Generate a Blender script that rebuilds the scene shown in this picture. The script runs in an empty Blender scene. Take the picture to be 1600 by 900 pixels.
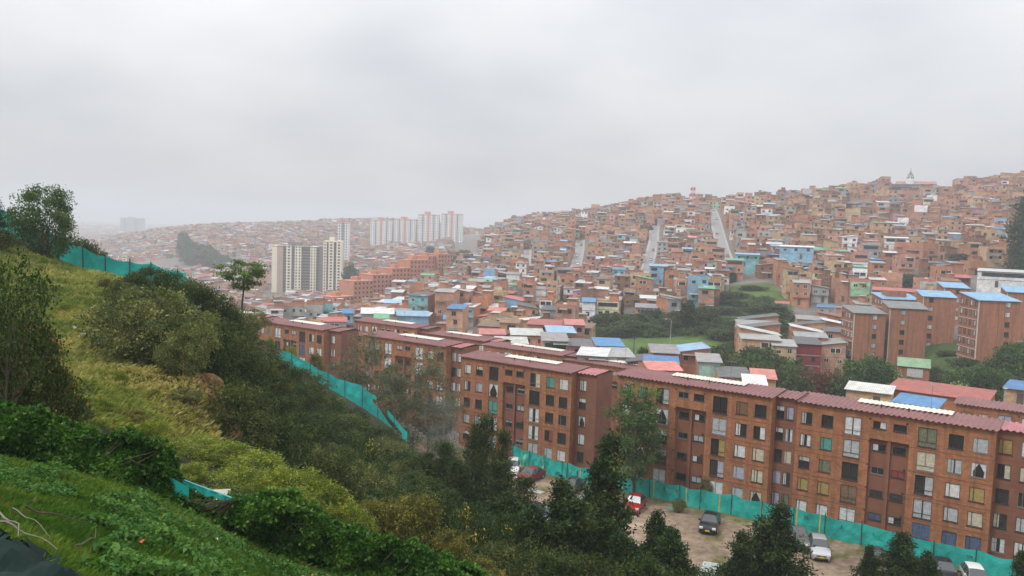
import bpy, math, random, time
import numpy as np
T0 = time.time()
R = random.Random(7)
RN = np.random.default_rng(11)
S = bpy.context.scene
COL = S.collection

# ------------------------------------------------------------------ camera model (world origin = the lens)
F_, PITCH, ROLL = 1272.15, 0.0731, 0.03465
CR, SR, CP, SP = math.cos(ROLL), math.sin(ROLL), math.cos(PITCH), math.sin(PITCH)

def ray(px, py):
    u, v = px - 800, py - 450
    X, Y = u*CR + v*SR, -u*SR + v*CR
    x, up = X/F_, -Y/F_
    return np.array([x, CP + up*SP, -SP + up*CP])

def P(px, py, d):
    D = ray(px, py)
    return D/D[1]*d

def proj(x, y, z):
    fw = y*CP - z*SP
    up = y*SP + z*CP
    X, Y = x/fw*F_, -up/fw*F_
    return 800 + X*CR - Y*SR, 450 + X*SR + Y*CR

cam = bpy.data.cameras.new('camera')
cam.lens = F_/1600*36; cam.sensor_width = 36; cam.clip_start = 0.1; cam.clip_end = 30000
camo = bpy.data.objects.new('camera', cam); COL.objects.link(camo)
from mathutils import Matrix, Vector
right = Vector((CR, SR*SP, SR*CP)); upv = Vector((-SR, CR*SP, CR*CP)); fwd = Vector((0, CP, -SP))
camo.matrix_world = Matrix(((right.x, upv.x, -fwd.x, 0), (right.y, upv.y, -fwd.y, 0), (right.z, upv.z, -fwd.z, 0), (0, 0, 0, 1)))
S.camera = camo

# ------------------------------------------------------------------ object helpers
def tag(o, label=None, cat=None, group=None, kind=None):
    if label: o['label'] = label
    if cat: o['category'] = cat
    if group: o['group'] = group
    if kind: o['kind'] = kind
    return o

def empty(name, loc, rz=0.0, sc=None):
    o = bpy.data.objects.new(name, None); COL.objects.link(o)
    o.location = loc; o.rotation_euler = (0, 0, rz); o.empty_display_size = .2
    if sc: o.scale = (sc, sc, sc) if not hasattr(sc, '__len__') else sc
    return o

def link(name, me, parent=None, loc=None, rz=None, sc=None):
    o = bpy.data.objects.new(name, me); COL.objects.link(o)
    if parent: o.parent = parent
    if loc is not None: o.location = loc
    if rz is not None: o.rotation_euler = (0, 0, rz)
    if sc is not None: o.scale = sc
    return o

def copy_tree(o, parent=None):
    c = o.copy(); COL.objects.link(c); c.parent = parent
    for ch in list(o.children): copy_tree(ch, c)
    return c

class MB:
    """collects faces with a material index and a colour per face; build() links ONE mesh object"""
    def __init__(s): s.v = []; s.f = []; s.m = []; s.c = []
    def face(s, pts, m=0, c=(1, 1, 1)):
        n = len(s.v); s.v += [tuple(p) for p in pts]
        s.f.append(tuple(range(n, n+len(pts)))); s.m.append(m); s.c.append(c)
    def box(s, x0, x1, y0, y1, z0, z1, m=0, c=(1, 1, 1), bottom=True):
        n = len(s.v)
        s.v += [(x0,y0,z0),(x1,y0,z0),(x1,y1,z0),(x0,y1,z0),(x0,y0,z1),(x1,y0,z1),(x1,y1,z1),(x0,y1,z1)]
        fs = [(0,1,5,4),(1,2,6,5),(2,3,7,6),(3,0,4,7),(4,5,6,7)] + ([(3,2,1,0)] if bottom else [])
        for f in fs: s.f.append(tuple(n+i for i in f)); s.m.append(m); s.c.append(c)
    def tube(s, pts, r, n=6, m=0, c=(1, 1, 1), cap=True):
        """tapered tube along pts; r one radius or a list"""
        pts = [Vector(p) for p in pts]
        rs = r if hasattr(r, '__len__') else [r]*len(pts)
        base = len(s.v)
        for i, p in enumerate(pts):
            a = pts[max(i-1, 0)]; b = pts[min(i+1, len(pts)-1)]
            t = (b-a).normalized() if (b-a).length > 1e-9 else Vector((0,0,1))
            u = t.cross(Vector((0,0,1))) if abs(t.z) < .95 else t.cross(Vector((1,0,0)))
            u.normalize(); w = t.cross(u)
            for k in range(n):
                q = 2*math.pi*k/n
                s.v.append(tuple(p + u*(rs[i]*math.cos(q)) + w*(rs[i]*math.sin(q))))
        for i in range(len(pts)-1):
            for k in range(n):
                a = base+i*n+k; b = base+i*n+(k+1) % n
                s.f.append((a, b, b+n, a+n)); s.m.append(m); s.c.append(c)
        if cap:
            s.f.append(tuple(base+k for k in range(n))[::-1]); s.m.append(m); s.c.append(c)
            e = base+(len(pts)-1)*n
            s.f.append(tuple(e+k for k in range(n))); s.m.append(m); s.c.append(c)
    def mesh(s, name, mats, smooth=False):
        me = bpy.data.meshes.new(name)
        me.from_pydata(s.v, [], s.f)
        for m in mats: me.materials.append(m)
        me.polygons.foreach_set('material_index', s.m)
        if smooth: me.polygons.foreach_set('use_smooth', [True]*len(s.f))
        a = me.attributes.new('col', 'FLOAT_COLOR', 'FACE')
        arr = np.ones((len(s.f), 4), np.float32); arr[:, :3] = np.array(s.c, np.float32).reshape(-1, 3)
        a.data.foreach_set('color', arr.ravel())
        me.update()
        return me
    def build(s, name, mats, parent=None, loc=None, rz=None, smooth=False):
        return link(name, s.mesh(name, mats, smooth), parent, loc, rz)

def quadmesh(name, verts, nper, mats, attr=None, smooth=False, midx=None):
    """verts: (N*nper,3) numpy, faces = consecutive runs of nper; attr: name -> (N,) floats"""
    me = bpy.data.meshes.new(name)
    nv = len(verts); nf = nv//nper
    me.vertices.add(nv); me.loops.add(nv); me.polygons.add(nf)
    me.vertices.foreach_set('co', np.ascontiguousarray(verts, np.float32).ravel())
    me.loops.foreach_set('vertex_index', np.arange(nv, dtype=np.int32))
    me.polygons.foreach_set('loop_start', np.arange(0, nv, nper, dtype=np.int32))
    me.polygons.foreach_set('loop_total', np.full(nf, nper, np.int32))
    for m in mats: me.materials.append(m)
    if midx is not None: me.polygons.foreach_set('material_index', midx.astype(np.int32))
    if smooth: me.polygons.foreach_set('use_smooth', np.ones(nf, bool))
    for k, a in (attr or {}).items():
        at = me.attributes.new(k, 'FLOAT', 'FACE'); at.data.foreach_set('value', a.astype(np.float32))
    me.update(calc_edges=True); me.validate()
    return me

# ------------------------------------------------------------------ materials
def srgb(r, g, b):
    f = lambda c: c/12.92 if c <= .04045 else ((c+.055)/1.055)**2.4
    return (f(r/255), f(g/255), f(b/255))

def new_mat(name):
    m = bpy.data.materials.new(name); m.use_nodes = True
    nt = m.node_tree; nt.nodes.clear()
    out = nt.nodes.new('ShaderNodeOutputMaterial'); b = nt.nodes.new('ShaderNodeBsdfPrincipled')
    nt.links.new(b.outputs[0], out.inputs[0])
    return m, nt, b, out

def nd(nt, t, **kw):
    n = nt.nodes.new(t)
    for k, v in kw.items():
        if k in n.inputs.keys() if hasattr(n.inputs, 'keys') else False: n.inputs[k].default_value = v
        else: setattr(n, k, v)
    return n

def mixc(nt, a, b, fac, blend='MIX'):
    n = nt.nodes.new('ShaderNodeMix'); n.data_type = 'RGBA'; n.blend_type = blend
    for i, x in ((0, fac), (6, a), (7, b)):
        if hasattr(x, 'links'): nt.links.new(x, n.inputs[i])
        else: n.inputs[i].default_value = x if i == 0 else (*x, 1)
    return n.outputs[2]

def noise(nt, scale, detail=4, vec=None, rough=.55):
    n = nt.nodes.new('ShaderNodeTexNoise'); n.inputs['Scale'].default_value = scale
    n.inputs['Detail'].default_value = detail; n.inputs['Roughness'].default_value = rough
    if vec is not None: nt.links.new(vec, n.inputs['Vector'])
    return n.outputs[0]

def ramp(nt, x, *stops):
    n = nt.nodes.new('ShaderNodeValToRGB'); nt.links.new(x, n.inputs[0])
    e = n.color_ramp.elements
    while len(e) < len(stops): e.new(.5)
    for i, (p, c) in enumerate(stops):
        e[i].position = p; e[i].color = (*c, 1) if hasattr(c, '__len__') else (c, c, c, 1)
    return n.outputs[0]

def objco(nt): return nt.nodes.new('ShaderNodeTexCoord').outputs['Object']

def worldco(nt): return nt.nodes.new('ShaderNodeNewGeometry').outputs['Position']

def simple(name, col, rough=.6, metal=0, var=.15, scale=6, spec=.5, world=False):
    m, nt, b, out = new_mat(name)
    n = noise(nt, scale, 4, worldco(nt) if world else objco(nt))
    lo = tuple(c*(1-var) for c in col); hi = tuple(min(1, c*(1+var)) for c in col)
    nt.links.new(ramp(nt, n, (.3, lo), (.7, hi)), b.inputs['Base Color'])
    b.inputs['Roughness'].default_value = rough; b.inputs['Metallic'].default_value = metal
    b.inputs['Specular IOR Level'].default_value = spec
    return m

def attr(nt, name, out='Color'):
    n = nt.nodes.new('ShaderNodeAttribute'); n.attribute_name = name
    return n.outputs[out]

# ------------------------------------------------------------------ render settings, sky, sun
S.render.engine = 'CYCLES'
c = S.cycles
c.max_bounces = 6; c.diffuse_bounces = 3; c.glossy_bounces = 2; c.transmission_bounces = 2
c.transparent_max_bounces = 8; c.volume_bounces = 1; c.caustics_reflective = False; c.caustics_refractive = False
c.use_denoising = True
S.view_settings.view_transform = 'Standard'; S.view_settings.look = 'None'
S.view_settings.exposure = 0.07; S.view_settings.gamma = 1

SUN_EL, SUN_AZ = math.radians(52), math.radians(-125)       # azimuth from +Y towards +X
w = bpy.data.worlds.new('World'); S.world = w; w.use_nodes = True
nt = w.node_tree; nt.nodes.clear()
out = nt.nodes.new('ShaderNodeOutputWorld'); bg = nt.nodes.new('ShaderNodeBackground')
bg.inputs[1].default_value = .1
nt.links.new(bg.outputs[0], out.inputs[0])
sky = nt.nodes.new('ShaderNodeTexSky'); sky.sky_type = 'NISHITA'; sky.sun_disc = False
sky.sun_elevation = SUN_EL; sky.sun_rotation = SUN_AZ; sky.air_density = 1; sky.dust_density = 3
tc = nt.nodes.new('ShaderNodeTexCoord')
sep = nt.nodes.new('ShaderNodeSeparateXYZ'); nt.links.new(tc.outputs['Generated'], sep.inputs[0])
def m_(op, a, b=None, clamp=False):
    n = nt.nodes.new('ShaderNodeMath'); n.operation = op; n.use_clamp = clamp
    for i, x in enumerate((a, b)):
        if x is None: continue
        if hasattr(x, 'links'): nt.links.new(x, n.inputs[i])
        else: n.inputs[i].default_value = x
    return n.outputs[0]
# overcast: the cloud deck is a flat layer overhead, brighter towards the zenith
zc = m_('MAXIMUM', sep.outputs[2], .0)
hgt = m_('ADD', zc, .32)
comb = nt.nodes.new('ShaderNodeCombineXYZ')
nt.links.new(m_('DIVIDE', sep.outputs[0], hgt), comb.inputs[0]); nt.links.new(m_('DIVIDE', sep.outputs[1], hgt), comb.inputs[1])
comb.inputs[2].default_value = 3.1
n1 = noise(nt, .75, 3, comb.outputs[0], .45); n2 = noise(nt, 2.2, 3, comb.outputs[0], .5)
cl = m_('ADD', m_('MULTIPLY', n1, .75), m_('MULTIPLY', n2, .25))
cl = m_('ADD', m_('MULTIPLY', m_('SUBTRACT', cl, .5), 1.25), 1.0)
grad = m_('ADD', 6.05, m_('MULTIPLY', zc, 13.8))
lum = m_('MULTIPLY', grad, cl)
tint = ramp(nt, cl, (.80, (.92, .95, 1.015)), (1.15, (.97, .98, 1.005)))
v = nt.nodes.new('ShaderNodeVectorMath'); v.operation = 'SCALE'
nt.links.new(tint, v.inputs[0]); nt.links.new(lum, v.inputs[3])
up = m_('GREATER_THAN', sep.outputs[2], -.02)
oc = mixc(nt, (.9, .95, .85), v.outputs[0], up)
nt.links.new(mixc(nt, oc, sky.outputs[0], .06), bg.inputs[0])

sun = bpy.data.lights.new('sun', 'SUN'); sun.energy = 1.5; sun.angle = math.radians(11); sun.color = (1, .965, .9)
suno = bpy.data.objects.new('sun', sun); COL.objects.link(suno)
sd = Vector((math.sin(SUN_AZ)*math.cos(SUN_EL), math.cos(SUN_AZ)*math.cos(SUN_EL), math.sin(SUN_EL)))
suno.rotation_euler = sd.to_track_quat('Z', 'Y').to_euler()
suno.location = (0, 0, 90)

# ------------------------------------------------------------------ terrain: a thin-plate surface through measured ground points (px, py, d)
GP = [  # near slope
 (-300,760,8),(0,880,6.5),(200,900,9),(500,1000,9),(1100,1200,9),(1700,1250,9),
 (0,745,14),(250,800,15.5),(450,925,16),(750,1010,16),(1100,1080,17),(1600,1130,17),
 (-300,600,17),(0,712,18.5),(250,772,19.5),(400,846,20.5),(738,940,21),(1100,1000,22),(1600,1050,24),
 (0,690,24),(200,700,26),(330,745,28),(500,815,28),(700,905,30),
 # grass hill and its ridge
 (-200,520,40),(0,600,30),(130,645,28),(60,470,50),(0,365,70),(-200,300,70),(60,392,69),(130,425,68),(200,440,68),(285,452,66),
 (100,520,43),(200,500,47),(190,575,38),(270,575,41),(300,592,38),(312,600,38),
 (347,690,36),(352,660,39),(300,690,33),(360,700,34),
 (-200,370,90),(0,420,95),(130,450,85),(285,480,80),
 # dark thicket slope
 (380,530,66),(330,500,62),(372,492,80),(400,570,72),(430,560,94),(520,610,95),(630,680,95),
 (420,690,50),(500,660,68),(600,720,70),(560,780,50),(480,760,42),(650,800,52),(700,770,66),(760,820,62),(640,850,40),(850,930,48),(1000,960,46),
 (1200,950,50),(1600,960,50),(1900,930,55),
 (800,800,76),(900,850,74),(1100,895,71),(1300,920,69),(1600,960,68),
]
def add_lot(px, d, z): GPZ.append((*(ray(px, 700)/ray(px, 700)[1])[[0]]*d, d, z))
GPZ = []   # (x, y, z) given directly
for x, y, z in [(-7,113,-31.2),(13,95,-30.2),(31,83.5,-30.2),(46,73,-30.1),(60,62,-30),(-8,100,-31),(4,90,-30.6),(20,82,-30.2),(35,72,-30.2),
                (-24,135,-32),(-47,152,-32.5),(-70,165,-33),(-10,150,-35),(10,140,-36),(40,120,-35),(70,100,-33),(100,95,-31),
                (-40,190,-37),(-12,185,-37.5),(15,165,-37)]: GPZ.append((x, y, z))
for yy in (.7, 1.6, 3, 5):
    for bb in (-1.35, -.9, -.4, 0, .4, .9, 1.45):
        GPZ.append((bb*yy, yy, -1.75-.16*yy-.13*yy*(bb+.6)-.012*yy*yy))
GPD = [  # valley, hills (px, d, z)
 (900,165,-35),(1100,160,-34.5),(1300,140,-34),(1500,130,-33.5),(1700,130,-32),
 (960,215,-31),(1000,215,-30.8),(1100,215,-30.5),(1050,190,-30.6),(1050,245,-30),(970,190,-31.2),(1110,190,-30.6),(1180,240,-28),(1170,290,-20.5),(1250,215,-33.5),(1340,203,-34.4),(1400,170,-32.5),(1510,188,-28),(1600,190,-27),(1750,190,-24),
 (1000,300,-29),(900,300,-30),(800,270,-31),(700,235,-31),(600,260,-36),(520,260,-42),(400,260,-50),(250,240,-50),(100,200,-48),(-200,150,-35),
 (1300,270,-24),(1300,340,-14),(1400,300,-17),(1500,300,-14),(1600,330,-8),(1750,330,-2),(1500,420,2),(1500,500,20),(1500,560,34),(1600,560,41),(1800,560,46),(1420,585,39),
 (1300,450,6),(1300,530,20),(1300,600,29),(1200,400,-8),(1200,500,12),(1200,600,23),
 (1000,420,-21),(1000,540,-2),(1000,620,14),(1000,690,21),(1150,640,22),(900,430,-23),(900,560,-9),(900,680,6),(900,760,11),
 (800,380,-28),(800,560,-17),(800,700,-5),(800,800,3),(700,480,-32),(620,440,-42),(520,400,-50),(705,640,-31),
 (650,1000,-27),(725,980,-20),(580,1020,-29),(650,760,-36),(535,780,-48),(430,660,-60),(530,660,-58),(400,500,-57),(400,420,-55),(270,500,-57),(100,500,-58),
 (300,900,-44),(270,700,-53),(400,900,-42),(180,1300,-42),(240,1300,-29),(300,1300,-20),(450,1300,-10),(560,1300,-1),(650,1300,0),(750,1300,-12),(180,1600,-54),(180,1100,-55),(100,900,-58),
 (300,2200,-50),(560,2200,-45),(800,1500,-30),(150,3000,-52),(0,1500,-58),(0,6500,-52),(800,6500,-52),(1600,6500,-52),(1000,1200,-10),(1300,900,10),(1500,900,15),(1700,900,20),(1300,1600,-40),(1700,1600,-40),
 (2100,60,-28),(2100,200,-20),(2100,500,25),(2100,900,20),(-500,60,6),(-500,150,-20),(-500,500,-50),(-500,1500,-56),(-500,20,-1),(2100,20,-11),
]
pts = [P(a, b, d) for a, b, d in GP] + [np.array(p) for p in GPZ]
for px, d, z in GPD: pts.append(np.array([(px-800)/F_*d, d, z]))
pts = np.array(pts, float)
def qco(x, y): return np.stack([x/np.maximum(y, .5)*2.6, np.log(np.maximum(y, .5))], -1)
qc = qco(pts[:, 0], pts[:, 1])
def phi(r2): return np.where(r2 > 1e-12, r2*np.log(r2+1e-30)*.5, 0)
zs = pts[:, 2]
n_ = len(pts)
A = phi(((qc[:, None]-qc[None])**2).sum(-1)) + np.eye(n_)*2e-3
Pm = np.concatenate([np.ones((n_, 1)), qc], 1)
M_ = np.zeros((n_+3, n_+3)); M_[:n_, :n_] = A; M_[:n_, n_:] = Pm; M_[n_:, :n_] = Pm.T
sol = np.linalg.solve(M_, np.concatenate([zs, np.zeros(3)]))
def vnoise(x, y, seed=0):
    """smooth value noise in -1..1"""
    xi, yi = np.floor(x).astype(np.int64), np.floor(y).astype(np.int64); fx, fy = x-xi, y-yi
    fx = fx*fx*(3-2*fx); fy = fy*fy*(3-2*fy)
    def h(a, b):
        n = (a*374761393 + b*668265263 + seed*982451653) & 0x7fffffff
        n = ((n ^ (n >> 13))*1274126177) & 0x7fffffff
        return (n ^ (n >> 16)) % 65536/32768.0-1
    return (h(xi, yi)*(1-fx)+h(xi+1, yi)*fx)*(1-fy)+(h(xi, yi+1)*(1-fx)+h(xi+1, yi+1)*fx)*fy
def fbm(x, y, o=4, seed=0):
    s = 0; a = 1
    for k in range(o): s = s+a*vnoise(x*2**k, y*2**k, seed+k); a *= .5
    return s
# facade line of the near apartment blocks
TH = 0.6174
DX, DY = math.cos(TH), -math.sin(TH)          # along the facade, to the right
NX, NY = -math.sin(TH), -math.cos(TH)         # out of the facade, towards the camera
def H(x, y):
    x = np.asarray(x, float); y = np.asarray(y, float)
    shp = x.shape; x = x.ravel(); y = y.ravel()
    out = np.empty(len(x))
    for i in range(0, len(x), 20000):
        xs, ys = x[i:i+20000], y[i:i+20000]
        b = np.clip(xs/np.maximum(ys, .5), -1.35, 1.45); q = np.stack([b*2.6, np.log(np.maximum(ys, .5))], -1)
        r2 = ((q[:, None]-qc[None])**2).sum(-1)
        z = phi(r2)@sol[:n_] + sol[n_] + q@sol[n_+1:]
        # bumps that belong to the natural ground only
        nat = np.clip((92-ys-np.maximum(xs, 0)*.25)/10, 0, 1)
        z = z + nat*(fbm(xs/2.6, ys/2.6, 4, 3)*.10+fbm(xs/7, ys/7, 2, 9)*.22+np.where((ys > 26) & (xs < -8), fbm(xs/1.3, ys/1.7, 3, 77)*.17, 0))*np.clip(ys/22, .12, 1)
        # the levelled parking ground in front of the blocks
        s = (xs-30.8)*NX+(ys-86.4)*NY; al = (xs-30.8)*DX+(ys-86.4)*DY
        wl = np.clip((s+1)/1.5, 0, 1)*np.clip((20.5-s)/3, 0, 1)*np.clip((al+50)/6, 0, 1)
        z = z*(1-wl)+(-30.15-np.clip(-al, 0, 60)*.022)*wl
        out[i:i+20000] = z
    return out.reshape(shp)
def hz(x, y): return float(H(np.array([x]), np.array([y]))[0])
def G(px, d, py=None):
    """ground point seen in image column px (at row py) and depth d"""
    if py is None:
        x = (px-800)/F_*d; z = hz(x, d)
        for _ in range(3):
            qx, qy = proj(x, d, z); x += (px-qx)/F_*d; z = hz(x, d)
        return np.array([x, d, z])
    p = P(px, py, d); return np.array([p[0], d, hz(p[0], d)])

# ------------------------------------------------------------------ ground sheet
def inpoly(px, py, poly):
    px = np.asarray(px, float); py = np.asarray(py, float); r = np.zeros(px.shape, bool); n = len(poly)
    for i in range(n):
        x0, y0 = poly[i]; x1, y1 = poly[(i+1) % n]
        c_ = ((y0 > py) != (y1 > py)) & (px < (x1-x0)*(py-y0)/((y1-y0) if y1 != y0 else 1e-9)+x0)
        r ^= c_
    return r
HILL = [(-400,250),(0,345),(60,370),(130,420),(190,434),(205,480),(228,545),(300,583),(338,612),(342,690),(250,700),(130,660),(-100,700),(-400,700)]
LAWN = [(940,525),(1000,522),(1080,528),(1110,530),(1215,520),(1215,590),(940,590)]
LAWN2 = [(1135,440),(1185,428),(1240,470),(1235,540),(1150,530)]
LAWN3 = [(1270,560),(1320,540),(1520,530),(1640,540),(1640,650),(1380,650),(1270,640)]
STREETS = [  # bearing-lines that climb the hill: (px, d) lower end -> upper end, half width
 [(1003,385),(1010,430),(1018,500),(1019,560)], [(894,405),(898,450),(903,520),(904,570)],
 [(1136,385),(1126,430),(1116,500),(1110,560),(1106,620)], [(817,420),(819,480),(821,560)], [(538,600),(545,640),(552,700)],
]
ST_W = [1.9, 1.9, 2.2, 2.1, 2.8]
STXY = [[((px-800)/F_*d, d) for px, d in s] for s in STREETS]
def seg_dist(x, y, line):
    best = np.full(np.shape(x), 1e9)
    for (x0, y0), (x1, y1) in zip(line[:-1], line[1:]):
        dx, dy = x1-x0, y1-y0; t = np.clip(((x-x0)*dx+(y-y0)*dy)/(dx*dx+dy*dy), 0, 1)
        best = np.minimum(best, np.hypot(x-x0-t*dx, y-y0-t*dy))
    return best

def ground_sheet():
    bs = np.tan(np.linspace(math.atan(-1.35), math.atan(1.45), 420))
    ds = np.concatenate([np.geomspace(.7, 130, 330), np.geomspace(131.5, 900, 150), np.geomspace(915, 5600, 50)])
    B, D = np.meshgrid(bs, ds)
    X = (B*D).ravel(); Y = D.ravel(); Z = H(X, Y)
    nr, nc = B.shape
    idx = np.arange(nr*nc).reshape(nr, nc)
    f = np.stack([idx[:-1, :-1], idx[:-1, 1:], idx[1:, 1:], idx[1:, :-1]], -1).reshape(-1, 4)
    me = bpy.data.meshes.new('ground')
    me.vertices.add(len(X)); me.vertices.foreach_set('co', np.stack([X, Y, Z], -1).astype(np.float32).ravel())
    me.loops.add(f.size); me.polygons.add(len(f))
    me.loops.foreach_set('vertex_index', f.ravel().astype(np.int32))
    me.polygons.foreach_set('loop_start', np.arange(0, f.size, 4, dtype=np.int32)); me.polygons.foreach_set('loop_total', np.full(len(f), 4, np.int32))
    me.polygons.foreach_set('use_smooth', np.ones(len(f), bool))
    px, py = proj(X, Y, Z)
    s = (X-30.8)*NX+(Y-86.4)*NY; al = (X-30.8)*DX+(Y-86.4)*DY
    colr = np.zeros((len(X), 4), np.float32); colr[:, 3] = 1
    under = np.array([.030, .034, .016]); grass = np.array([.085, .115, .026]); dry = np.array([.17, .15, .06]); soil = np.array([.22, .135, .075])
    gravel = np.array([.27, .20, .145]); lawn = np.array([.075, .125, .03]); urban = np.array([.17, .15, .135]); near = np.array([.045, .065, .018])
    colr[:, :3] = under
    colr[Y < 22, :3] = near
    hill = inpoly(px, py, HILL) & (Y > 24) & (Y < 90)
    nz = fbm(X/3.1, Y/3.1, 4, 5)[:, None]*.5+.5
    colr[hill, :3] = (grass*(1-nz*.45)+dry*nz*.45)[hill]
    # bare soil where the bank is steep
    zz = Z.reshape(nr, nc); gx = np.zeros_like(zz); gx[:, 1:-1] = (zz[:, 2:]-zz[:, :-2])/np.maximum((X.reshape(nr, nc)[:, 2:]-X.reshape(nr, nc)[:, :-2]), .05)
    steep = (np.abs(gx.ravel()) > .75) & (Y > 28) & (Y < 60) & (px > 305) & (px < 400) & (py > 588) & (Y < 45)
    colr[steep, :3] = soil*.8
    hf = inpoly(px, py, [(215,608),(335,598),(348,700),(250,692)]) & (Y > 25) & (Y < 48)
    colr[hf, :3] = (soil*.55+dry*.25*nz)[hf]
    bank = inpoly(px, py, [(385,535),(415,530),(470,610),(420,620)]) & (Y > 60) & (Y < 100)
    colr[bank, :3] = soil
    lot = (s > -1) & (s < 20) & (al > -50) & (al < 80)
    gn = fbm(X/4, Y/4, 4, 21)[:, None]*.5+.5
    colr[lot, :3] = (gravel*(.8+.35*gn))[lot]
    fg = lot & ((s < 4.6+1.2*fbm(X/1.7, Y/1.7, 3, 8)) | (fbm(X/2.3, Y/2.3, 3, 31) > .62))
    colr[fg, :3] = np.array([.13, .12, .05])
    far = (Y > 105) & ~lot
    colr[far, :3] = urban
    k = inpoly(px, py, [(905,485),(1060,485),(1135,440),(1185,428),(1240,470),(1245,600),(1100,600),(905,600)]) & far & (Y < 320); colr[k, :3] = lawn*.62
    for L in (LAWN, LAWN2, LAWN3):
        k = inpoly(px, py, L) & far & (Y < 320); colr[k, :3] = lawn*(.55 if L is LAWN3 else 1)
    k = inpoly(px, py, [(1440,550),(1500,545),(1535,600),(1500,600),(1470,575)]) & far & (Y < 230)
    colr[k, :3] = lawn*.8
    farp = Y > 1700
    colr[farp, :3] = np.array([.16, .17, .15])
    me.attributes.new('gcol', 'FLOAT_COLOR', 'POINT').data.foreach_set('color', colr.ravel())
    me.update(calc_edges=True)
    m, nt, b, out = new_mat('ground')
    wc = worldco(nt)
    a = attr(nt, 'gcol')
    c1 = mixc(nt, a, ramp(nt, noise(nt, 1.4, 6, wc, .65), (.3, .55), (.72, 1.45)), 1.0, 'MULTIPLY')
    c2 = mixc(nt, c1, ramp(nt, noise(nt, .12, 5, wc, .6), (.3, .75), (.7, 1.25)), 1.0, 'MULTIPLY')
    nt.links.new(c2, b.inputs['Base Color']); b.inputs['Roughness'].default_value = .95; b.inputs['Specular IOR Level'].default_value = .15
    bp = nt.nodes.new('ShaderNodeBump'); bp.inputs['Strength'].default_value = .6; bp.inputs['Distance'].default_value = .06
    nt.links.new(noise(nt, 9, 5, wc, .7), bp.inputs['Height']); nt.links.new(bp.outputs[0], b.inputs['Normal'])
    me.materials.append(m)
    tag(link('ground', me), kind='structure')
ground_sheet()

# streets that climb the far hill: sheets a little above the ground with kerbs
m_street = simple('wet_asphalt', (.215, .215, .22), .5, 0, .12, .15, world=True)
m_kerb = simple('kerb_concrete', (.33, .32, .30), .8)
def street(line, hw):
    mb = MB(); pts = []
    for (x0, y0), (x1, y1) in zip(line[:-1], line[1:]):
        n = max(2, int(math.hypot(x1-x0, y1-y0)/5))
        pts += [(x0+(x1-x0)*i/n, y0+(y1-y0)*i/n) for i in range(n)]
    pts.append(line[-1])
    pts = np.array(pts); t = np.gradient(pts, axis=0); t /= np.linalg.norm(t, axis=1)[:, None]
    nrm = np.stack([t[:, 1], -t[:, 0]], -1)
    def row(o, dz):
        q = pts+nrm*o; return np.concatenate([q, (H(q[:, 0], q[:, 1])+dz)[:, None]], 1)
    zc_ = np.maximum(np.maximum(row(-hw, 0)[:, 2], row(hw, 0)[:, 2]), row(0, 0)[:, 2])+.25
    a, b_ = row(-hw, 0), row(hw, 0); a[:, 2] = zc_; b_[:, 2] = zc_
    for i in range(len(pts)-1): mb.face([a[i], a[i+1], b_[i+1], b_[i]][::-1], 0)
    for sg in (-1, 1):
        o1, o2 = (hw, hw+1.3) if sg > 0 else (-hw, -hw-1.3)
        q1, q2 = row(o1, 0), row(o2, 0); q1[:, 2] = zc_+.14; q2[:, 2] = zc_+.14
        q0 = q1.copy(); q0[:, 2] = zc_-.6
        q3 = q2.copy(); q3[:, 2] -= 3
        for i in range(len(pts)-1):
            mb.face([q1[i], q1[i+1], q2[i+1], q2[i]], 1); mb.face([q0[i], q0[i+1], q1[i+1], q1[i]], 1); mb.face([q2[i], q2[i+1], q3[i+1], q3[i]], 1)
    tag(mb.build('road', [m_street, m_kerb]), kind='structure')
for L, hw in zip(STXY, ST_W): street(L, hw)

# the raw earth face where the grassy hill breaks off
def earth_bank():
    rows_ = [(326,590,38.6,.30),(330,600,38.4,.42),(333,614,38.1,.50),(335,630,37.8,.52),(337,648,37.4,.55),(341,666,37.0,.62),(347,684,36.6,.72),(352,698,36.3,.85)]
    n, m = 40, 30; V = np.zeros((n+1, m+1, 3)); t = np.linspace(0, len(rows_)-1, n+1)
    arr = np.array([list(P(a, b_, d))+[w_] for a, b_, d, w_ in rows_])
    c_ = np.stack([np.interp(t, np.arange(len(rows_)), arr[:, k]) for k in range(4)], -1)
    for j in range(m+1):
        a = -math.pi*.62+math.pi*1.15*j/m
        nz = fbm(c_[:, 2]*2.3+j*.16, c_[:, 0]*1.1+j*.31, 4, 13)
        r = c_[:, 3]*(1+.38*nz)
        V[:, j] = np.stack([c_[:, 0]-.35+r*math.cos(a)*1.1, c_[:, 1]+.35+r*math.sin(a)*1.5, c_[:, 2]+.12*nz], -1)
    A = MB()
    for i in range(n):
        for j in range(m): A.face([V[i, j], V[i+1, j], V[i+1, j+1], V[i, j+1]])
    for j in range(m): A.face([V[0, j], V[0, j+1], (c_[0, 0]-.35, c_[0, 1]+.35, c_[0, 2]+.15)])
    mt, nt, b, out = new_mat('raw_earth'); wc = worldco(nt)
    mp = nt.nodes.new('ShaderNodeMapping'); mp.inputs['Scale'].default_value = (2.5, 2.5, .8); nt.links.new(wc, mp.inputs[0])
    nt.links.new(mixc(nt, ramp(nt, noise(nt, 1.2, 6, mp.outputs[0], .7), (.3, (.10, .058, .026)), (.7, (.30, .185, .085))), ramp(nt, noise(nt, 6, 5, wc, .7), (.3, .6), (.7, 1.25)), 1, 'MULTIPLY'), b.inputs['Base Color'])
    b.inputs['Roughness'].default_value = .95; b.inputs['Specular IOR Level'].default_value = .1
    tag(A.build('earth_bank', [mt]), kind='structure')
earth_bank()

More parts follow.
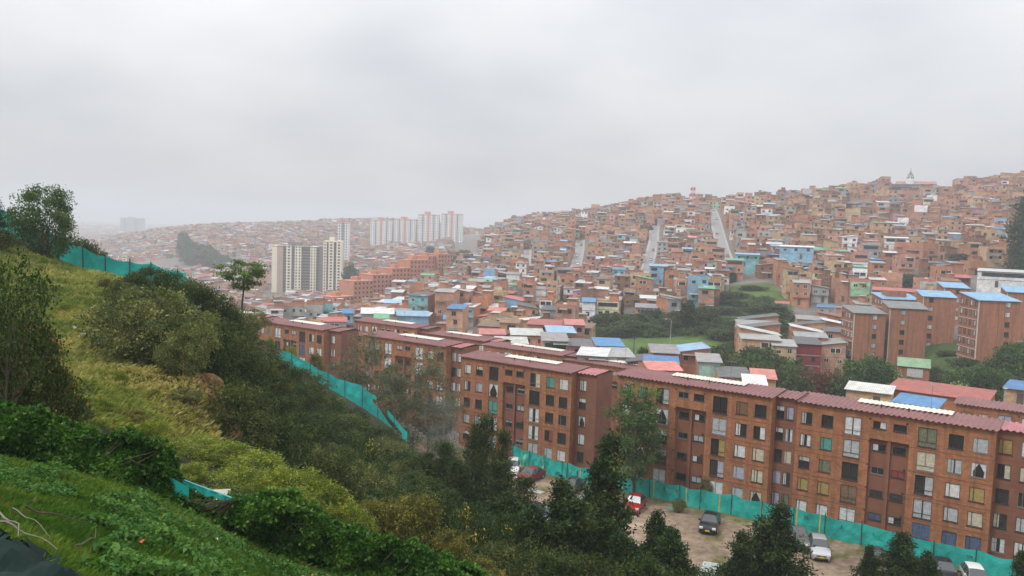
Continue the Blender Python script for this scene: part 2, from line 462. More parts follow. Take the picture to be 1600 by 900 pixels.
# ------------------------------------------------------------------ air: one closed box round everything on the ground
def haze(density):
    mb = MB(); mb.box(-8200, 8200, -60, 5750, -90, 66)
    m = bpy.data.materials.new('haze_air'); m.use_nodes = True; nt = m.node_tree; nt.nodes.clear()
    o = nt.nodes.new('ShaderNodeOutputMaterial'); v = nt.nodes.new('ShaderNodeVolumePrincipled')
    v.inputs['Color'].default_value = (.80, .835, .88, 1); v.inputs['Density'].default_value = density; v.inputs['Anisotropy'].default_value = .2
    nt.links.new(v.outputs[0], o.inputs['Volume'])
    tag(mb.build('haze', [m]), kind='stuff')
haze(.00049)

# ------------------------------------------------------------------ near apartment blocks
def brick_mat(name, c1, c2, mortar, bw=.36, bh=.17, streak=.25):
    m, nt, b, out = new_mat(name)
    co = objco(nt); sp = nt.nodes.new('ShaderNodeSeparateXYZ'); nt.links.new(co, sp.inputs[0])
    ad = nt.nodes.new('ShaderNodeMath'); ad.operation = 'ADD'; nt.links.new(sp.outputs[0], ad.inputs[0]); nt.links.new(sp.outputs[1], ad.inputs[1])
    cb = nt.nodes.new('ShaderNodeCombineXYZ'); nt.links.new(ad.outputs[0], cb.inputs[0]); nt.links.new(sp.outputs[2], cb.inputs[1])
    br = nt.nodes.new('ShaderNodeTexBrick'); nt.links.new(cb.outputs[0], br.inputs['Vector'])
    br.inputs['Color1'].default_value = (*c1, 1); br.inputs['Color2'].default_value = (*c2, 1); br.inputs['Mortar'].default_value = (*mortar, 1)
    br.inputs['Scale'].default_value = 1; br.inputs['Brick Width'].default_value = bw; br.inputs['Row Height'].default_value = bh
    br.inputs['Mortar Size'].default_value = .016; br.inputs['Bias'].default_value = 0
    wc = worldco(nt)
    n = ramp(nt, noise(nt, .9, 5, wc, .65), (.3, 1-streak), (.7, 1+streak*.6))
    col = mixc(nt, br.outputs[0], n, 1.0, 'MULTIPLY')
    # rain streaks: noise stretched upright
    mp = nt.nodes.new('ShaderNodeMapping'); mp.inputs['Scale'].default_value = (1.6, 1.6, .12); nt.links.new(wc, mp.inputs[0])
    col = mixc(nt, col, ramp(nt, noise(nt, 1.3, 4, mp.outputs[0], .6), (.35, .66), (.62, 1.08)), .8, 'MULTIPLY')
    nt.links.new(col, b.inputs['Base Color']); b.inputs['Roughness'].default_value = .88; b.inputs['Specular IOR Level'].default_value = .25
    return m
m_brick = brick_mat('orange_brick', (.45, .185, .085), (.33, .132, .060), (.23, .125, .078))
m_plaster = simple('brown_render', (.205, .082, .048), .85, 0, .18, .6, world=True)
m_seam = simple('brick_band', (.17, .075, .045), .9, 0, .2, 2)
m_conc = simple('grey_concrete', (.34, .33, .31), .9, 0, .2, .8, world=True)
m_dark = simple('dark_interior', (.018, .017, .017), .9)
m_frame = simple('dark_window_frame', (.035, .033, .032), .5)
m_wframe = simple('white_window_frame', (.62, .62, .60), .5)
m_frame_al = simple('aluminium_frame', (.20, .20, .20), .4, .3)

def glass_mat():
    m, nt, b, out = new_mat('window_glass')
    nt.nodes.remove(b)
    tr = nt.nodes.new('ShaderNodeBsdfTransparent'); tr.inputs[0].default_value = (.95, .96, .96, 1)
    gl = nt.nodes.new('ShaderNodeBsdfGlossy'); gl.inputs['Roughness'].default_value = .06; gl.inputs[0].default_value = (.9, .93, .95, 1)
    lw = nt.nodes.new('ShaderNodeLayerWeight'); lw.inputs[0].default_value = .5
    pw = nt.nodes.new('ShaderNodeMath'); pw.operation = 'POWER'; nt.links.new(lw.outputs['Facing'], pw.inputs[0]); pw.inputs[1].default_value = 4
    fr = nt.nodes.new('ShaderNodeMath'); fr.operation = 'MULTIPLY_ADD'; nt.links.new(pw.outputs[0], fr.inputs[0]); fr.inputs[1].default_value = .6; fr.inputs[2].default_value = .05
    mx = nt.nodes.new('ShaderNodeMixShader')
    nt.links.new(fr.outputs[0], mx.inputs[0]); nt.links.new(tr.outputs[0], mx.inputs[1]); nt.links.new(gl.outputs[0], mx.inputs[2]); nt.links.new(mx.outputs[0], out.inputs[0])
    return m
m_glass = glass_mat()
CURT = {}
for k, cc in dict(white=(0.74, 0.74, 0.74), grey=(0.5, 0.51, 0.53), cream=(0.62, 0.56, 0.43), yellow=(.42, .30, .10), blue=(.10, .13, .24), green=(.10, .36, .30), brown=(.22, .13, .07), lilac=(.45, .44, .55), olive=(.20, .20, .13), red=(.35, .06, .07)).items():
    CURT[k] = simple('curtain_'+k, cc, .9, 0, .2, 3)

def roof_mat(name, col, var=.2):
    m, nt, b, out = new_mat(name)
    wc = worldco(nt)
    c_ = mixc(nt, ramp(nt, noise(nt, .5, 5, wc, .65), (.3, tuple(x*(1-var) for x in col)), (.7, tuple(x*(1+var) for x in col))),
              ramp(nt, noise(nt, 5, 4, wc, .7), (.35, .72), (.65, 1.12)), 1.0, 'MULTIPLY')
    nt.links.new(c_, b.inputs['Base Color']); b.inputs['Roughness'].default_value = .55; b.inputs['Specular IOR Level'].default_value = .4
    return m
m_roof = roof_mat('maroon_roof_sheet', (.225, .095, .092))
m_roof2 = roof_mat('faded_red_roof_sheet', (.40, .15, .155))
m_sky = roof_mat('ivory_roof_sheet', (.66, .62, .53), .12)

HB = 12.4
COLS = [(1.28,1.15,1.30,0),(3.40,1.20,1.32,0),(5.93,1.62,1.86,-.05),(8.50,1.25,.74,.45),(10.40,1.25,.74,.45),(12.89,1.68,1.92,-.05),(15.40,1.30,1.40,0),(17.46,1.32,1.42,0)]
WID = 18.67
def wall_holes(mb, x0, x1, z0, z1, y, holes, dep, m=0, mdark=2):
    """upright wall in the x-z plane facing -y with window openings (dep deep, closed by a dark room)"""
    cols_ = {}
    for xa, xb, za, zb in holes: cols_.setdefault((xa, xb), []).append((za, zb))
    x = x0
    for (xa, xb) in sorted(cols_):
        if xa > x: mb.face([(x,y,z0),(xa,y,z0),(xa,y,z1),(x,y,z1)], m)
        z = z0
        for za, zb in sorted(cols_[(xa, xb)]):
            mb.face([(xa,y,z),(xb,y,z),(xb,y,za),(xa,y,za)], m)
            yd = y+dep
            mb.face([(xa,y,za),(xb,y,za),(xb,yd,za),(xa,yd,za)], m); mb.face([(xa,y,zb),(xa,yd,zb),(xb,yd,zb),(xb,y,zb)], m)
            mb.face([(xa,y,za),(xa,yd,za),(xa,yd,zb),(xa,y,zb)], m); mb.face([(xb,y,za),(xb,y,zb),(xb,yd,zb),(xb,yd,za)], m)
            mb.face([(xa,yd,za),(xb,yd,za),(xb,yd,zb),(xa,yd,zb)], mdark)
            z = zb
        mb.face([(xa,y,z),(xb,y,z),(xb,y,z1),(xa,y,z1)], m)
        x = xb
    if x < x1: mb.face([(x,y,z0),(x1,y,z0),(x1,y,z1),(x,y,z1)], m)

_fr = {}
def frame_mesh(w, h, mt):
    k = (round(w, 2), round(h, 2), mt.name)
    if k not in _fr:
        mb = MB(); t = .055; y0, y1 = .03, .09
        mb.box(-w/2, w/2, y0, y1, 0, t); mb.box(-w/2, w/2, y0, y1, h-t, h)
        mb.box(-w/2, -w/2+t, y0, y1, t, h-t); mb.box(w/2-t, w/2, y0, y1, t, h-t)
        if h > 1.6:
            mb.box(-w/2+t, w/2-t, y0, y1, h*.24, h*.24+.045)
            mb.box(-w*.02-.02, -w*.02+.02, y0, y1, h*.24+.045, h-t)
        elif h > 1: mb.box(-w*.22-.022, -w*.22+.022, y0, y1, t, h-t)
        else: mb.box(-.02, .02, y0, y1, t, h-t)
        mb.box(-w/2-.06, w/2+.06, -.05, .028, -.07, -.002)
        _fr[k] = mb.mesh('window', [mt])
    return _fr[k]
_pn = {}
def pane_mesh(w, h):
    k = (round(w, 2), round(h, 2))
    if k not in _pn:
        mb = MB(); mb.face([(-w/2+.05,.06,.05),(w/2-.05,.06,.05),(w/2-.05,.06,h-.05),(-w/2+.05,.06,h-.05)])
        _pn[k] = mb.mesh('pane', [m_glass])
    return _pn[k]
_cu = {}
def curtain_mesh(w, h, kind, colr):
    k = (round(w, 2), round(h, 2), kind, colr)
    if k not in _cu:
        mb = MB(); a, b_ = -w/2+.03, w/2-.03
        spans = dict(full=[(a, b_)], left=[(a, a+(b_-a)*.42)], right=[(b_-(b_-a)*.45, b_)], both=[(a, a+(b_-a)*.36), (b_-(b_-a)*.36, b_)], split=[(a, -.06), (.06, b_)], top=[(a, b_)], tied=[(a, a+(b_-a)*.5), (b_-(b_-a)*.5, b_)])[kind]
        z0 = h*.62 if kind == 'top' else .05
        for i, (xa, xb) in enumerate(spans):
            n = max(6, int((xb-xa)/.045)); fr = R.random()*6
            for j in range(n):
                xs = [xa+(xb-xa)*q/n for q in (j, j+1)]
                ys = [.085+.014*math.sin(q*1.9+fr) for q in (j, j+1)]
                if kind == 'tied':
                    zs_ = [z0, h*.4, h-.04]; sh = [.30, .26, 1.0]; edge = xa if i == 0 else xb
                else: zs_ = [z0, h-.04]; sh = [1, 1]; edge = xa
                for q in range(len(zs_)-1):
                    X0 = [edge+(x-edge)*sh[q] for x in xs]; X1 = [edge+(x-edge)*sh[q+1] for x in xs]
                    mb.face([(X0[0],ys[0],zs_[q]),(X0[1],ys[1],zs_[q]),(X1[1],ys[1],zs_[q+1]),(X1[0],ys[0],zs_[q+1])])
        _cu[k] = mb.mesh('curtain', [CURT[colr]], smooth=False)
    return _cu[k]

def add_window(parent, xc, y, z0, w, h, spec, mt=None):
    """spec: '' = dark room, or (kind, colour)"""
    fo = link('window', frame_mesh(w, h, mt or m_frame), parent, (xc, y, z0))
    link('pane', pane_mesh(w, h), fo)
    if spec: link('curtain', curtain_mesh(w, h, *spec), fo)
    return fo
RANDC = [('full','white')]*5+[('full','grey')]*3+[('full','cream')]*3+[('split','white')]*3+[('both','white')]*2+[('left','white')]*2+[('right','cream')]*2+['']*7+[('full','yellow'),('full','blue'),('full','lilac'),('full','olive'),('top','white'),('tied','white'),('right','grey'),('left','cream')]

def roof_sheet(x0, x1, y0, yr, y1, zf, mats, over=.4, rise=.055, name='roof', parent=None, amp=.07, period=.5):
    """corrugated two-pitch roof: eave at y0, ridge at yr, back eave y1; ribs run up the slope"""
    mb = MB(); n = int((x1-x0)/period)*6
    prof = [(y0-over, zf-over*rise), (yr, zf+(yr-y0)*rise), (y1+.3, zf+(yr-y0)*rise-(y1+.3-yr)*.26)]
    wav = lambda i: amp*math.cos(i*2*math.pi/6)+(.012*math.sin(i*.11))
    xs = [x0+(x1-x0)*i/n for i in range(n+1)]
    for i in range(n):
        for (ya, za), (yb, zb) in zip(prof[:-1], prof[1:]):
            mb.face([(xs[i],ya,za+wav(i)),(xs[i+1],ya,za+wav(i+1)),(xs[i+1],yb,zb+wav(i+1)),(xs[i],yb,zb+wav(i))], 0)
        ya, za = prof[0]
        mb.face([(xs[i],ya,za+wav(i)-.03),(xs[i+1],ya,za+wav(i+1)-.03),(xs[i+1],ya,za+wav(i+1)),(xs[i],ya,za+wav(i))], 0)
        ya, za = prof[0]; yb, zb = prof[1]; yc, zcc = prof[2]
        mb.face([(xs[i],ya,za+wav(i)-.031),(xs[i],yb,zb+wav(i)-.031),(xs[i+1],yb,zb+wav(i+1)-.031),(xs[i+1],ya,za+wav(i+1)-.031)], 0)
    return mb.build(name, mats, parent)

def apartment(label, x, y, ztop, rows=range(5), right='joint', specs=None, seed=1, roofm=None, recess_rows=None, skylight=(5.6, 14.6), group='five storey brick apartment blocks in two rows'):
    rr = random.Random(seed)
    root = empty('apartment_block', (x, y, ztop-HB), -TH); tag(root, label, 'apartment block', group)
    mb = MB(); D = 5.6; holes = []; rec = []
    zrec = HB-2.62
    wins = []
    for ci, (xc, w_, h_, dz) in enumerate(COLS):
        for r in range(5):
            zc_ = HB-1.6-2.4*r+dz
            if r not in rows: continue
            wins.append((ci, r, xc, w_, h_, zc_-h_/2))
            q = (xc-w_/2, xc+w_/2, zc_-h_/2, zc_+h_/2)
            (rec if ci in (3, 4) and r > 0 else holes).append(q)
    R0, R1 = 7.62, 11.32
    zb = -2.2
    hl = [q for q in holes if q[1] < R0]; hr = [q for q in holes if q[0] > R1]; hm = [q for q in holes if R0 < q[0] < R1]
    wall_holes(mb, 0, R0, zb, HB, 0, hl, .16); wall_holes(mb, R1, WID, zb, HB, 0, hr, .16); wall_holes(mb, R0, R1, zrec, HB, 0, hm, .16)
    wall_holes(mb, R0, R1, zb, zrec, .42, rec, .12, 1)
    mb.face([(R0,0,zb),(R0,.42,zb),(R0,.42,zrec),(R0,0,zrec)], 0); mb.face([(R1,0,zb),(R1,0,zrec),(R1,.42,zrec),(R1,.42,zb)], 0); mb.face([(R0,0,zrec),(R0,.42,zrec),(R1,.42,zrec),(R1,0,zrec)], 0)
    mb.box(9.30, 9.62, .12, .415, zb, zrec-.004, 1)
    # returns, ends, back
    mb.face([(0,0,zb),(0,0,HB),(0,D,HB),(0,D,zb)], 0)
    RW = 2.25; ry = 1.35
    if right == 'joint': rcols = [(WID+.52, .86, 1.42), (WID+1.56, .80, 1.42)]
    elif right == 'wide': RW = 3.9; rcols = [(WID+.75, 1.15, 1.42), (WID+2.75, 1.45, 1.42)]
    else: RW = 3.0; rcols = [(WID+.95, 1.05, 1.42)]
    rh = []
    for xc, w_, h_ in rcols:
        for r in range(5):
            if r in rows: rh.append((xc-w_/2, xc+w_/2, HB-1.62-2.4*r-h_/2, HB-1.62-2.4*r+h_/2)); wins.append((8, r, xc, w_, h_, HB-1.62-2.4*r-h_/2))
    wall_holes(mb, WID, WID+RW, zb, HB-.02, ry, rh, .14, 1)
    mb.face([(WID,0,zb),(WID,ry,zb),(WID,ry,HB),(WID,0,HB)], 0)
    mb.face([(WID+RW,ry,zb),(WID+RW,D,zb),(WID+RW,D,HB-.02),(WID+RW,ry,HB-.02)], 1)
    mb.face([(0,D,zb),(0,D,HB),(WID+RW,D,HB),(WID+RW,D,zb)], 0)
    mb.face([(0,0,HB),(WID,0,HB),(WID,D,HB),(0,D,HB)], 0)
    mb.face([(WID,ry,HB-.02),(WID+RW,ry,HB-.02),(WID+RW,D,HB-.02),(WID,D,HB-.02)], 0)
    # small vents on the two sides of the kitchen bay
    for xv in (R0-.15, R1-.4):
        for r in range(5): mb.box(xv, xv+.2, -.012, .05, HB-.62-2.4*r-(.0 if r else .1), HB-.42-2.4*r-(.0 if r else .1), 2)
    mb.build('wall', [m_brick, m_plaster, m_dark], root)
    for r in range(5):
        if r in rows or r-1 in rows:
            zz = HB-1.6-2.4*r-1.30
            for xa, xb, ya in ((0, R0-.02, -.014), (R1+.02, WID, -.014), (WID+.004, WID+RW, ry-.012)):
                s = MB(); s.box(xa, xb, ya, ya+.018, zz, zz+.09); s.build('floor_band', [m_seam], root)
    for ci, r, xc, w_, h_, z0 in wins:
        yy = .42-.02 if (ci in (3, 4) and r > 0) else (ry-.01 if ci == 8 else -.005)
        sp = specs.get((r, ci)) if specs else None
        if sp is None: sp = rr.choice(RANDC) if ci not in (3, 4) else rr.choice(['', '', '', ('top', 'grey'), ('full', 'grey'), ('left', 'white')])
        add_window(root, xc, yy, z0, w_, h_, sp, m_frame if rr.random() < .85 else m_frame_al)
    rf = roof_sheet(-.3, WID+.25, 0, 4.5, D, HB+.16, [roofm or m_roof], parent=root)
    roof_sheet(WID+.25, WID+RW+.15, ry, 4.5, D, HB+.10, [m_roof2 if seed % 2 else m_roof], parent=root)
    if skylight:
        s = MB(); n = int((skylight[1]-skylight[0])/.06); amp = .07
        for i in range(n):
            xa, xb = [skylight[0]+(skylight[1]-skylight[0])*q/n for q in (i, i+1)]
            za, zb2 = [.030*math.cos((q+.3)/.5*2*math.pi)+.125 for q in (xa, xb)]
            y_a, y_b = 2.75, 4.7
            z1 = HB+.16+y_a*.055; z2 = HB+.16+4.5*.055; z3 = z2-(y_b-4.5)*.26
            s.face([(xa,y_a,z1+za),(xb,y_a,z1+zb2),(xb,4.5,z2+zb2),(xa,4.5,z2+za)]); s.face([(xa,4.5,z2+za),(xb,4.5,z2+zb2),(xb,y_b,z3+zb2),(xa,y_b,z3+za)])
        s.build('skylight_strip', [m_sky], root)
    # vent pipes and an aerial on the roof
    for xv in (R0+.6, R1-.5):
        v_ = MB(); v_.tube([(xv, 1.7, HB+.2), (xv, 1.7, HB+.7)], .07, 8); v_.build('vent_pipe', [m_frame], root)
    a_ = MB(); xa = 9.5+rr.random()*3
    a_.tube([(xa, 4.3, HB+.4), (xa, 4.3, HB+2.9)], .022, 5); a_.tube([(xa-.5, 4.3, HB+2.7), (xa+.5, 4.3, HB+2.7)], .014, 4)
    for k in range(4): a_.tube([(xa-.4+k*.27, 4.05, HB+2.7), (xa-.4+k*.27, 4.55, HB+2.7)], .01, 4)
    a_.build('aerial', [m_frame_al], root)
    return root

B3 = {(0,0):('left','grey'),(0,1):'',(0,2):('split','white'),(0,3):('right','white'),(0,4):'',(0,5):('full','olive'),(0,6):'',(0,7):('full','grey'),
 (1,0):('both','white'),(1,1):('full','green'),(1,2):('full','grey'),(1,3):('left','white'),(1,4):'',(1,5):('full','cream'),(1,6):('split','grey'),(1,7):('tied','white'),
 (2,0):('top','grey'),(2,1):('full','olive'),(2,2):'',(2,3):'',(2,4):('full','red'),(2,5):('right','grey'),(2,6):('full','white'),(2,7):('full','yellow'),
 (3,0):('full','yellow'),(3,1):('full','yellow'),(3,2):('full','brown'),(3,3):'',(3,4):'',(3,5):('split','grey'),(3,6):('full','grey'),(3,7):('full','cream'),
 (4,0):('full','white'),(4,1):('full','white'),(4,2):('full','white'),(4,3):('full','blue'),(4,4):('left','white'),(4,5):('full','blue'),(4,6):('full','blue'),(4,7):('full','blue')}
B2 = {(0,0):('left','grey'),(0,1):('left','green'),(0,2):('right','grey'),(0,3):'',(0,4):'',(0,5):'',(0,6):('full','brown'),(0,7):'',
 (1,2):('tied','white'),(1,3):'',(1,4):('left','white'),(1,5):('full','grey'),(1,6):('left','white'),(1,7):('right','white'),
 (2,2):('top','white'),(2,3):'',(2,4):('full','grey'),(2,5):('right','yellow'),(2,6):('full','white'),(2,7):('full','cream'),
 (3,2):('top','grey'),(3,3):'',(3,4):('left','white'),(3,5):('right','lilac'),(3,6):('full','lilac'),(3,7):('split','cream'),
 (4,2):('full','white'),(4,5):('full','white'),(4,6):('full','grey'),(4,7):('tied','cream')}
B1 = {(0,0):('full','white'),(0,1):('top','cream'),(0,2):'',(0,3):'',(0,4):'',(0,5):('right','cream'),(0,6):('full','green'),(0,7):('full','white'),
 (1,0):('left','white'),(1,1):('full','grey'),(1,2):('tied','white'),(1,5):'',(1,6):'',(1,7):'',(2,0):'',(2,1):'',(2,2):('full','green'),(2,5):('both','white'),(2,6):'',(2,7):'',
 (3,0):('full','grey'),(3,1):('full','white'),(3,5):('both','white'),(3,6):('right','red'),(3,7):'',(4,5):('full','grey'),(4,6):('full','grey'),(4,7):('full','white')}
apartment('five-storey orange brick block beside the silver car, green and yellow curtains in its windows', 30.84, 86.38, -17.48, specs=B3, seed=3, right='wide')
apartment('five-storey orange brick block behind the slender tree and the bright red car', 13.16, 97.23, -17.24, specs=B2, seed=2, right='joint')
apartment('five-storey orange brick block with a plain end wall above the maroon car', -6.97, 116.4, -18.73, specs=B1, seed=1, right='end')
apartment('brick block half hidden by thin grey green trees and drifting smoke', -25.3, 139, -19.2, rows=range(4), seed=5, right='joint')
apartment('brick block rising behind the turquoise fence at the foot of the grassy hill', -48.67, 155.75, -19.5, rows=range(3), seed=6, right='end')
apartment('brick block mostly hidden behind the umbrella shaped tree on the hill', -66.5, 168.4, -19.2, rows=range(2), seed=7, right='joint', skylight=(9, 17))
apartment('rear row brick block, farthest from the parking ground, roof seen over the front row', -35.6, 186, -22.4, rows=range(2), seed=8, right='joint')
apartment('rear row brick block, second farthest, with a pale skylight strip on the roof', -20.2, 176, -23.3, rows=range(2), seed=9, right='joint')
apartment('rear row brick block seen over the roof of the block with the plain end wall', -5.25, 162.25, -23.6, rows=range(2), seed=10, right='joint', skylight=(4.5, 16.5))
apartment('rear row brick block seen between the two blocks behind the parked cars', 10.3, 151, -24.2, rows=range(2), seed=11, right='joint')
_p = P(1494, 631, 113)
apartment('rear row brick block behind the block with green and yellow curtains', _p[0], _p[1], _p[2], rows=range(2), seed=12, right='joint', skylight=None)

# ------------------------------------------------------------------ hillside houses
def house_mats():
    m, nt, b, out = new_mat('house_wall')
    wc = worldco(nt); a = attr(nt, 'col')
    c1 = mixc(nt, a, ramp(nt, noise(nt, .45, 5, wc, .7), (.3, .66), (.7, 1.25)), 1, 'MULTIPLY')
    mp = nt.nodes.new('ShaderNodeMapping'); mp.inputs['Scale'].default_value = (1, 1, 5); nt.links.new(wc, mp.inputs[0])
    c1 = mixc(nt, c1, ramp(nt, noise(nt, 1.3, 5, mp.outputs[0], .8), (.3, .62), (.7, 1.28)), 1, 'MULTIPLY')
    nt.links.new(c1, b.inputs['Base Color']); b.inputs['Roughness'].default_value = .9; b.inputs['Specular IOR Level'].default_value = .2
    m2, nt, b, out = new_mat('house_roof')
    wc = worldco(nt); a = attr(nt, 'col')
    c1 = mixc(nt, a, ramp(nt, noise(nt, .7, 5, wc, .75), (.32, .62), (.68, 1.15)), 1, 'MULTIPLY')
    wv = nt.nodes.new('ShaderNodeTexWave'); wv.inputs['Scale'].default_value = 1.1; wv.inputs['Distortion'].default_value = .5; nt.links.new(objco(nt), wv.inputs[0])
    c1 = mixc(nt, c1, ramp(nt, wv.outputs[1], (.2, .86), (.8, 1.06)), 1, 'MULTIPLY')
    nt.links.new(c1, b.inputs['Base Color']); b.inputs['Roughness'].default_value = .6; b.inputs['Specular IOR Level'].default_value = .35
    m3 = simple('house_glass', (.022, .025, .03), .25, 0, .5, .3, .5, world=True)
    m4 = simple('house_door_paint', (.09, .07, .06), .6, 0, .4, .3, world=True)
    return [m, m2, m3, m4]
HM = house_mats(); m_hw, m_hr, m_hg, m_hd = HM
WALLS = {'bare orange brick': (0.460,0.206,0.112), 'pale brick': (0.517,0.312,0.184), 'dark brown brick': (0.253,0.131,0.079), 'rose brick': (0.483,0.250,0.171), 'tan brick': (0.506,0.350,0.197),
 'grey rendered': (0.391,0.413,0.394), 'white painted': (0.780,0.780,0.780), 'cream painted': (0.644,0.587,0.406), 'sky blue painted': (0.276,0.525,0.762), 'teal painted': (0.207,0.525,0.533), 'yellow painted': (0.667,0.525,0.152), 'pink painted': (0.632,0.275,0.356),
 'light green painted': (0.322,0.575,0.356), 'deep red painted': (0.299,0.062,0.057), 'bright orange painted': (0.713,0.250,0.076), 'pale green painted': (0.483,0.700,0.635)}
WALLS.update({'deep red painted': (.20,.03,.032), 'bright orange painted': (.60,.17,.05), 'sky blue painted': (.24,.42,.58), 'pale green painted': (.36,.52,.46)})
WW = ['bare orange brick']*24+['pale brick']*20+['dark brown brick']*13+['rose brick']*18+['tan brick']*8+['grey rendered']*8+['white painted']*6+['cream painted']*3+['sky blue painted']*2+['teal painted']*1+['yellow painted']*1+['pink painted']*1+['light green painted']*1
ROOFS = {'grey tin': (.30,.295,.29), 'rusty tin': (.24,.14,.09), 'white sheet': (.56,.56,.545), 'blue sheet': (.09,.22,.42), 'pale blue sheet': (.27,.42,.56), 'red sheet': (.40,.12,.10), 'green sheet': (.13,.34,.20), 'dark grey tin': (.12,.12,.125), 'coral sheet': (.60,.22,.19), 'bare concrete': (.27,.25,.23)}
RW_ = ['grey tin']*30+['rusty tin']*12+['white sheet']*11+['blue sheet']*4+['pale blue sheet']*4+['red sheet']*6+['green sheet']*2+['dark grey tin']*12+['coral sheet']*3+['bare concrete']*22
NUM = ['', 'one', 'two', 'three', 'four', 'five', 'six']

def jit(c_, rr, a=.14):
    k = 1+rr.uniform(-a, a); return tuple(min(.9, x*k*(1+rr.uniform(-.03, .03))) for x in c_)

def rand_house(rr, w=None, far=False):
    h = dict(w=w or rr.uniform(5.2, 8.6), d=rr.uniform(7, 10.5), st=rr.choice([1, 2, 2, 2, 3, 3, 3, 4] if not far else [1, 2, 2, 2, 3, 3]), wall=rr.choice(WW), roof=rr.choice(RW_), yaw=0)
    h['rt'] = 'flat' if h['roof'] == 'bare concrete' else rr.choice(['mono', 'mono', 'back', 'gable', 'flatsheet', 'flatsheet'])
    h['ov'] = rr.choice([0, 0, .5, .6]); h['mix'] = rr.random() < .3
    h['seed'] = rr.randrange(10**6); h['w'] = w or rr.uniform(3.8, 7.0)
    return h

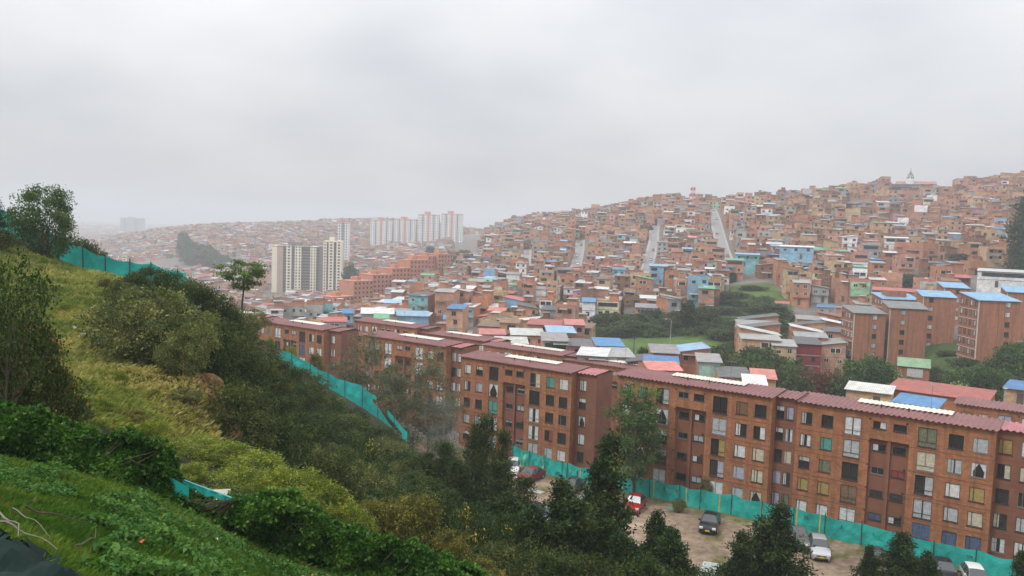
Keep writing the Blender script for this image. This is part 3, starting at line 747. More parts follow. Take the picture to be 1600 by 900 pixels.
def house_geom(h, wins=True, low=False):
    """returns (wall MB, roof MB, [windows (x, z, w, h, face)], door) in the house's own axes; front is -y"""
    rr = random.Random(h['seed']); w, d, st = h['w'], h['d'], h['st']; fh = 2.5; ht = st*fh
    wc = jit(WALLS[h['wall']], rr); rc = jit(ROOFS[h['roof']], rr, .2); sc_ = jit((.33, .31, .29), rr)
    brick = jit(WALLS['bare orange brick' if rr.random() < .6 else 'rose brick'], rr) if 'painted' in h['wall'] or 'rendered' in h['wall'] else wc
    A = MB(); ov = h['ov'] if st > 1 else 0
    hw = w/2
    top2 = ht
    # body: the painted front, bare sides
    def prism(y0, y1, z0, z1, fc, scol):
        zz_ = [z0] + [q*fh for q in range(1, st) if z0 < q*fh-.1 and q*fh < z1-.1] + [z1]
        for za_, zb_ in zip(zz_[:-1], zz_[1:]): A.face([(-hw,y0,za_),(hw,y0,za_),(hw,y0,zb_),(-hw,y0,zb_)], 0, fc if h.get('plain') or rr.random() < .8 else rr.choice([brick, sc_, jit(fc, rr, .3)]))
        A.face([(hw,y0,z0),(hw,y1,z0),(hw,y1,z1),(hw,y0,z1)], 0, scol)
        A.face([(-hw,y1,z0),(-hw,y0,z0),(-hw,y0,z1),(-hw,y1,z1)], 0, scol)
        A.face([(hw,y1,z0),(-hw,y1,z0),(-hw,y1,z1),(hw,y1,z1)], 0, scol)
        A.face([(-hw,y0,z1),(hw,y0,z1),(hw,y1,z1),(-hw,y1,z1)], 0, sc_)
        if ov: A.face([(-hw,y0,z0),(-hw,y1,z0),(hw,y1,z0),(hw,y0,z0)], 0, sc_)
    y0 = 0
    if ov:
        prism(0, d, -5.5, fh, wc if not h.get('mix') else brick, brick); prism(-ov, d, fh+.003, ht, wc, brick)
        y0 = -ov
    else: prism(0, d, -5.5, ht, wc, brick)
    if not low:
        for k in range(1, st):
            z = k*fh; yy = y0 if (ov or True) else 0
            A.box(-hw-.02, hw+.02, (y0 if z > fh or ov else 0)-.09, d+.02, z-.17, z-.012, 0, sc_, True) if k > 1 or not ov else None
        for sx in (-1, 1):
            if rr.random() < .4: A.box(sx*hw-(.22 if sx > 0 else 0), sx*hw+(0 if sx > 0 else .22), y0-.022, y0-.003, .0 if not ov else fh+.01, ht, 0, sc_)
    # half built upper storey or parapet
    B = MB(); rt = h['rt']
    zt = ht
    if rt == 'flat':
        p_ = .45 if rr.random() < .7 else .9
        for a in [(-hw,hw,y0,y0+.15),(-hw,hw,d-.15,d),(-hw,-hw+.15,y0+.15,d-.15),(hw-.15,hw,y0+.15,d-.15)]: B.box(*a, zt-.002, zt+p_, 0, brick, False)
        B.face([(-hw+.15,y0+.15,zt+.02),(hw-.15,y0+.15,zt+.02),(hw-.15,d-.15,zt+.02),(-hw+.15,d-.15,zt+.02)], 1, rc)
        if rr.random() < .55:                                 # stair house with a scrap of roof
            bw = w*rr.uniform(.35, .55); sx = rr.choice((-1, 1)); xa = -hw+.2 if sx < 0 else hw-.2-bw
            B.box(xa, xa+bw, d*.45, d-.2, zt+.02, zt+2.2, 0, brick, False)
            r2 = jit(ROOFS[rr.choice(RW_)], rr, .2)
            B.box(xa-.25, xa+bw+.25, d*.45-.5, d, zt+2.2, zt+2.27, 1, r2)
        elif rr.random() < .5:
            for sx in (-1, 1):
                for yy in (y0+.1, d-.35): B.box(sx*(hw-.3)-.12, sx*(hw-.3)+.12, yy, yy+.24, zt+.02, zt+1.3, 0, sc_, False)
    elif rt == 'flatsheet':
        B.face([(-hw-.25,y0-.45,zt+.18),(hw+.25,y0-.45,zt+.18),(hw+.25,d+.1,zt+.75),(-hw-.25,d+.1,zt+.75)], 1, rc)
        B.face([(-hw-.25,y0-.45,zt+.10),(-hw-.25,y0-.45,zt+.18),(hw+.25,y0-.45,zt+.18),(hw+.25,y0-.45,zt+.10)][::-1], 1, tuple(x*.8 for x in rc))
        B.face([(-hw,y0,zt),(-hw,y0,zt+.2),(-hw,d,zt+.72),(-hw,d,zt)], 0, brick); B.face([(hw,y0,zt),(hw,d,zt),(hw,d,zt+.72),(hw,y0,zt+.2)], 0, brick); B.face([(hw,d,zt),(-hw,d,zt),(-hw,d,zt+.72),(hw,d,zt+.72)], 0, brick)
        if not low:
            for k in range(0 if h.get('plain') else rr.randint(0, 2)):                     # odd replaced sheets
                xa = rr.uniform(-hw, hw-1.5); t0, t1 = sorted((rr.random(), rr.random())); t1 = max(t1, t0+.25); t1 = min(t1, 1)
                f_ = lambda t: (y0-.45+(d+.55-y0)*t, zt+.205+.57*t)
                (ya, za), (yb, zb) = f_(t0), f_(t1); r2 = jit(ROOFS[rr.choice(['white sheet','rusty tin','grey tin','pale blue sheet'])], rr)
                B.face([(xa,ya,za),(xa+1.4,ya,za),(xa+1.4,yb,zb),(xa,yb,zb)], 1, r2)
    elif rt in ('mono', 'back'):
        r_ = w*.17 if rt == 'mono' else 1.1
        if rt == 'mono':                                     # slopes sideways
            if rr.random() < .5: za, zb = zt+.12, zt+.12+r_
            else: za, zb = zt+.12+r_, zt+.12
            B.face([(-hw-.3,y0-.4,za),(hw+.3,y0-.4,zb),(hw+.3,d+.2,zb),(-hw-.3,d+.2,za)], 1, rc)
            B.face([(-hw-.3,y0-.4,za-.08),(hw+.3,y0-.4,zb-.08),(hw+.3,y0-.4,zb),(-hw-.3,y0-.4,za)], 1, tuple(x*.8 for x in rc))
            B.face([(-hw,y0,zt),(hw,y0,zt),(hw,y0,zb-.05),(-hw,y0,za-.05)], 0, wc); B.face([(hw,y0,zt),(hw,d,zt),(hw,d,zb),(hw,y0,zb)], 0, brick); B.face([(-hw,d,zt),(-hw,y0,zt),(-hw,y0,za),(-hw,d,za)], 0, brick)
            B.face([(hw,d,zt),(-hw,d,zt),(-hw,d,za),(hw,d,zb)], 0, brick)
        else:
            B.face([(-hw-.25,y0-.1,zt+.1+r_),(hw+.25,y0-.1,zt+.1+r_),(hw+.25,d+.3,zt+.1),(-hw-.25,d+.3,zt+.1)], 1, rc)
            B.face([(-hw,y0,zt),(hw,y0,zt),(hw,y0,zt+.08+r_),(-hw,y0,zt+.08+r_)], 0, wc)
            B.face([(hw,y0,zt),(hw,d,zt),(hw,d,zt+.15),(hw,y0,zt+.1+r_)], 0, brick); B.face([(-hw,d,zt),(-hw,y0,zt),(-hw,y0,zt+.1+r_),(-hw,d,zt+.15)], 0, brick)
    else:
        r_ = w*.14; ym = (y0+d)/2
        B.face([(-hw-.25,y0-.4,zt+.05),(hw+.25,y0-.4,zt+.05),(hw+.25,ym,zt+.05+r_),(-hw-.25,ym,zt+.05+r_)], 1, rc)
        B.face([(hw+.25,d+.3,zt+.05),(-hw-.25,d+.3,zt+.05),(-hw-.25,ym,zt+.05+r_),(hw+.25,ym,zt+.05+r_)], 1, rc)
        for sx in (-1, 1):
            q = [(sx*hw,y0,zt),(sx*hw,d,zt),(sx*hw,ym,zt+r_)]; B.face(q if sx > 0 else q[::-1], 0, brick)
    if not low:
        for k in range(1, st+1):
            if rr.random() < .22:
                xa = rr.uniform(-hw, 0); xb = min(hw, xa+rr.uniform(1.8, w)); r2 = jit(ROOFS[rr.choice(RW_)], rr, .2); zz = k*fh-.25
                B.face([(xa,y0-.95,zz-.22),(xb,y0-.95,zz-.22),(xb,y0-.01,zz),(xa,y0-.01,zz)], 1, r2); B.face([(xa,y0-.95,zz-.27),(xb,y0-.95,zz-.27),(xb,y0-.01,zz-.05),(xa,y0-.01,zz-.05)], 1, r2)
        if rt != 'flat' and not h.get('plain') and rr.random() < .35:
            xa = rr.uniform(-hw, hw*.3); A.box(xa, xa+w*.35, d*.5, d*.9, zt-.3, zt+1.9+rr.random(), 0, brick, False)
            zq = max(v_[2] for v_ in A.v[-8:]); r2 = jit(ROOFS[rr.choice(RW_)], rr, .2); B.box(xa-.2, xa+w*.35+.2, d*.5-.3, d*.9+.2, zq+.003, zq+.07, 1, r2)
    W_ = []
    if wins:
        n = 1 if w < 4.5 else (2 if w < 7 else 3)
        for k in range(st):
            z = k*fh; kinds = rr.choice(['even', 'even', 'wide', 'pair', 'blind', 'blind', 'open' if k == st-1 else 'even'])
            if kinds == 'blind' and (k > 0 or rr.random() < .5): continue
            yy = y0 if (k > 0 or not ov) else 0
            if k == 0 and not low:
                W_.append(('door', rr.uniform(-hw*.6, hw*.6), 0, .95, 2.05, yy)); continue
            if kinds == 'open': W_.append(('window', 0, z+.95, w*.84, 1.25, yy))  # open top storey: its recess shade is painted as one wide dark pane
            elif kinds == 'wide': W_.append(('window', rr.uniform(-.2, .2)*w, z+.75, w*.42, 1.25, yy))
            else:
                ww = rr.uniform(.8, 1.35)
                for i in range(n): W_.append(('window', -hw+w*(i+.5)/n+rr.uniform(-.3, .3), z+rr.uniform(.75, 1.0), ww, rr.uniform(.8, 1.3), yy))
    side = []
    if rr.random() < .45:
        for k in range(st):
            for yy in (d*.3, d*.68):
                if rr.random() < .6: side.append((rr.choice((-1, 1)), yy, k*fh+1.0, .9, 1.0))
    for sx, yy, z, ww, hh in side:
        x = sx*(hw+.012)
        q = [(x,yy-ww/2,z),(x,yy+ww/2,z),(x,yy+ww/2,z+hh),(x,yy-ww/2,z+hh)]
        A.face(q if sx > 0 else q[::-1], 2)
    return A, B, W_

def unit_window():
    mb = MB(); mb.box(-.5, .5, -.05, -.02, 0, 1, 0)
    for a in [(-.5,.5,0,.06),(-.5,.5,.94,1),(-.5,-.45,.06,.94),(.45,.5,.06,.94),(-.03,.03,.06,.94)]: mb.box(a[0], a[1], -.09, -.051, a[2], a[3], 1)
    return mb
_uw = [unit_window().mesh('window', [m_hg, fm]) for fm in (m_wframe, m_frame, m_frame_al)]
_d = MB(); _d.box(-.5, .5, -.06, -.01, 0, 1); _d.box(-.40, .40, -.075, -.061, .08, .92); _ud = _d.mesh('door', [m_hd])

def house_object(h, x, y, z, label, parts=True, name='house', group='houses stacked up the hillside'):
    root = empty(name, (x, y, z), h['yaw']); tag(root, short(label), 'house', group)
    A, B, W_ = house_geom(h)
    rr = random.Random(h['seed']+5)
    if not parts:
        for k, xc, z0, w_, h_, yy in W_: A.face([(xc-w_/2,yy-.02,z0),(xc+w_/2,yy-.02,z0),(xc+w_/2,yy-.02,z0+h_),(xc-w_/2,yy-.02,z0+h_)], 2 if k == 'window' else 3)
    A.build('wall', HM, root); B.build('roof', HM, root)
    if parts:
        um = rr.choice(_uw)
        for k, xc, z0, w_, h_, yy in W_:
            link(k, um if k == 'window' else _ud, root, (xc, yy, z0), None, (w_, 1, h_))
    if rr.random() < .3 and h['rt'] == 'flat' and parts:
        t = MB(); cx, cy = rr.uniform(-.25, .25)*h['w'], h['d']*.3; zt = h['st']*2.5+.02
        t.tube([(cx,cy,zt),(cx,cy,zt+.95),(cx,cy,zt+1.12)], [.55,.6,.25], 10); t.build('water_tank', [m_frame if rr.random() < .6 else m_sky], root)
    return root

# special buildings occupy ground that random houses keep off: (x, y, radius)
KEEP = []
BASE_YAW = -math.radians(10)
def short(t):
    for a, b in ((' painted', ''), ('flat concrete roof', 'flat roof'), (' sheet roof', ' roof'), (' tin roof', ' roof'), ('steep street below the mast', 'steep street by the mast'), ('stepped salmon apartments', 'stepped apartments'), (' the ', ' ')):
        if len(t.split()) <= 16: break
        t = t.replace(a, b)
    return t
def roofname(h): return 'flat concrete roof' if h['rt'] == 'flat' else h['roof']+' roof'
def special(px, pytop, d, wpx, st, wall, roof, rt, label, dep=8, yaw=0., ov=0, name='house', seed=None, group='houses stacked up the hillside'):
    p = P(px, pytop, d); h = dict(w=max(2.5, wpx/F_*d), d=dep, st=st, wall=wall, roof=roof, rt=rt, yaw=-math.atan2(p[0], p[1])+math.radians(yaw), ov=ov, mix=False, plain=True, seed=seed or int(px*7+pytop))
    z0 = p[2]-st*2.5-.1
    fx, fy = math.sin(-h['yaw']), math.cos(-h['yaw'])
    KEEP.append((p[0]+fx*dep/2, p[1]+fy*dep/2, max(h['w'], dep)*.5+2.0))
    return house_object(h, p[0], p[1], z0, label, True, name, group)
V = 'houses on the valley floor behind the apartment blocks'
SPECIALS = [
 (906,541,163,39,2,'pink painted','dark grey tin','flatsheet','pink painted house with black windows beside the blue roofed brick house',7,4),
 (868,533,160,40,2,'grey rendered','grey tin','flatsheet','grey walled house with a grey tin roof beside the pink house',9,4),
 (954,541,172,44,2,'bare orange brick','blue sheet','flatsheet','brick house with a bright blue sheet roof at the edge of the park lawn',9,8),
 (1040,552,152,42,1,'bare orange brick','grey tin','flatsheet','low brick house with a grey tin roof behind the coral roof',8,6),
 (1085,550,158,46,2,'bare orange brick','pale blue sheet','mono','brick house with a pale blue roof above the pale green house',8,12),
 (1109,566,147,36,2,'pale green painted','grey tin','flatsheet','pale green house with wide windows behind the apartment roofs',7,5),
 (1034,568,140,52,1,'grey rendered','blue sheet','flatsheet','low house under a blue sheet roof just behind the coral roof',5,3),
 (1040,578,131,52,1,'rose brick','coral sheet','gable','low house with a broad coral roof right behind the apartment roofs',9,14),
 (1150,590,139,48,1,'pale brick','dark grey tin','flatsheet','low brick house with a dark tin roof beside the pale green house',8,8),
 (1194,592,138,36,1,'tan brick','coral sheet','flatsheet','small tan house with an orange roof at the foot of the park trees',7,4),
 (1180,601,128,34,1,'grey rendered','white sheet','flatsheet','low grey shed with a white sheet roof beside the orange roofed house',6,4),
 (925,556,150,46,1,'grey rendered','white sheet','flatsheet','low shed with a white sheet roof in front of the pink house',7,-6),
 (970,558,150,44,1,'grey rendered','grey tin','flatsheet','low shed with a patched grey roof in front of the blue roofed house',8,10),
 (1000,566,146,40,1,'dark brown brick','dark grey tin','mono','low dark brick house beside the blue sheet roof',7,2),
 (825,524,196,52,2,'rose brick','white sheet','flatsheet','wide house with a white sheet roof left of the grey walled house',9,4),
 (878,520,195,44,2,'bare orange brick','pale blue sheet','flatsheet','brick house with a long pale blue roof behind the grey walled house',9,6),
 (899,508,205,30,2,'rose brick','coral sheet','flatsheet','brick house with a faded pink roof next to the park trees',8,4),
 (850,508,212,52,2,'pale brick','red sheet','flatsheet','wide pale brick house with a faded red roof left of the park trees',9,-4),
 (770,522,200,40,1,'grey rendered','coral sheet','gable','low house with a broken pink roof behind the rear apartment roofs',9,4),
 (800,536,176,50,1,'grey rendered','white sheet','gable','long low shed with a bright white roof behind the rear apartment roofs',8,6),
 (900,480,262,20,3,'rose brick','grey tin','flatsheet','three-storey rose brick house left of the white fronted one above the park trees',10,0),
 (920,472,258,20,4,'white painted','blue sheet','flatsheet','white fronted four-storey house above the park trees',10,0),
 (950,471,262,36,4,'cream painted','bare concrete','flat','cream four-storey house with open frames above the park trees',11,0),
 (1010,481,262,34,2,'bright orange painted','grey tin','flatsheet','bright orange painted house above the park trees',9,0),
 (1053,470,258,20,3,'grey rendered','grey tin','mono','grey house with a steep grey roof by the tall round tree in the park',9,25),
 (1026,416,330,22,3,'sky blue painted','pale blue sheet','flatsheet','sky blue house on the corner of the steep street below the mast',9,0),
 (1001,429,322,32,4,'tan brick','bare concrete','flat','tall tan brick house with blind walls at the foot of a steep street',10,0),
 (645,494,232,50,2,'sky blue painted','pale blue sheet','flatsheet','sky blue house with pale blue roofs between brick houses in the valley',9,0),
 (590,490,225,50,2,'grey rendered','white sheet','gable','grey house under a broad white gable roof near the stepped apartments',9,0),
 (596,498,215,22,1,'grey rendered','green sheet','flatsheet','low house with a small green sheet roof near the stepped apartments',7,0),
 (686,482,268,34,2,'pale brick','green sheet','flatsheet','pale brick house with a long green roof in the valley',9,0),
 (711,499,236,36,2,'cream painted','blue sheet','gable','cream house with a strong blue roof in the valley',9,0),
 (614,474,282,26,2,'rose brick','pale blue sheet','flatsheet','rose brick house with a pale blue roof at the foot of the stepped apartments',9,0),
 (524,502,212,34,2,'grey rendered','red sheet','gable','grey house with a bright red roof left of the stepped apartments',8,0),
 (544,490,226,16,3,'sky blue painted','blue sheet','flatsheet','narrow tall blue house under scaffolding by the stepped apartments',8,0),
 (753,440,330,40,2,'pale brick','green sheet','flatsheet','pale brick house with a teal green parapet roof above the valley',9,0),
 (458,480,300,36,3,'grey rendered','bare concrete','flat','grey three-storey house with rows of windows below the cream high-rises',10,0),
 (492,476,305,26,4,'grey rendered','bare concrete','flat','tall grey house next to a glazed one below the cream high-rises',10,0),
 (509,474,310,22,4,'teal painted','grey tin','flat','teal glazed house below the tallest cream high-rise',10,0),
 (430,482,290,26,2,'white painted','bare concrete','flat','white low house nearest the umbrella shaped tree below the cream high-rises',10,0),
 (1264,538,196,38,3,'deep red painted','dark grey tin','flatsheet','deep red three-storey house at the end of the terraced roofs',9,8),
 (1226,541,192,36,3,'tan brick','grey tin','flatsheet','tan brick three-storey house joined to the deep red one',9,6),
 (1302,540,200,38,3,'rose brick','grey tin','mono','blind rose brick gable end between the deep red house and a brick tower',10,10),
 (1304,492,250,20,2,'sky blue painted','pale blue sheet','flat','small sky blue house with white window bands beside the brick towers',7,0),
 (1290,480,258,24,2,'grey rendered','blue sheet','gable','grey house with a bright blue roof behind the terraced roofs',7,0),
 (1222,474,262,20,2,'white painted','red sheet','gable','white house with a red gable roof below the green gully',7,0),
 (1396,455,262,60,1,'rose brick','red sheet','flatsheet','house with a wide red roof behind the blue roofed brick tower',10,0),
 (1411,340,430,16,2,'white painted','bare concrete','flat','white two-storey cube house with four windows high on the hill',9,0),
 (1568,425,262,70,2,'white painted','white sheet','flatsheet','long white warehouse with a pale roof behind the brick towers',12,0),
 (1400,372,360,34,3,'white painted','white sheet','flatsheet','white fronted house with a pale sheet roof above the brick towers',10,0),
 (1420,380,345,40,4,'bare orange brick','bare concrete','flat','tall blind orange brick house above the gully trees',11,0),
 (1362,415,318,22,3,'white painted','grey tin','flatsheet','white three-storey house above the terraced roofs',9,0),
 (1340,413,322,34,2,'sky blue painted','grey tin','flatsheet','sky blue house beside the white three-storey house',9,0),
 (1523,352,400,24,4,'bare orange brick','white sheet','flatsheet','four-storey orange brick house with a white roof near the tall conifer',10,0),
 (1245,386,345,50,2,'sky blue painted','white sheet','flatsheet','sky blue house with a white roof below the widest steep street',9,0),
 (1168,398,350,36,2,'teal painted','pale blue sheet','flatsheet','teal house at the foot of the widest steep street',9,0),
]
for a in SPECIALS:
    px, pyt, d, wpx, st, wall, roof, rt, lab, dep, yaw = a
    special(px, pyt, d, wpx, st, wall, roof, rt, lab, dep, yaw, group=V if d < 240 else 'houses stacked up the hillside')

# long low buildings right behind the near blocks
def low_hall(px, pytop, d, wpx, wall, roof, label, dep=8, yaw=0, st=1, rt='flatsheet'):
    return special(px, pytop, d, wpx, st, wall, roof, rt, label, dep, yaw, group=V)
low_hall(1462, 617, 123, 142, 'bare orange brick', 'red sheet', 'long low brick building with a bright red sheet roof behind the apartment roof', 8, -10)
low_hall(1357, 612, 124, 66, 'tan brick', 'white sheet', 'low tan brick building with patched white and grey roof sheets beside the red roof', 4.5, -6)
low_hall(1430, 633, 108, 64, 'rose brick', 'blue sheet', 'low brick shed with a blue sheet roof in front of the long red roof', 4.5, -12)
low_hall(1592, 609, 128, 40, 'tan brick', 'blue sheet', 'small tan brick house under a blue sheet canopy by the curved street lamp', 6, -8)

# terraced rows with sloping roofs (each house its own thing)
TG = 'terraced houses with sloping roofs beside the gully'
def terrace(rows_, label_fmt):
    k = 0
    for px, pyt, d, wpx, roof, wall in rows_:
        special(px, pyt, d, wpx, 2, wall, roof, 'mono' if k % 3 else 'flatsheet', label_fmt.format(['lowest', 'second lowest', 'third', 'fourth', 'fifth', 'sixth', 'topmost'][k], roof, wall), 7, (8 if 'left' in label_fmt else 6), group=TG); k += 1
terrace([(1190,531,196,60,'grey tin','pale brick'),(1188,523,203,62,'white sheet','rose brick'),(1186,515,211,64,'dark grey tin','bare orange brick'),(1185,508,220,62,'grey tin','tan brick'),(1186,501,229,58,'dark grey tin','rose brick')],
        '{} house of the terrace left of the gully bushes, {} roof, {} walls')
terrace([(1268,527,206,48,'grey tin','bare orange brick'),(1262,519,213,50,'white sheet','rose brick'),(1264,510,221,48,'dark grey tin','pale brick'),(1270,500,231,46,'grey tin','tan brick')],
        '{} house of the terrace behind the deep red house, {} roof, {} walls')
terrace([(1308,519,212,36,'dark grey tin','rose brick'),(1306,507,223,38,'white sheet','bare orange brick'),(1300,496,236,40,'rusty tin','bare orange brick')],
        '{} terraced house next to the grey roofed brick tower, {} roof, {} walls')

# ------------------------------------------------------------------ brick towers with sloping roofs
m_tbrick = brick_mat('tower_brick', (.42, .165, .088), (.35, .135, .072), (.28, .15, .10), .3, .1, .15)
m_stripe = simple('pale_corner_stripe', (.52, .49, .45), .8)
m_tblue = roof_mat('blue_roof_sheet', (.19, .36, .52), .25)
m_tgrey = roof_mat('grey_roof_sheet', (.17, .17, .165), .2)
m_tgreen = roof_mat('green_roof_sheet', (.20, .32, .19), .25)
TWG = 'brick tower blocks with sloping roofs'
def tower(label, px, pytop, pybase, d, wpx, dep, yaw, roofm, wincol=.68, leftgrid=True, floors=None, pent=0, seed=0):
    """px: image column of the near corner between the left face and the main wall"""
    p = P(px, pytop, d); b = P(px, pybase, d); h = p[2]-b[2]; w = wpx/F_*d/math.cos(math.radians(yaw))
    yw = -math.atan2(p[0], p[1])+math.radians(yaw)
    root = empty('brick_tower', (p[0], p[1], p[2]-h), yw); tag(root, label, 'apartment tower', TWG)
    n = floors or max(4, round(h/2.45)); fh = h/n
    A = MB()
    ws = []
    xc = w*wincol
    holes = [(xc-.55, xc+.55, h-fh*(k+1)+.85, h-fh*(k+1)+2.0) for k in range(n)]
    wall_holes(A, 0, w, -4, h, 0, holes, .14, 0, 2)
    A.face([(0,dep,-4),(0,0,-4),(0,0,h),(0,dep,h)], 0); A.face([(w,0,-4),(w,dep,-4),(w,dep,h),(w,0,h)], 0); A.face([(w,dep,-4),(0,dep,-4),(0,dep,h),(w,dep,h)], 0)
    A.face([(0,0,h),(w,0,h),(w,dep,h),(0,dep,h)], 0)
    # recessed joint line on the main wall
    A.box(w*.5-.05, w*.5+.05, -.012, .02, 0, h-.05, 3)
    A.build('wall', [m_tbrick, m_plaster, m_dark, m_seam], root)
    s = MB(); s.box(-.05, .16, -.05, .1, 0, h, 0); s.build('corner_stripe', [m_stripe], root)
    for (xa, xb, za, zb) in holes:
        sp = R.choice(['', '', ('full', 'grey'), ('full', 'white')])
        add_window(root, (xa+xb)/2, 0, za, xb-xa, zb-za, sp)
    if leftgrid:
        m = max(2, int(dep/1.9))
        for j in range(m):
            for k in range(n):
                f = add_window(root, 0, 0, 0, 1.05, 1.25, R.choice(['', ('full', 'grey'), ('full', 'white'), ('left', 'grey')]))
                f.location = (-.11, dep*(j+.5)/m, h-fh*(k+1)+.8); f.rotation_euler = (0, 0, -math.pi/2)
        sl = MB()
        for k in range(1, n): sl.box(-.03, -.003, .1, dep, h-fh*k-.12, h-fh*k, 0)
        sl.build('floor_band', [m_stripe], root)
    rf = MB(); o = .35
    rf.face([(-o,-o,h+.06),(w+o,-o,h+.06),(w+o,dep+o,h+1.25),(-o,dep+o,h+1.25)]); rf.face([(-o,-o,h-.06),(-o,-o,h+.06),(-o,dep+o,h+1.25),(-o,dep+o,h+1.13)]); rf.face([(-o,-o,h-.06),(w+o,-o,h-.06),(w+o,-o,h+.06),(-o,-o,h+.06)])
    rf.face([(-o,-o,h-.07),(-o,dep+o,h+1.12),(w+o,dep+o,h+1.12),(w+o,-o,h-.07)])
    rf.build('roof', [roofm], root)
    g = MB()
    for x_ in (0, w): g.face([(x_,.0,h),(x_,dep,h),(x_,dep,h+1.1)])
    g.face([(w,dep,h),(0,dep,h),(0,dep,h+1.1),(w,dep,h+1.1)]); g.build('gable_wall', [m_tbrick], root)
    if pent:
        q = MB(); q.box(w*.2, w*.75, dep*.35, dep*.8, h+.5, h+pent, 0); q.build('stair_house', [m_tbrick], root)
    cx, cy = p[0]+w/2*math.cos(yw)-dep/2*math.sin(yw), p[1]+w/2*math.sin(yw)+dep/2*math.cos(yw)
    KEEP.append((cx, cy, max(w, dep)*.62+1.5))
    return root
tower('brick tower with a grey sloping roof nearest the round green tree', 1335, 489, 592, 203, 46, 8, 22, m_tgrey, .66)
tower('brick tower with a grey sloping roof behind the green roofed shed', 1391, 481, 588, 204, 53, 8, 14, m_tgrey, .36, leftgrid=False)
tower('brick tower with a pale blue roof rising behind the two grey roofed towers', 1443, 463, 560, 216, 46, 8.5, 12, m_tblue, .25, leftgrid=False)
tower('brick tower with a blue roof and stair house, half hidden by grey roofed towers', 1380, 467, 560, 226, 52, 8, 22, m_tblue, .6, pent=2.2)
tower('brick tower with a blue roof farthest back between the blue roofed towers', 1476, 449, 545, 236, 34, 8, 14, m_tblue, .55, leftgrid=False)
tower('broad brick tower with a blue roof and many windows on its narrow side', 1530, 469, 577, 186, 56, 9, 26, m_tblue, .72)
tower('brick tower with a blue roof cut by the edge of the photo', 1574, 456, 560, 212, 60, 9, 10, m_tblue, .5, leftgrid=False)

# shed with a green roof below the towers
p = P(1428, 573, 170); root = empty('garden_shed', (p[0], p[1], p[2]-2.3), -math.atan2(p[0], p[1])+.05); tag(root, 'small brick shed with a weathered green roof and white grid window below the towers', 'shed')
A = MB(); A.box(-3.0, 3.0, 0, 4, -2, 2.3, 0); A.build('wall', [m_tbrick], root)
A = MB(); A.face([(-3.2,-.4,2.25),(3.2,-.4,2.25),(3.2,2,3.9),(-3.2,2,3.9)]); A.face([(3.2,4.4,2.25),(-3.2,4.4,2.25),(-3.2,2,3.9),(3.2,2,3.9)])
for sx in (-3.0, 3.0): A.face([(sx,0,2.3),(sx,4,2.3),(sx,2,3.7)])
A.build('roof', [m_tgreen], root)
A = MB(); A.box(-1.2, 1.7, -.06, -.004, .1, 1.9, 0)
for i in range(6): A.box(-1.2+i*.58-.03, -1.2+i*.58+.03, -.09, -.061, .1, 1.9, 1)
A.box(-1.2, 1.7, -.10, -.091, .97, 1.05, 1); A.build('window', [simple('milky_pane', (.5, .5, .5), .4), m_wframe], root)
KEEP.append((p[0], p[1]+2, 5))

# ------------------------------------------------------------------ stepped brick apartments on the slope
m_sbrick = simple('salmon_brick', (.47, .205, .125), .9, 0, .12, .4, world=True)
def slab_windows(A, w, z0, n, fh, cols, ww, hh, y=-.012, m=1, skip=()):
    for k in range(n):
        for j in range(cols):
            if j in skip: continue
            xc = w*(j+.5)/cols; z = z0+k*fh+.9
            A.face([(xc-ww/2,y,z),(xc+ww/2,y,z),(xc+ww/2,y,z+hh),(xc-ww/2,y,z+hh)], m)
def block(name, label, cat, group, x0, y0, x1, y1, zb, h, dep, mats, cols, n, ww=1.1, hh=1.2, bands=True, keep=True):
    L = math.hypot(x1-x0, y1-y0); rz = math.atan2(y1-y0, x1-x0)
    root = empty(name, (x0, y0, zb), rz); tag(root, label, cat, group)
    A = MB(); A.box(0, L, 0, dep, -6, h, 0); A.build('wall', [mats[0]], root)
    fh = h/n
    for j in range(cols):
        for k in range(n): link('window', _uw[1], root, (L*(j+.5)/cols, -.0, k*fh+.75), None, (ww, 1, hh))
    A = MB(); A.box(-.2, L+.2, -.25, dep+.2, h+.002, h+.25, 0); A.box(L*.35, L*.6, dep*.3, dep*.7, h+.25, h+2.2, 0, bottom=False); A.build('roof', [mats[2]], root)
    # side windows and dark joint
    A = MB(); A.box(L-.25, L-.02, -.03, -.004, 0, h, 0); A.build('joint', [m_seam], root)
    if keep: KEEP.append(((x0+x1)/2-math.sin(rz)*dep/2, (y0+y1)/2+math.cos(rz)*dep/2, max(L, dep)*.55+2))
    return root
SG = 'stepped brick apartment blocks climbing the slope'
def stepped():
    segs = [(522,553,463,500,400),(553,583,440,486,418),(583,613,430,474,432),(613,641,420,463,446),(641,669,407,455,460),(669,685,401,446,471),(685,708,398,440,478)]
    names = ['lowest', 'second lowest', 'third lowest', 'middle', 'third highest', 'second highest', 'topmost']
    for (xa, xb, yt, yb, d), nm in zip(segs, names):
        a = P(xa, yt+ (2 if nm == 'lowest' else 0), d); b = P(xb, yt-3, d+11)
        zb = a[2]-14.5
        block('stepped_apartment', f'{nm} salmon brick block of the stepped row climbing the slope', 'apartment block', SG, a[0], a[1], b[0], b[1], zb, 14.5, 11, [m_sbrick, m_hg, m_sbrick], 5 if xb-xa > 20 else 3, 6, 1.0, 1.1)
stepped()

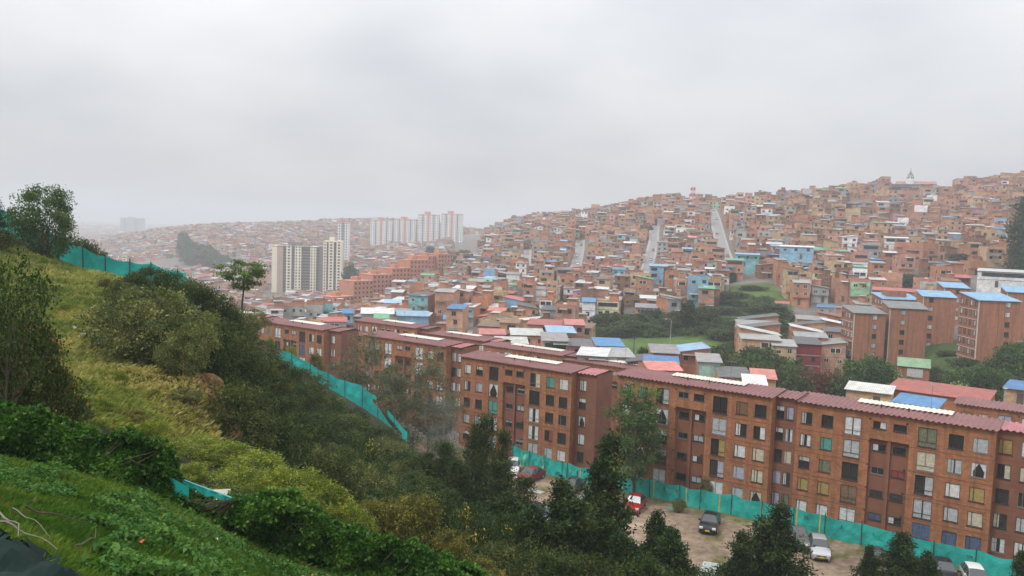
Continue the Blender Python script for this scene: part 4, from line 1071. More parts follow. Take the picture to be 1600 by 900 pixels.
# ------------------------------------------------------------------ high-rises
m_cream = simple('cream_facade', (.74, .68, .55), .85, 0, .08, .1, world=True)
m_tan = simple('tan_facade', (.40, .30, .22), .85, 0, .1, .1, world=True)
m_char = simple('charcoal_facade', (.15, .14, .14), .8, 0, .1, .1, world=True)
m_whitef = simple('white_facade', (.70, .71, .71), .85, 0, .06, .1, world=True)
m_coral = simple('coral_facade', (.52, .21, .14), .85, 0, .08, .1, world=True)
m_greyf = simple('grey_facade', (.30, .31, .32), .85, 0, .08, .1, world=True)
def highrise(label, x, y, zb, rz, strips, h, dep, n, group, sidem=None, cap=None):
    """strips: list of (width, material, kind) along the front; kind 'wall', 'win', 'deep' (set back)"""
    root = empty('high_rise', (x, y, zb), rz); tag(root, label, 'high-rise', group)
    X = 0; fh = h/n
    Lt = sum(s[0] for s in strips)
    for w_, mt, kind in strips:
        yb = 1.2 if kind == 'deep' else 0; ht_ = h-(1.0 if kind == 'deep' else 0)
        A = MB(); m = (1 if kind == 'deep' else max(1, round(w_/3.0))) if kind != 'wall' else 0
        fr = .42 if kind == 'win' else .86
        xs = [0.0]+[w_*(j+o)/m for j in range(m) for o in ((1-fr)/2, (1+fr)/2)]+[w_-.004]
        ys = [0.0]+[q for k in range(n) for q in (k*fh+(.75 if kind == 'win' else 1.0), min(k*fh+2.1, ht_-.05))]+[ht_]
        V = {}
        for a in range(len(xs)):
            for b_ in range(len(ys)): V[a, b_] = len(A.v); A.v.append((X+xs[a], yb, ys[b_] if b_ else -8))
        for a in range(len(xs)-1):
            for b_ in range(len(ys)-1):
                A.f.append((V[a, b_], V[a+1, b_], V[a+1, b_+1], V[a, b_+1])); A.m.append(1 if a % 2 and b_ % 2 and m else 0); A.c.append((1, 1, 1))
        q = len(A.v); A.v += [(X, dep, -8), (X+w_-.004, dep, -8), (X, dep, ht_), (X+w_-.004, dep, ht_)]
        e = len(xs)-1; t_ = len(ys)-1
        A.v_top = None
        for f in ([V[e, 0], q+1, q+3, V[e, t_]], [q, V[0, 0], V[0, t_], q+2], [q+1, q, q+2, q+3], [V[0, t_], V[e, t_], q+3, q+2]): A.f.append(tuple(f)); A.m.append(0); A.c.append((1, 1, 1))
        A.build('wall', [mt, m_hg], root)
        X += w_
    A = MB(); A.box(Lt*.3, Lt*.55, dep*.2, dep*.8, h+.0, h+3.0, 0, bottom=False); A.box(-.1, Lt+.1, -.1, dep+.1, h-.9, h-.5, 0); A.build('roof_house', [cap or strips[0][1]], root)
    rzc = rz
    KEEP.append((x+math.cos(rz)*Lt/2-math.sin(rz)*dep/2, y+math.sin(rz)*Lt/2+math.cos(rz)*dep/2, max(Lt, dep)*.55+3))
    return root
a = P(424, 460, 670); W1 = 79/F_*670
k = W1/79
HG = 'cream and charcoal high-rises'
zt = P(424, 383, 670)[2]
highrise('long cream and charcoal high-rise with a tan end wall beside the tallest cream tower', a[0], a[1], a[2], .10,
 [(8*k, m_cream, 'wall'), (9*k, m_tan, 'wall'), (5*k, m_char, 'deep'), (8*k, m_cream, 'win'), (5*k, m_char, 'deep'), (10*k, m_cream, 'win'), (14*k, m_char, 'deep'), (9*k, m_cream, 'win'), (5*k, m_char, 'deep'), (6*k, m_char, 'wall')], zt-a[2], 16, 17, HG, cap=m_char)
a = P(504, 459, 650); k = 650/F_; zt = P(504, 376, 650)[2]
highrise('tallest cream high-rise with thin dark window bands', a[0], a[1], a[2], .12,
 [(5*k, m_cream, 'win'), (3*k, m_char, 'deep'), (8*k, m_cream, 'win'), (4*k, m_char, 'deep'), (8*k, m_cream, 'win')], zt-a[2], 17, 18, HG, cap=m_cream)
a = P(527, 402, 820); k = 820/F_; zt = P(527, 347, 820)[2]
highrise('slim grey tower with a coral top behind the tallest cream high-rise', a[0], a[1], a[2]-4, .05, [(5*k, m_whitef, 'win'), (6*k, m_greyf, 'win'), (5*k, m_whitef, 'win')], zt-a[2]+4, 13, 15, 'pale high-rises on the far slope', cap=m_coral)
WG = 'white high-rise slabs with coral stripes'
for (xa, xb, yt, yb, lab) in [(578,614,343,392,'white high-rise slab with a coral stripe, leftmost and lowest of the four'),(615,651,342,390,'white high-rise slab with a coral stripe, second from the cream towers'),
                              (652,687,334,387,'white high-rise slab with a coral stripe, third from the cream towers'),(688,724,333,384,'white high-rise slab with a coral stripe, farthest from the cream towers')]:
    d = 1000; a = P(xa, yb, d); zt = P(xa, yt, d)[2]; k = d/F_; wd = xb-xa-1
    highrise(lab, a[0], a[1], a[2]-6, -.03, [(wd*.2*k, m_whitef, 'win'), (wd*.06*k, m_greyf, 'deep'), (wd*.17*k, m_whitef, 'win'), (wd*.10*k, m_coral, 'wall'), (wd*.17*k, m_whitef, 'win'), (wd*.06*k, m_greyf, 'deep'), (wd*.19*k, m_whitef, 'win')], zt-a[2]+6, 14, 15, WG, cap=m_coral)
a = P(188, 372, 2500); zt = P(188, 340, 2500)[2]; k = 2500/F_
highrise('hazy grey tower block alone on the far plain', a[0], a[1], a[2]-10, .1, [(6*k, m_greyf, 'win'), (2*k, m_char, 'deep'), (14*k, m_greyf, 'win'), (2*k, m_char, 'deep'), (8*k, m_greyf, 'win')], zt-a[2]+10, 30, 20, None)

# ------------------------------------------------------------------ church on the crest
p = P(1418, 292, 585); root = empty('church', (p[0]-18, p[1], p[2]-7), -math.atan2(p[0], p[1]), .86); tag(root, 'long grey church with a small white cupola tower and dark cap on the crest', 'church')
k = 585/F_
A = MB(); A.box(0, 92*k, 0, 12, -6, 9, 0); A.build('wall', [m_greyf], root)
A = MB(); A.box(.5, 48*k, -.12, -.004, 5.2, 7.6, 0); A.box(50*k, 91*k, -.12, -.004, 4.6, 7.0, 0); A.build('window', [m_hg], root)
A = MB(); A.box(-.5, 60*k, -.8, 12.5, 9.004, 9.9, 0); A.build('roof', [m_char], root)
A = MB(); A.face([(20*k,1,9.95),(88*k,1,9.95),(86*k,7,12.6),(22*k,7,12.6)]); A.face([(88*k,12.4,9.95),(20*k,12.4,9.95),(22*k,7,12.6),(86*k,7,12.6)]); A.build('nave_roof', [roof_mat('pale_red_roof', (.36, .14, .13))], root)
A = MB(); x = 20.5
A.tube([(x,4,8),(x,4,13.4),(x,4,13.5),(x,4,14)], [3.3,3.3,3.6,2.8], 16); A.tube([(x,4,14),(x,4,16.4)], [2.2,2.2], 12); A.tube([(x,4,16.4),(x,4,16.9)], [2.6,2.6], 12)
A.build('bell_tower', [m_whitef], root)
A = MB(); A.tube([(x,4,16.9),(x,4,17.6),(x,4,19.2),(x,4,21.5)], [2.5,2.2,.9,.08], 12); A.tube([(x,4,21.4),(x,4,23)], [.12,.1], 5); A.tube([(x-.6,4,22.3),(x+.6,4,22.3)], .1, 5); A.build('spire', [m_char], root)
A = MB()
for q in range(6):
    t = q*math.pi/3; A.box(x+2.23*math.cos(t)-.4, x+2.23*math.cos(t)+.4, 4+2.23*math.sin(t)-.4, 4+2.23*math.sin(t)+.4, 14.4, 16.0, 0)
A.build('belfry_opening', [m_dark], root)
KEEP.append((p[0]+10, p[1]+5, 16)); KEEP.append((p[0]-14, p[1]+5, 12)); KEEP.append((p[0]+24, p[1]+5, 10))

# ------------------------------------------------------------------ radio mast on the hill
m_mast_r = simple('mast_red', (.45, .07, .05), .6); m_mast_w = simple('mast_white', (.65, .65, .65), .6)
g = G(1081, 590); top = P(1081, 293, 590)[2]
root = empty('radio_mast', tuple(g)); tag(root, 'tall red and white lattice radio mast with antennas on the hill', 'radio mast')
hm = top-g[2]; ns = 9
def mast_seg(i, mt):
    A = MB(); z0, z1 = hm*i/ns, hm*(i+1)/ns; r0, r1 = 1.9-.09*i, 1.9-.09*(i+1)
    cs = lambda z, r: [(-r,-r,z),(r,-r,z),(r,r,z),(-r,r,z)]
    a, b_ = cs(z0, r0), cs(z1, r1)
    for q in range(4):
        A.tube([a[q], b_[q]], .38, 4); A.tube([a[q], b_[(q+1) % 4]], .18, 4); A.tube([a[(q+1) % 4], b_[q]], .12, 4); A.tube([b_[q], b_[(q+1) % 4]], .12, 4)
    A.build('lattice_section', [mt], root)
for i in range(ns): mast_seg(i, m_mast_r if i % 2 == 0 else m_mast_w)
for q in range(3):
    A = MB(); t = q*2.1; A.box(1.1*math.cos(t)-.18, 1.1*math.cos(t)+.18, 1.1*math.sin(t)-.18, 1.1*math.sin(t)+.18, hm-3, hm+.6); A.tube([(0,0,hm-1.5),(1.1*math.cos(t),1.1*math.sin(t),hm-1.5)], .06, 4); A.build('antenna_panel', [m_mast_w], root)
p = P(1090, 300, 600); g = G(1090, 600); root = empty('antenna_pole', tuple(g)); tag(root, 'thin grey antenna pole beside the lattice radio mast', 'antenna')
A = MB(); A.tube([(0,0,0),(0,0,p[2]-g[2])], [.25,.12], 6); A.build('pole', [m_greyf], root)
A = MB(); A.tube([(-1.6,0,p[2]-g[2]-1.5),(1.6,0,p[2]-g[2]-1.5)], .08, 4); A.tube([(-1.6,0,p[2]-g[2]-2.6),(-1.6,0,p[2]-g[2]-.4)], .12, 4); A.tube([(1.6,0,p[2]-g[2]-2.6),(1.6,0,p[2]-g[2]-.4)], .12, 4); A.build('crossbar', [m_greyf], root)

# ------------------------------------------------------------------ the other houses of the hillside
LM = [('lattice radio mast', 1081, 335), ('white cupola church', 1430, 300), ('widest steep street', 1122, 385), ('steep street below the mast', 1015, 410), ('curved steep street', 898, 398), ('narrowest steep street', 818, 392),
      ('stepped salmon apartments', 625, 450), ('cream high-rises', 480, 425), ('park trees', 985, 510), ('tall dark conifer', 1590, 345), ('gully bushes', 1165, 475), ('blue roofed towers', 1480, 460), ('white cube house', 1411, 335), ('sky blue corner house', 1026, 420), ('white slab high-rises', 650, 370), ('white warehouse', 1560, 435)]
ORD = ['nearest', 'second nearest', 'third nearest', 'fourth nearest', 'fifth nearest', 'sixth nearest', 'seventh nearest', 'eighth nearest', 'ninth nearest', 'tenth nearest', 'eleventh nearest', 'twelfth nearest']
def side_of(dx, dy):
    if abs(dx) > abs(dy)*1.3: return 'right of' if dx > 0 else 'left of'
    return 'below' if dy > 0 else 'above'
def hillside():
    rr = random.Random(42)
    ca, sa = math.cos(math.radians(10)), math.sin(math.radians(10))
    cand = []
    def gen(v0, v1, u0, u1, pitch, keepf, far):
        v = v0; row = 0
        while v < v1:
            dep_ = rr.uniform(6.3, 8.4); u = u0+rr.uniform(0, 5)
            while u < u1:
                h = rand_house(rr, far=far); w_ = h['w']*(1.15 if far else 1)
                h['w'] = w_; h['d'] = dep_
                x, y = (u+w_/2)*ca+v*sa, -(u+w_/2)*sa+v*ca
                cand.append((x, y+rr.uniform(-.8, .8), h, far)); u += w_+(.05 if rr.random() < .85 else rr.uniform(1.0, 2.5))
            v += dep_+(rr.uniform(2.2, 3.2) if row % 2 == 0 else rr.uniform(.6, 1.6)); row += 1
    gen(215, 700, -170, 420, 0, None, False)
    gen(700, 830, -300, 470, 0, None, True)
    n_a = len(cand)
    gen(300, 900, -420, -170, 0, None, True)
    gen(830, 1480, -900, 120, 0, None, True)
    gen(135, 215, -10, 95, 0, None, False)
    xs = np.array([c_[0] for c_ in cand]); ys = np.array([c_[1] for c_ in cand]); zs_ = H(xs, ys)
    px, py = proj(xs, ys, zs_)
    ok = (px > -40) & (px < 1660)
    for L, hw in zip(STXY, ST_W): ok &= seg_dist(xs, ys+4, L) > hw+1.2+3.0
    for kx, ky, kr in KEEP: ok &= np.hypot(xs-kx, ys+4-ky) > kr+2.6
    EXC = [[(905,492),(975,496),(1060,492),(1130,488),(1138,445),(1178,425),(1215,445),(1235,480),(1235,545),(1175,560),(1235,620),(905,620)],   # park and gully
           [(1150,490),(1330,480),(1345,600),(1150,600)], [(1235,545),(1620,440),(1700,700),(1235,700)], [(1395,440),(1445,435),(1450,470),(1395,480)], [(1500,440),(1640,415),(1640,470),(1500,470)],
           [(306,385),(340,392),(352,425),(322,430)], [(400,455),(445,452),(450,480),(395,482)], [(705,370),(765,360),(740,415),(700,405)], [(410,452),(545,452),(545,470),(410,470)], [(880,590),(1300,560),(1620,640),(1620,760),(880,760)],
           [(820,480),(900,470),(905,515),(830,515)], [(780,478),(822,478),(822,508),(780,508)], [(1584,340),(1620,340),(1620,400),(1584,390)], [(1320,315),(1370,312),(1370,338),(1320,338)], [(1388,280),(1498,280),(1498,312),(1388,312)], [(1420,415),(1510,405),(1515,440),(1420,440)]]
    for E_ in EXC: ok &= ~(inpoly(px, py, E_) & (ys < 1200))
    ok &= ~((ys < 215) & (py > 590))
    ok &= rr_mask(len(cand), .97)
    idx = np.where(ok)[0]
    # apparent size decides which 300 stand as objects of their own (special ones are in that count)
    n_sp = sum(1 for o in bpy.data.objects if o.get('category') == 'house')
    vis = [i for i in idx if 330 < px[i] < 1600 and py[i] < 600 and py[i] > 270]
    vis.sort(key=lambda i: math.hypot(xs[i], ys[i]))
    own = set(vis[:300-n_sp])
    rest = MB(); rest_n = 0
    groups = {}
    for i in own:
        h = cand[i][2]; lm = min(LM, key=lambda l: abs(px[i]-l[1])+1.4*abs(py[i]-l[2])); dx, dy = px[i]-lm[1], py[i]-14-lm[2]
        desc = f"{NUM[h['st']]}-storey {h['wall']} house, {roofname(h)}"
        groups.setdefault((desc, side_of(dx, dy), lm[0]), []).append((math.hypot(dx, dy), i))
    labels = {}
    for (desc, sd_, lm), q in groups.items():
        q.sort()
        for k, (_, i) in enumerate(q):
            labels[i] = f'{desc}, {sd_} the {lm}' if len(q) == 1 else f'{desc}, {ORD[min(k, 11)]} {sd_} the {lm}'
    for i in idx:
        x, y, h, far = cand[i]
        h['yaw'] = BASE_YAW+math.radians(rr.gauss(0, 2.5)); z = float(zs_[i])+.3+rr.uniform(-.6, .7)
        # stand on the lower front ground; keep the street side open
        if i in own:
            dist = math.hypot(x, y)
            house_object(h, x, y, z, labels[i], parts=dist < 330)
        else:
            A, B, W_ = house_geom(h, low=y > 480)
            for k, xc, z0, w_, h_, yy in W_: A.face([(xc-w_/2,yy-.03,z0),(xc+w_/2,yy-.03,z0),(xc+w_/2,yy-.03,z0+h_),(xc-w_/2,yy-.03,z0+h_)], 2)
            cy_, sy_ = math.cos(h['yaw']), math.sin(h['yaw'])
            for M in (A, B):
                n = len(rest.v)
                rest.v += [(x+vx*cy_-vy*sy_, y+vx*sy_+vy*cy_, z+vz) for vx, vy, vz in M.v]
                rest.f += [tuple(n+a for a in f) for f in M.f]; rest.m += M.m; rest.c += M.c
            rest_n += 1
    # the far plain: low roofs in the haze
    for _ in range(2200):
        d = 1500*(2.6**rr.random()); pxx = rr.uniform(-60, 620) ; x = (pxx-800)/F_*d; z = None
        h = rand_house(rr, w=rr.uniform(8, 16), far=True); h['rt'] = 'flatsheet'
        cand.append((x, d, h, True))
    xs2 = np.array([c_[0] for c_ in cand[-2200:]]); ys2 = np.array([c_[1] for c_ in cand[-2200:]]); zz2 = H(xs2, ys2)
    for (x, y, h, far), z in zip(cand[-2200:], zz2):
        w_, d_, ht = h['w'], h['d'], h['st']*2.6; c_ = WALLS[h['wall']]; n = len(rest.v)
        rest.box(x-w_/2, x+w_/2, y, y+d_, z-3, z+ht, 0, c_, False)
        rest.box(x-w_/2-.2, x+w_/2+.2, y-.3, y+d_, z+ht+.003, z+ht+.25, 1, ROOFS[h['roof']], False)
    tag(rest.build('hillside_houses', HM), kind='stuff')
    print('houses own', len(own)+n_sp, 'rest', rest_n, 'faces', len(rest.f), 't', round(time.time()-T0, 1))
def rr_mask(n, p):
    q = random.Random(77); return np.array([q.random() < p for _ in range(n)])
hillside()

# ------------------------------------------------------------------ plants
def leaf_mat(name, stops, rough=.5, trans=.3):
    m, nt, b, out = new_mat(name)
    t = attr(nt, 'tint', 'Fac')
    colr = ramp(nt, t, *stops)
    nt.links.new(colr, b.inputs['Base Color']); b.inputs['Roughness'].default_value = rough; b.inputs['Specular IOR Level'].default_value = .13
    tr = nt.nodes.new('ShaderNodeBsdfTranslucent'); nt.links.new(mixc(nt, colr, (1.35, 1.3, .55), 1.0, 'MULTIPLY'), tr.inputs[0])
    mx = nt.nodes.new('ShaderNodeMixShader'); mx.inputs[0].default_value = trans
    nt.links.new(b.outputs[0], mx.inputs[1]); nt.links.new(tr.outputs[0], mx.inputs[2]); nt.links.new(mx.outputs[0], out.inputs[0])
    return m
LM_ = dict(
 broad=leaf_mat('leaf_mid_green', [(0, (0.033,0.072,0.024)), (.55, (0.072,0.138,0.039)), (1, (0.158,0.217,0.068))]),
 dark=leaf_mat('leaf_dark_green', [(0, (0.018,0.043,0.011)), (.6, (0.045,0.078,0.020)), (1, (0.118,0.146,0.036))]),
 dusk=leaf_mat('leaf_brown_green', [(0, (.022,.038,.012)), (.55, (.055,.082,.020)), (1, (.140,.140,.038))]),
 bright=leaf_mat('leaf_yellow_green', [(0, (0.075,0.120,0.018)), (.55, (0.188,0.240,0.033)), (1, (0.360,0.375,0.053))]),
 olive=leaf_mat('leaf_olive', [(0, (0.054,0.061,0.019)), (.5, (0.128,0.128,0.030)), (1, (0.297,0.250,0.047))]),
 airy=leaf_mat('leaf_pale_olive', [(0, (0.065,0.087,0.032)), (.55, (0.145,0.167,0.055)), (1, (0.334,0.326,0.123))]),
 gum=leaf_mat('leaf_grey_green', [(0, (0.063,0.084,0.049)), (.6, (0.119,0.140,0.077)), (1, (0.224,0.231,0.119))]),
 hedge=leaf_mat('leaf_creeper', [(0, (0.016,0.060,0.009)), (.5, (0.048,0.132,0.018)), (1, (0.138,0.253,0.040))], .38),
 cover=leaf_mat('leaf_ground_cover', [(0, (0.020,0.061,0.014)), (.5, (0.050,0.138,0.024)), (1, (0.121,0.231,0.050))]),
 conif=leaf_mat('leaf_conifer', [(0, (0.010,0.029,0.007)), (.55, (0.029,0.060,0.014)), (1, (0.090,0.120,0.026))]),
 red=leaf_mat('leaf_rust', [(0, (0.072,0.030,0.019)), (.6, (0.144,0.062,0.038)), (1, (0.204,0.114,0.054))]),
 umb=leaf_mat('leaf_fresh_green', [(0, (.05,.095,.02)), (.55, (.10,.18,.035)), (1, (.19,.28,.07))]),
 far=leaf_mat('leaf_far_tree', [(0, (0.025,0.048,0.018)), (.55, (0.056,0.090,0.027)), (1, (0.119,0.144,0.044))]),
 white=leaf_mat('leaf_white_bloom', [(0, (0.072,0.120,0.036)), (.5, (0.156,0.204,0.072)), (1, (0.744,0.744,0.624))]),
 grass=leaf_mat('grass_blade', [(0, (.095,.150,.030)), (.5, (.245,.275,.068)), (1, (.50,.42,.18))], .6),
 lush=leaf_mat('grass_lush', [(0, (0.040,0.098,0.016)), (.5, (0.086,0.167,0.025)), (1, (0.196,0.253,0.052))], .6),
)
m_flower = simple('orange_red_flower', (.62, .10, .03), .5); m_yellowleaf = simple('yellow_leaf', (.52, .38, .04), .5)
m_bark = simple('brown_bark', (.075, .055, .04), .9, 0, .3, 8); m_palebark = simple('pale_bark', (.24, .20, .16), .9, 0, .3, 6)

def unit(v): return v/np.maximum(np.linalg.norm(v, axis=-1, keepdims=True), 1e-9)
def leaves(pos, rng, L, W, droop=.25, upb=.6, fold=.18):
    """one folded kite per leaf: (N*4,3)"""
    n = len(pos)
    nrm = unit(rng.normal(size=(n, 3))*.75+np.array([0, 0, upb]))
    t = rng.normal(size=(n, 3)); t[:, 2] -= droop*1.2; t = unit(t-nrm*(t*nrm).sum(1, keepdims=True))
    s = np.cross(nrm, t)
    l = L*rng.uniform(.65, 1.3, (n, 1)); w_ = W*rng.uniform(.7, 1.25, (n, 1))
    v = np.empty((n, 4, 3))
    v[:, 0] = pos; v[:, 1] = pos+t*l*.45+s*w_*.5+nrm*w_*fold; v[:, 2] = pos+t*l-nrm*l*.08; v[:, 3] = pos+t*l*.45-s*w_*.5+nrm*w_*fold
    return v.reshape(-1, 3)

ENV = dict(
 round=lambda t: np.sqrt(np.clip(1-(2*t-1)**2, 0, 1))*.95+.08,
 dome=lambda t: np.sqrt(np.clip(1-t**2.2, 0, 1))+.04,
 umbrella=lambda t: np.clip(.25+1.1*t, 0, 1)*np.sqrt(np.clip(1-(np.clip(t-.62, 0, 1)/.40)**2, 0, 1)),
 cone=lambda t: (1-t)**.85*.95+.05,
 spire=lambda t: np.clip((1-t)**.72, 0, 1)*(.62+.38*np.sin(t*12.5+.6)**2)+.07,
 column=lambda t: np.clip(np.sin(np.pi*np.clip(t*.92+.06, 0, 1)), 0, 1)**.6,
 loose=lambda t: .55+.45*np.sin(t*math.pi),
)
def make_plant(seed, h, spread, c0, shape, nclus, nleaf, L, W, crad, mat, trunk_r=.12, nlimb=14, droop=.3, stems=1, bark=None, lobes=.5, extra=None, upb=.6, tint_sp=.22, flat=.75, hollow=.35):
    """unit-less plant of height h; returns (stem mesh, foliage mesh)"""
    rng = np.random.default_rng(seed); env = ENV[shape]
    t = rng.random(nclus*2); az = rng.random(nclus*2)*2*math.pi
    keep = rng.random(nclus*2) < (env(t)+.15)/1.15
    t, az = t[keep][:nclus], az[keep][:nclus]; n = len(t)
    lob = 1+lobes*(fbm(az*1.3+seed*3.1, t*3.2+seed, 2, seed))
    r = env(t)*spread*lob*np.sqrt(hollow+(1-hollow)*rng.random(n))
    z = h*(c0+(1-c0)*t)-crad*.3
    lean = rng.normal(size=2)*.05*h
    cx = np.cos(az)*r+lean[0]*t; cy = np.sin(az)*r+lean[1]*t
    C_ = np.stack([cx, cy, z], -1)
    ctint = np.clip(.43+.30*rng.normal(size=n), 0, 1)
    idx = np.repeat(np.arange(n), nleaf)
    off = rng.normal(size=(len(idx), 3))*crad*np.array([1, 1, flat])*.55
    pos = C_[idx]+off
    pos[:, 2] = np.maximum(pos[:, 2], .02*h)
    tint = np.clip(ctint[idx]+rng.normal(size=len(idx))*tint_sp, 0, 1)
    v = leaves(pos, rng, L, W, droop, upb)
    mats = [mat]; midx = None
    if extra:
        mats.append(extra[0]); midx = (rng.random(len(idx)) < extra[1]).astype(int)
        if len(extra) > 2: midx *= (rng.random(n) < extra[2])[idx]
    crown = quadmesh('crown', v, 4, mats, {'tint': tint}, midx=midx)
    A = MB()
    top = h*(c0+(1-c0)*.8)
    if stems == 1:
        pts = [(lean[0]*q**2+.03*h*math.sin(seed+q*5)*q*(1-q), lean[1]*q**2+.03*h*math.cos(seed*2+q*4)*q*(1-q), -0.4*(q == 0)+top*q) for q in (0, .12, .3, .5, .7, .87, 1)]
        A.tube(pts, [trunk_r*1.25, trunk_r, trunk_r*.85, trunk_r*.7, trunk_r*.5, trunk_r*.33, trunk_r*.12], 7)
    for k in range(nlimb):
        i = int(rng.integers(n)); e = C_[i]
        zt = max(.04*h, (e[2]-.35*np.hypot(e[0], e[1])-.08*h)*rng.uniform(.75, 1))
        if stems == 1:
            zt = min(zt, top*.95); q = zt/top; s0 = np.array([lean[0]*q**2, lean[1]*q**2, zt]); r0 = trunk_r*max(.15, .55*(1-q))
        else: s0 = np.array([rng.normal()*.05*spread, rng.normal()*.05*spread, -.1]); r0 = trunk_r*.5
        m1 = s0+(e-s0)*.5+np.array([0, 0, -.06*h if stems == 1 else .08*h])*rng.uniform(-.2, 1); 
        A.tube([s0, m1, e], [r0, r0*.6, r0*.15], 5, cap=False)
    stem = A.mesh('trunk', [bark or m_bark], True)
    return stem, crown
PL = {}
def species(key, n, h, spread, name, parts, **kw):
    PL[key] = dict(v=[make_plant(100+hash_(key)+i*17, h, spread, **kw) for i in range(n)], h=h, s=spread, name=name, parts=parts)
def hash_(s): return sum(ord(c_)*(i+3) for i, c_ in enumerate(s)) % 997
TR, SH = ('trunk', 'crown'), ('stem', 'foliage')
species('broadleaf', 1, 7, 3.2, 'broadleaf_tree', TR, c0=.10, shape='round', nclus=235, nleaf=48, L=.32, W=.12, crad=.62, mat=LM_['broad'], nlimb=26, stems=2, trunk_r=.13, lobes=.35, droop=.6)
species('umbrella', 1, 6.5, 1.9, 'umbrella_tree', TR, c0=.50, shape='umbrella', nclus=66, nleaf=56, L=.20, W=.13, crad=.42, mat=LM_['umb'], nlimb=16, trunk_r=.10, lobes=.3, flat=.45, hollow=.15)
species('dark_shrub', 3, 3, 2.0, 'shrub', SH, c0=.04, shape='dome', nclus=150, nleaf=48, L=.20, W=.085, crad=.42, mat=LM_['dark'], nlimb=9, stems=3, trunk_r=.05, lobes=.6)
species('dusk_shrub', 2, 3, 2.0, 'shrub', SH, c0=.04, shape='dome', nclus=140, nleaf=46, L=.20, W=.075, crad=.42, mat=LM_['dusk'], nlimb=9, stems=3, trunk_r=.05, lobes=.6)
species('airy_shrub', 1, 5, 2.9, 'shrub', SH, c0=.08, shape='round', nclus=220, nleaf=46, L=.26, W=.11, crad=.48, mat=LM_['airy'], nlimb=28, stems=3, trunk_r=.06, lobes=.6, droop=.9)
species('bright_shrub', 3, 2.2, 1.5, 'shrub', SH, c0=.04, shape='dome', nclus=130, nleaf=52, L=.15, W=.045, crad=.30, mat=LM_['bright'], nlimb=14, stems=3, trunk_r=.035, lobes=.55)
species('olive_shrub', 2, 2.8, 1.8, 'shrub', SH, c0=.04, shape='dome', nclus=150, nleaf=54, L=.15, W=.085, crad=.34, mat=LM_['olive'], nlimb=10, stems=3, trunk_r=.04, lobes=.5)
species('flower_shrub', 1, 3.6, 1.7, 'flowering_shrub', SH, c0=.06, shape='dome', nclus=210, nleaf=46, L=.13, W=.065, crad=.34, mat=LM_['dusk'], nlimb=16, stems=3, trunk_r=.04, lobes=.7, extra=(m_flower, .022, .6))
species('twiggy', 1, 4.2, 1.3, 'spindly_tree', TR, c0=.30, shape='loose', nclus=58, nleaf=26, L=.13, W=.07, crad=.30, mat=LM_['dark'], nlimb=30, trunk_r=.045, lobes=.6, hollow=.1)
species('yellow_shrub', 1, 2.8, 1.8, 'shrub', SH, c0=.04, shape='dome', nclus=130, nleaf=46, L=.17, W=.085, crad=.36, mat=LM_['dark'], nlimb=12, stems=3, trunk_r=.04, lobes=.6, extra=(m_yellowleaf, .35, .22))
species('dark_tree', 3, 10, 2.7, 'dark_evergreen_tree', TR, c0=.08, shape='spire', nclus=330, nleaf=50, L=.33, W=.145, crad=.50, mat=LM_['conif'], nlimb=60, trunk_r=.15, lobes=1.0, droop=.1, hollow=.06, upb=.4)
species('cone_tree', 2, 9, 2.1, 'conical_evergreen_tree', TR, c0=.05, shape='cone', nclus=260, nleaf=46, L=.26, W=.075, crad=.50, mat=LM_['conif'], nlimb=34, trunk_r=.14, lobes=.6, droop=-.3, hollow=.2)
species('gum', 2, 9, 1.7, 'slender_tree', TR, c0=.22, shape='loose', nclus=100, nleaf=40, L=.34, W=.075, crad=.55, mat=LM_['gum'], nlimb=26, trunk_r=.09, bark=m_palebark, lobes=.8, droop=1.0, hollow=.12)
species('slender', 1, 10.5, 2.3, 'slender_tree', TR, c0=.26, shape='loose', nclus=150, nleaf=56, L=.32, W=.11, crad=.55, mat=LM_['broad'], nlimb=30, trunk_r=.14, lobes=.75, droop=.7, hollow=.1)
species('park', 3, 8, 4.2, 'park_tree', TR, c0=.10, shape='round', nclus=130, nleaf=34, L=.75, W=.42, crad=1.05, mat=LM_['far'], nlimb=10, trunk_r=.22, lobes=.6)
species('park_light', 2, 6, 3.6, 'park_tree', TR, c0=.08, shape='dome', nclus=120, nleaf=34, L=.62, W=.34, crad=.9, mat=LM_['broad'], nlimb=10, trunk_r=.18, lobes=.7)
species('rust', 1, 6, 3.6, 'rust_leaved_tree', TR, c0=.08, shape='dome', nclus=120, nleaf=44, L=.5, W=.26, crad=.8, mat=LM_['red'], nlimb=10, trunk_r=.2, lobes=.55)
species('dome', 1, 7, 5.6, 'round_tree', TR, c0=.06, shape='dome', nclus=230, nleaf=50, L=.5, W=.26, crad=.85, mat=LM_['broad'], nlimb=12, trunk_r=.25, lobes=.4)
species('bloom', 1, 4.5, 2.2, 'white_blooming_tree', TR, c0=.1, shape='round', nclus=70, nleaf=44, L=.36, W=.24, crad=.55, mat=LM_['white'], nlimb=10, trunk_r=.12, tint_sp=.4)
species('cypress', 2, 14, 2.6, 'cypress_tree', TR, c0=.05, shape='column', nclus=190, nleaf=36, L=.85, W=.30, crad=1.0, mat=LM_['conif'], nlimb=8, trunk_r=.25, lobes=.35, droop=-.4)

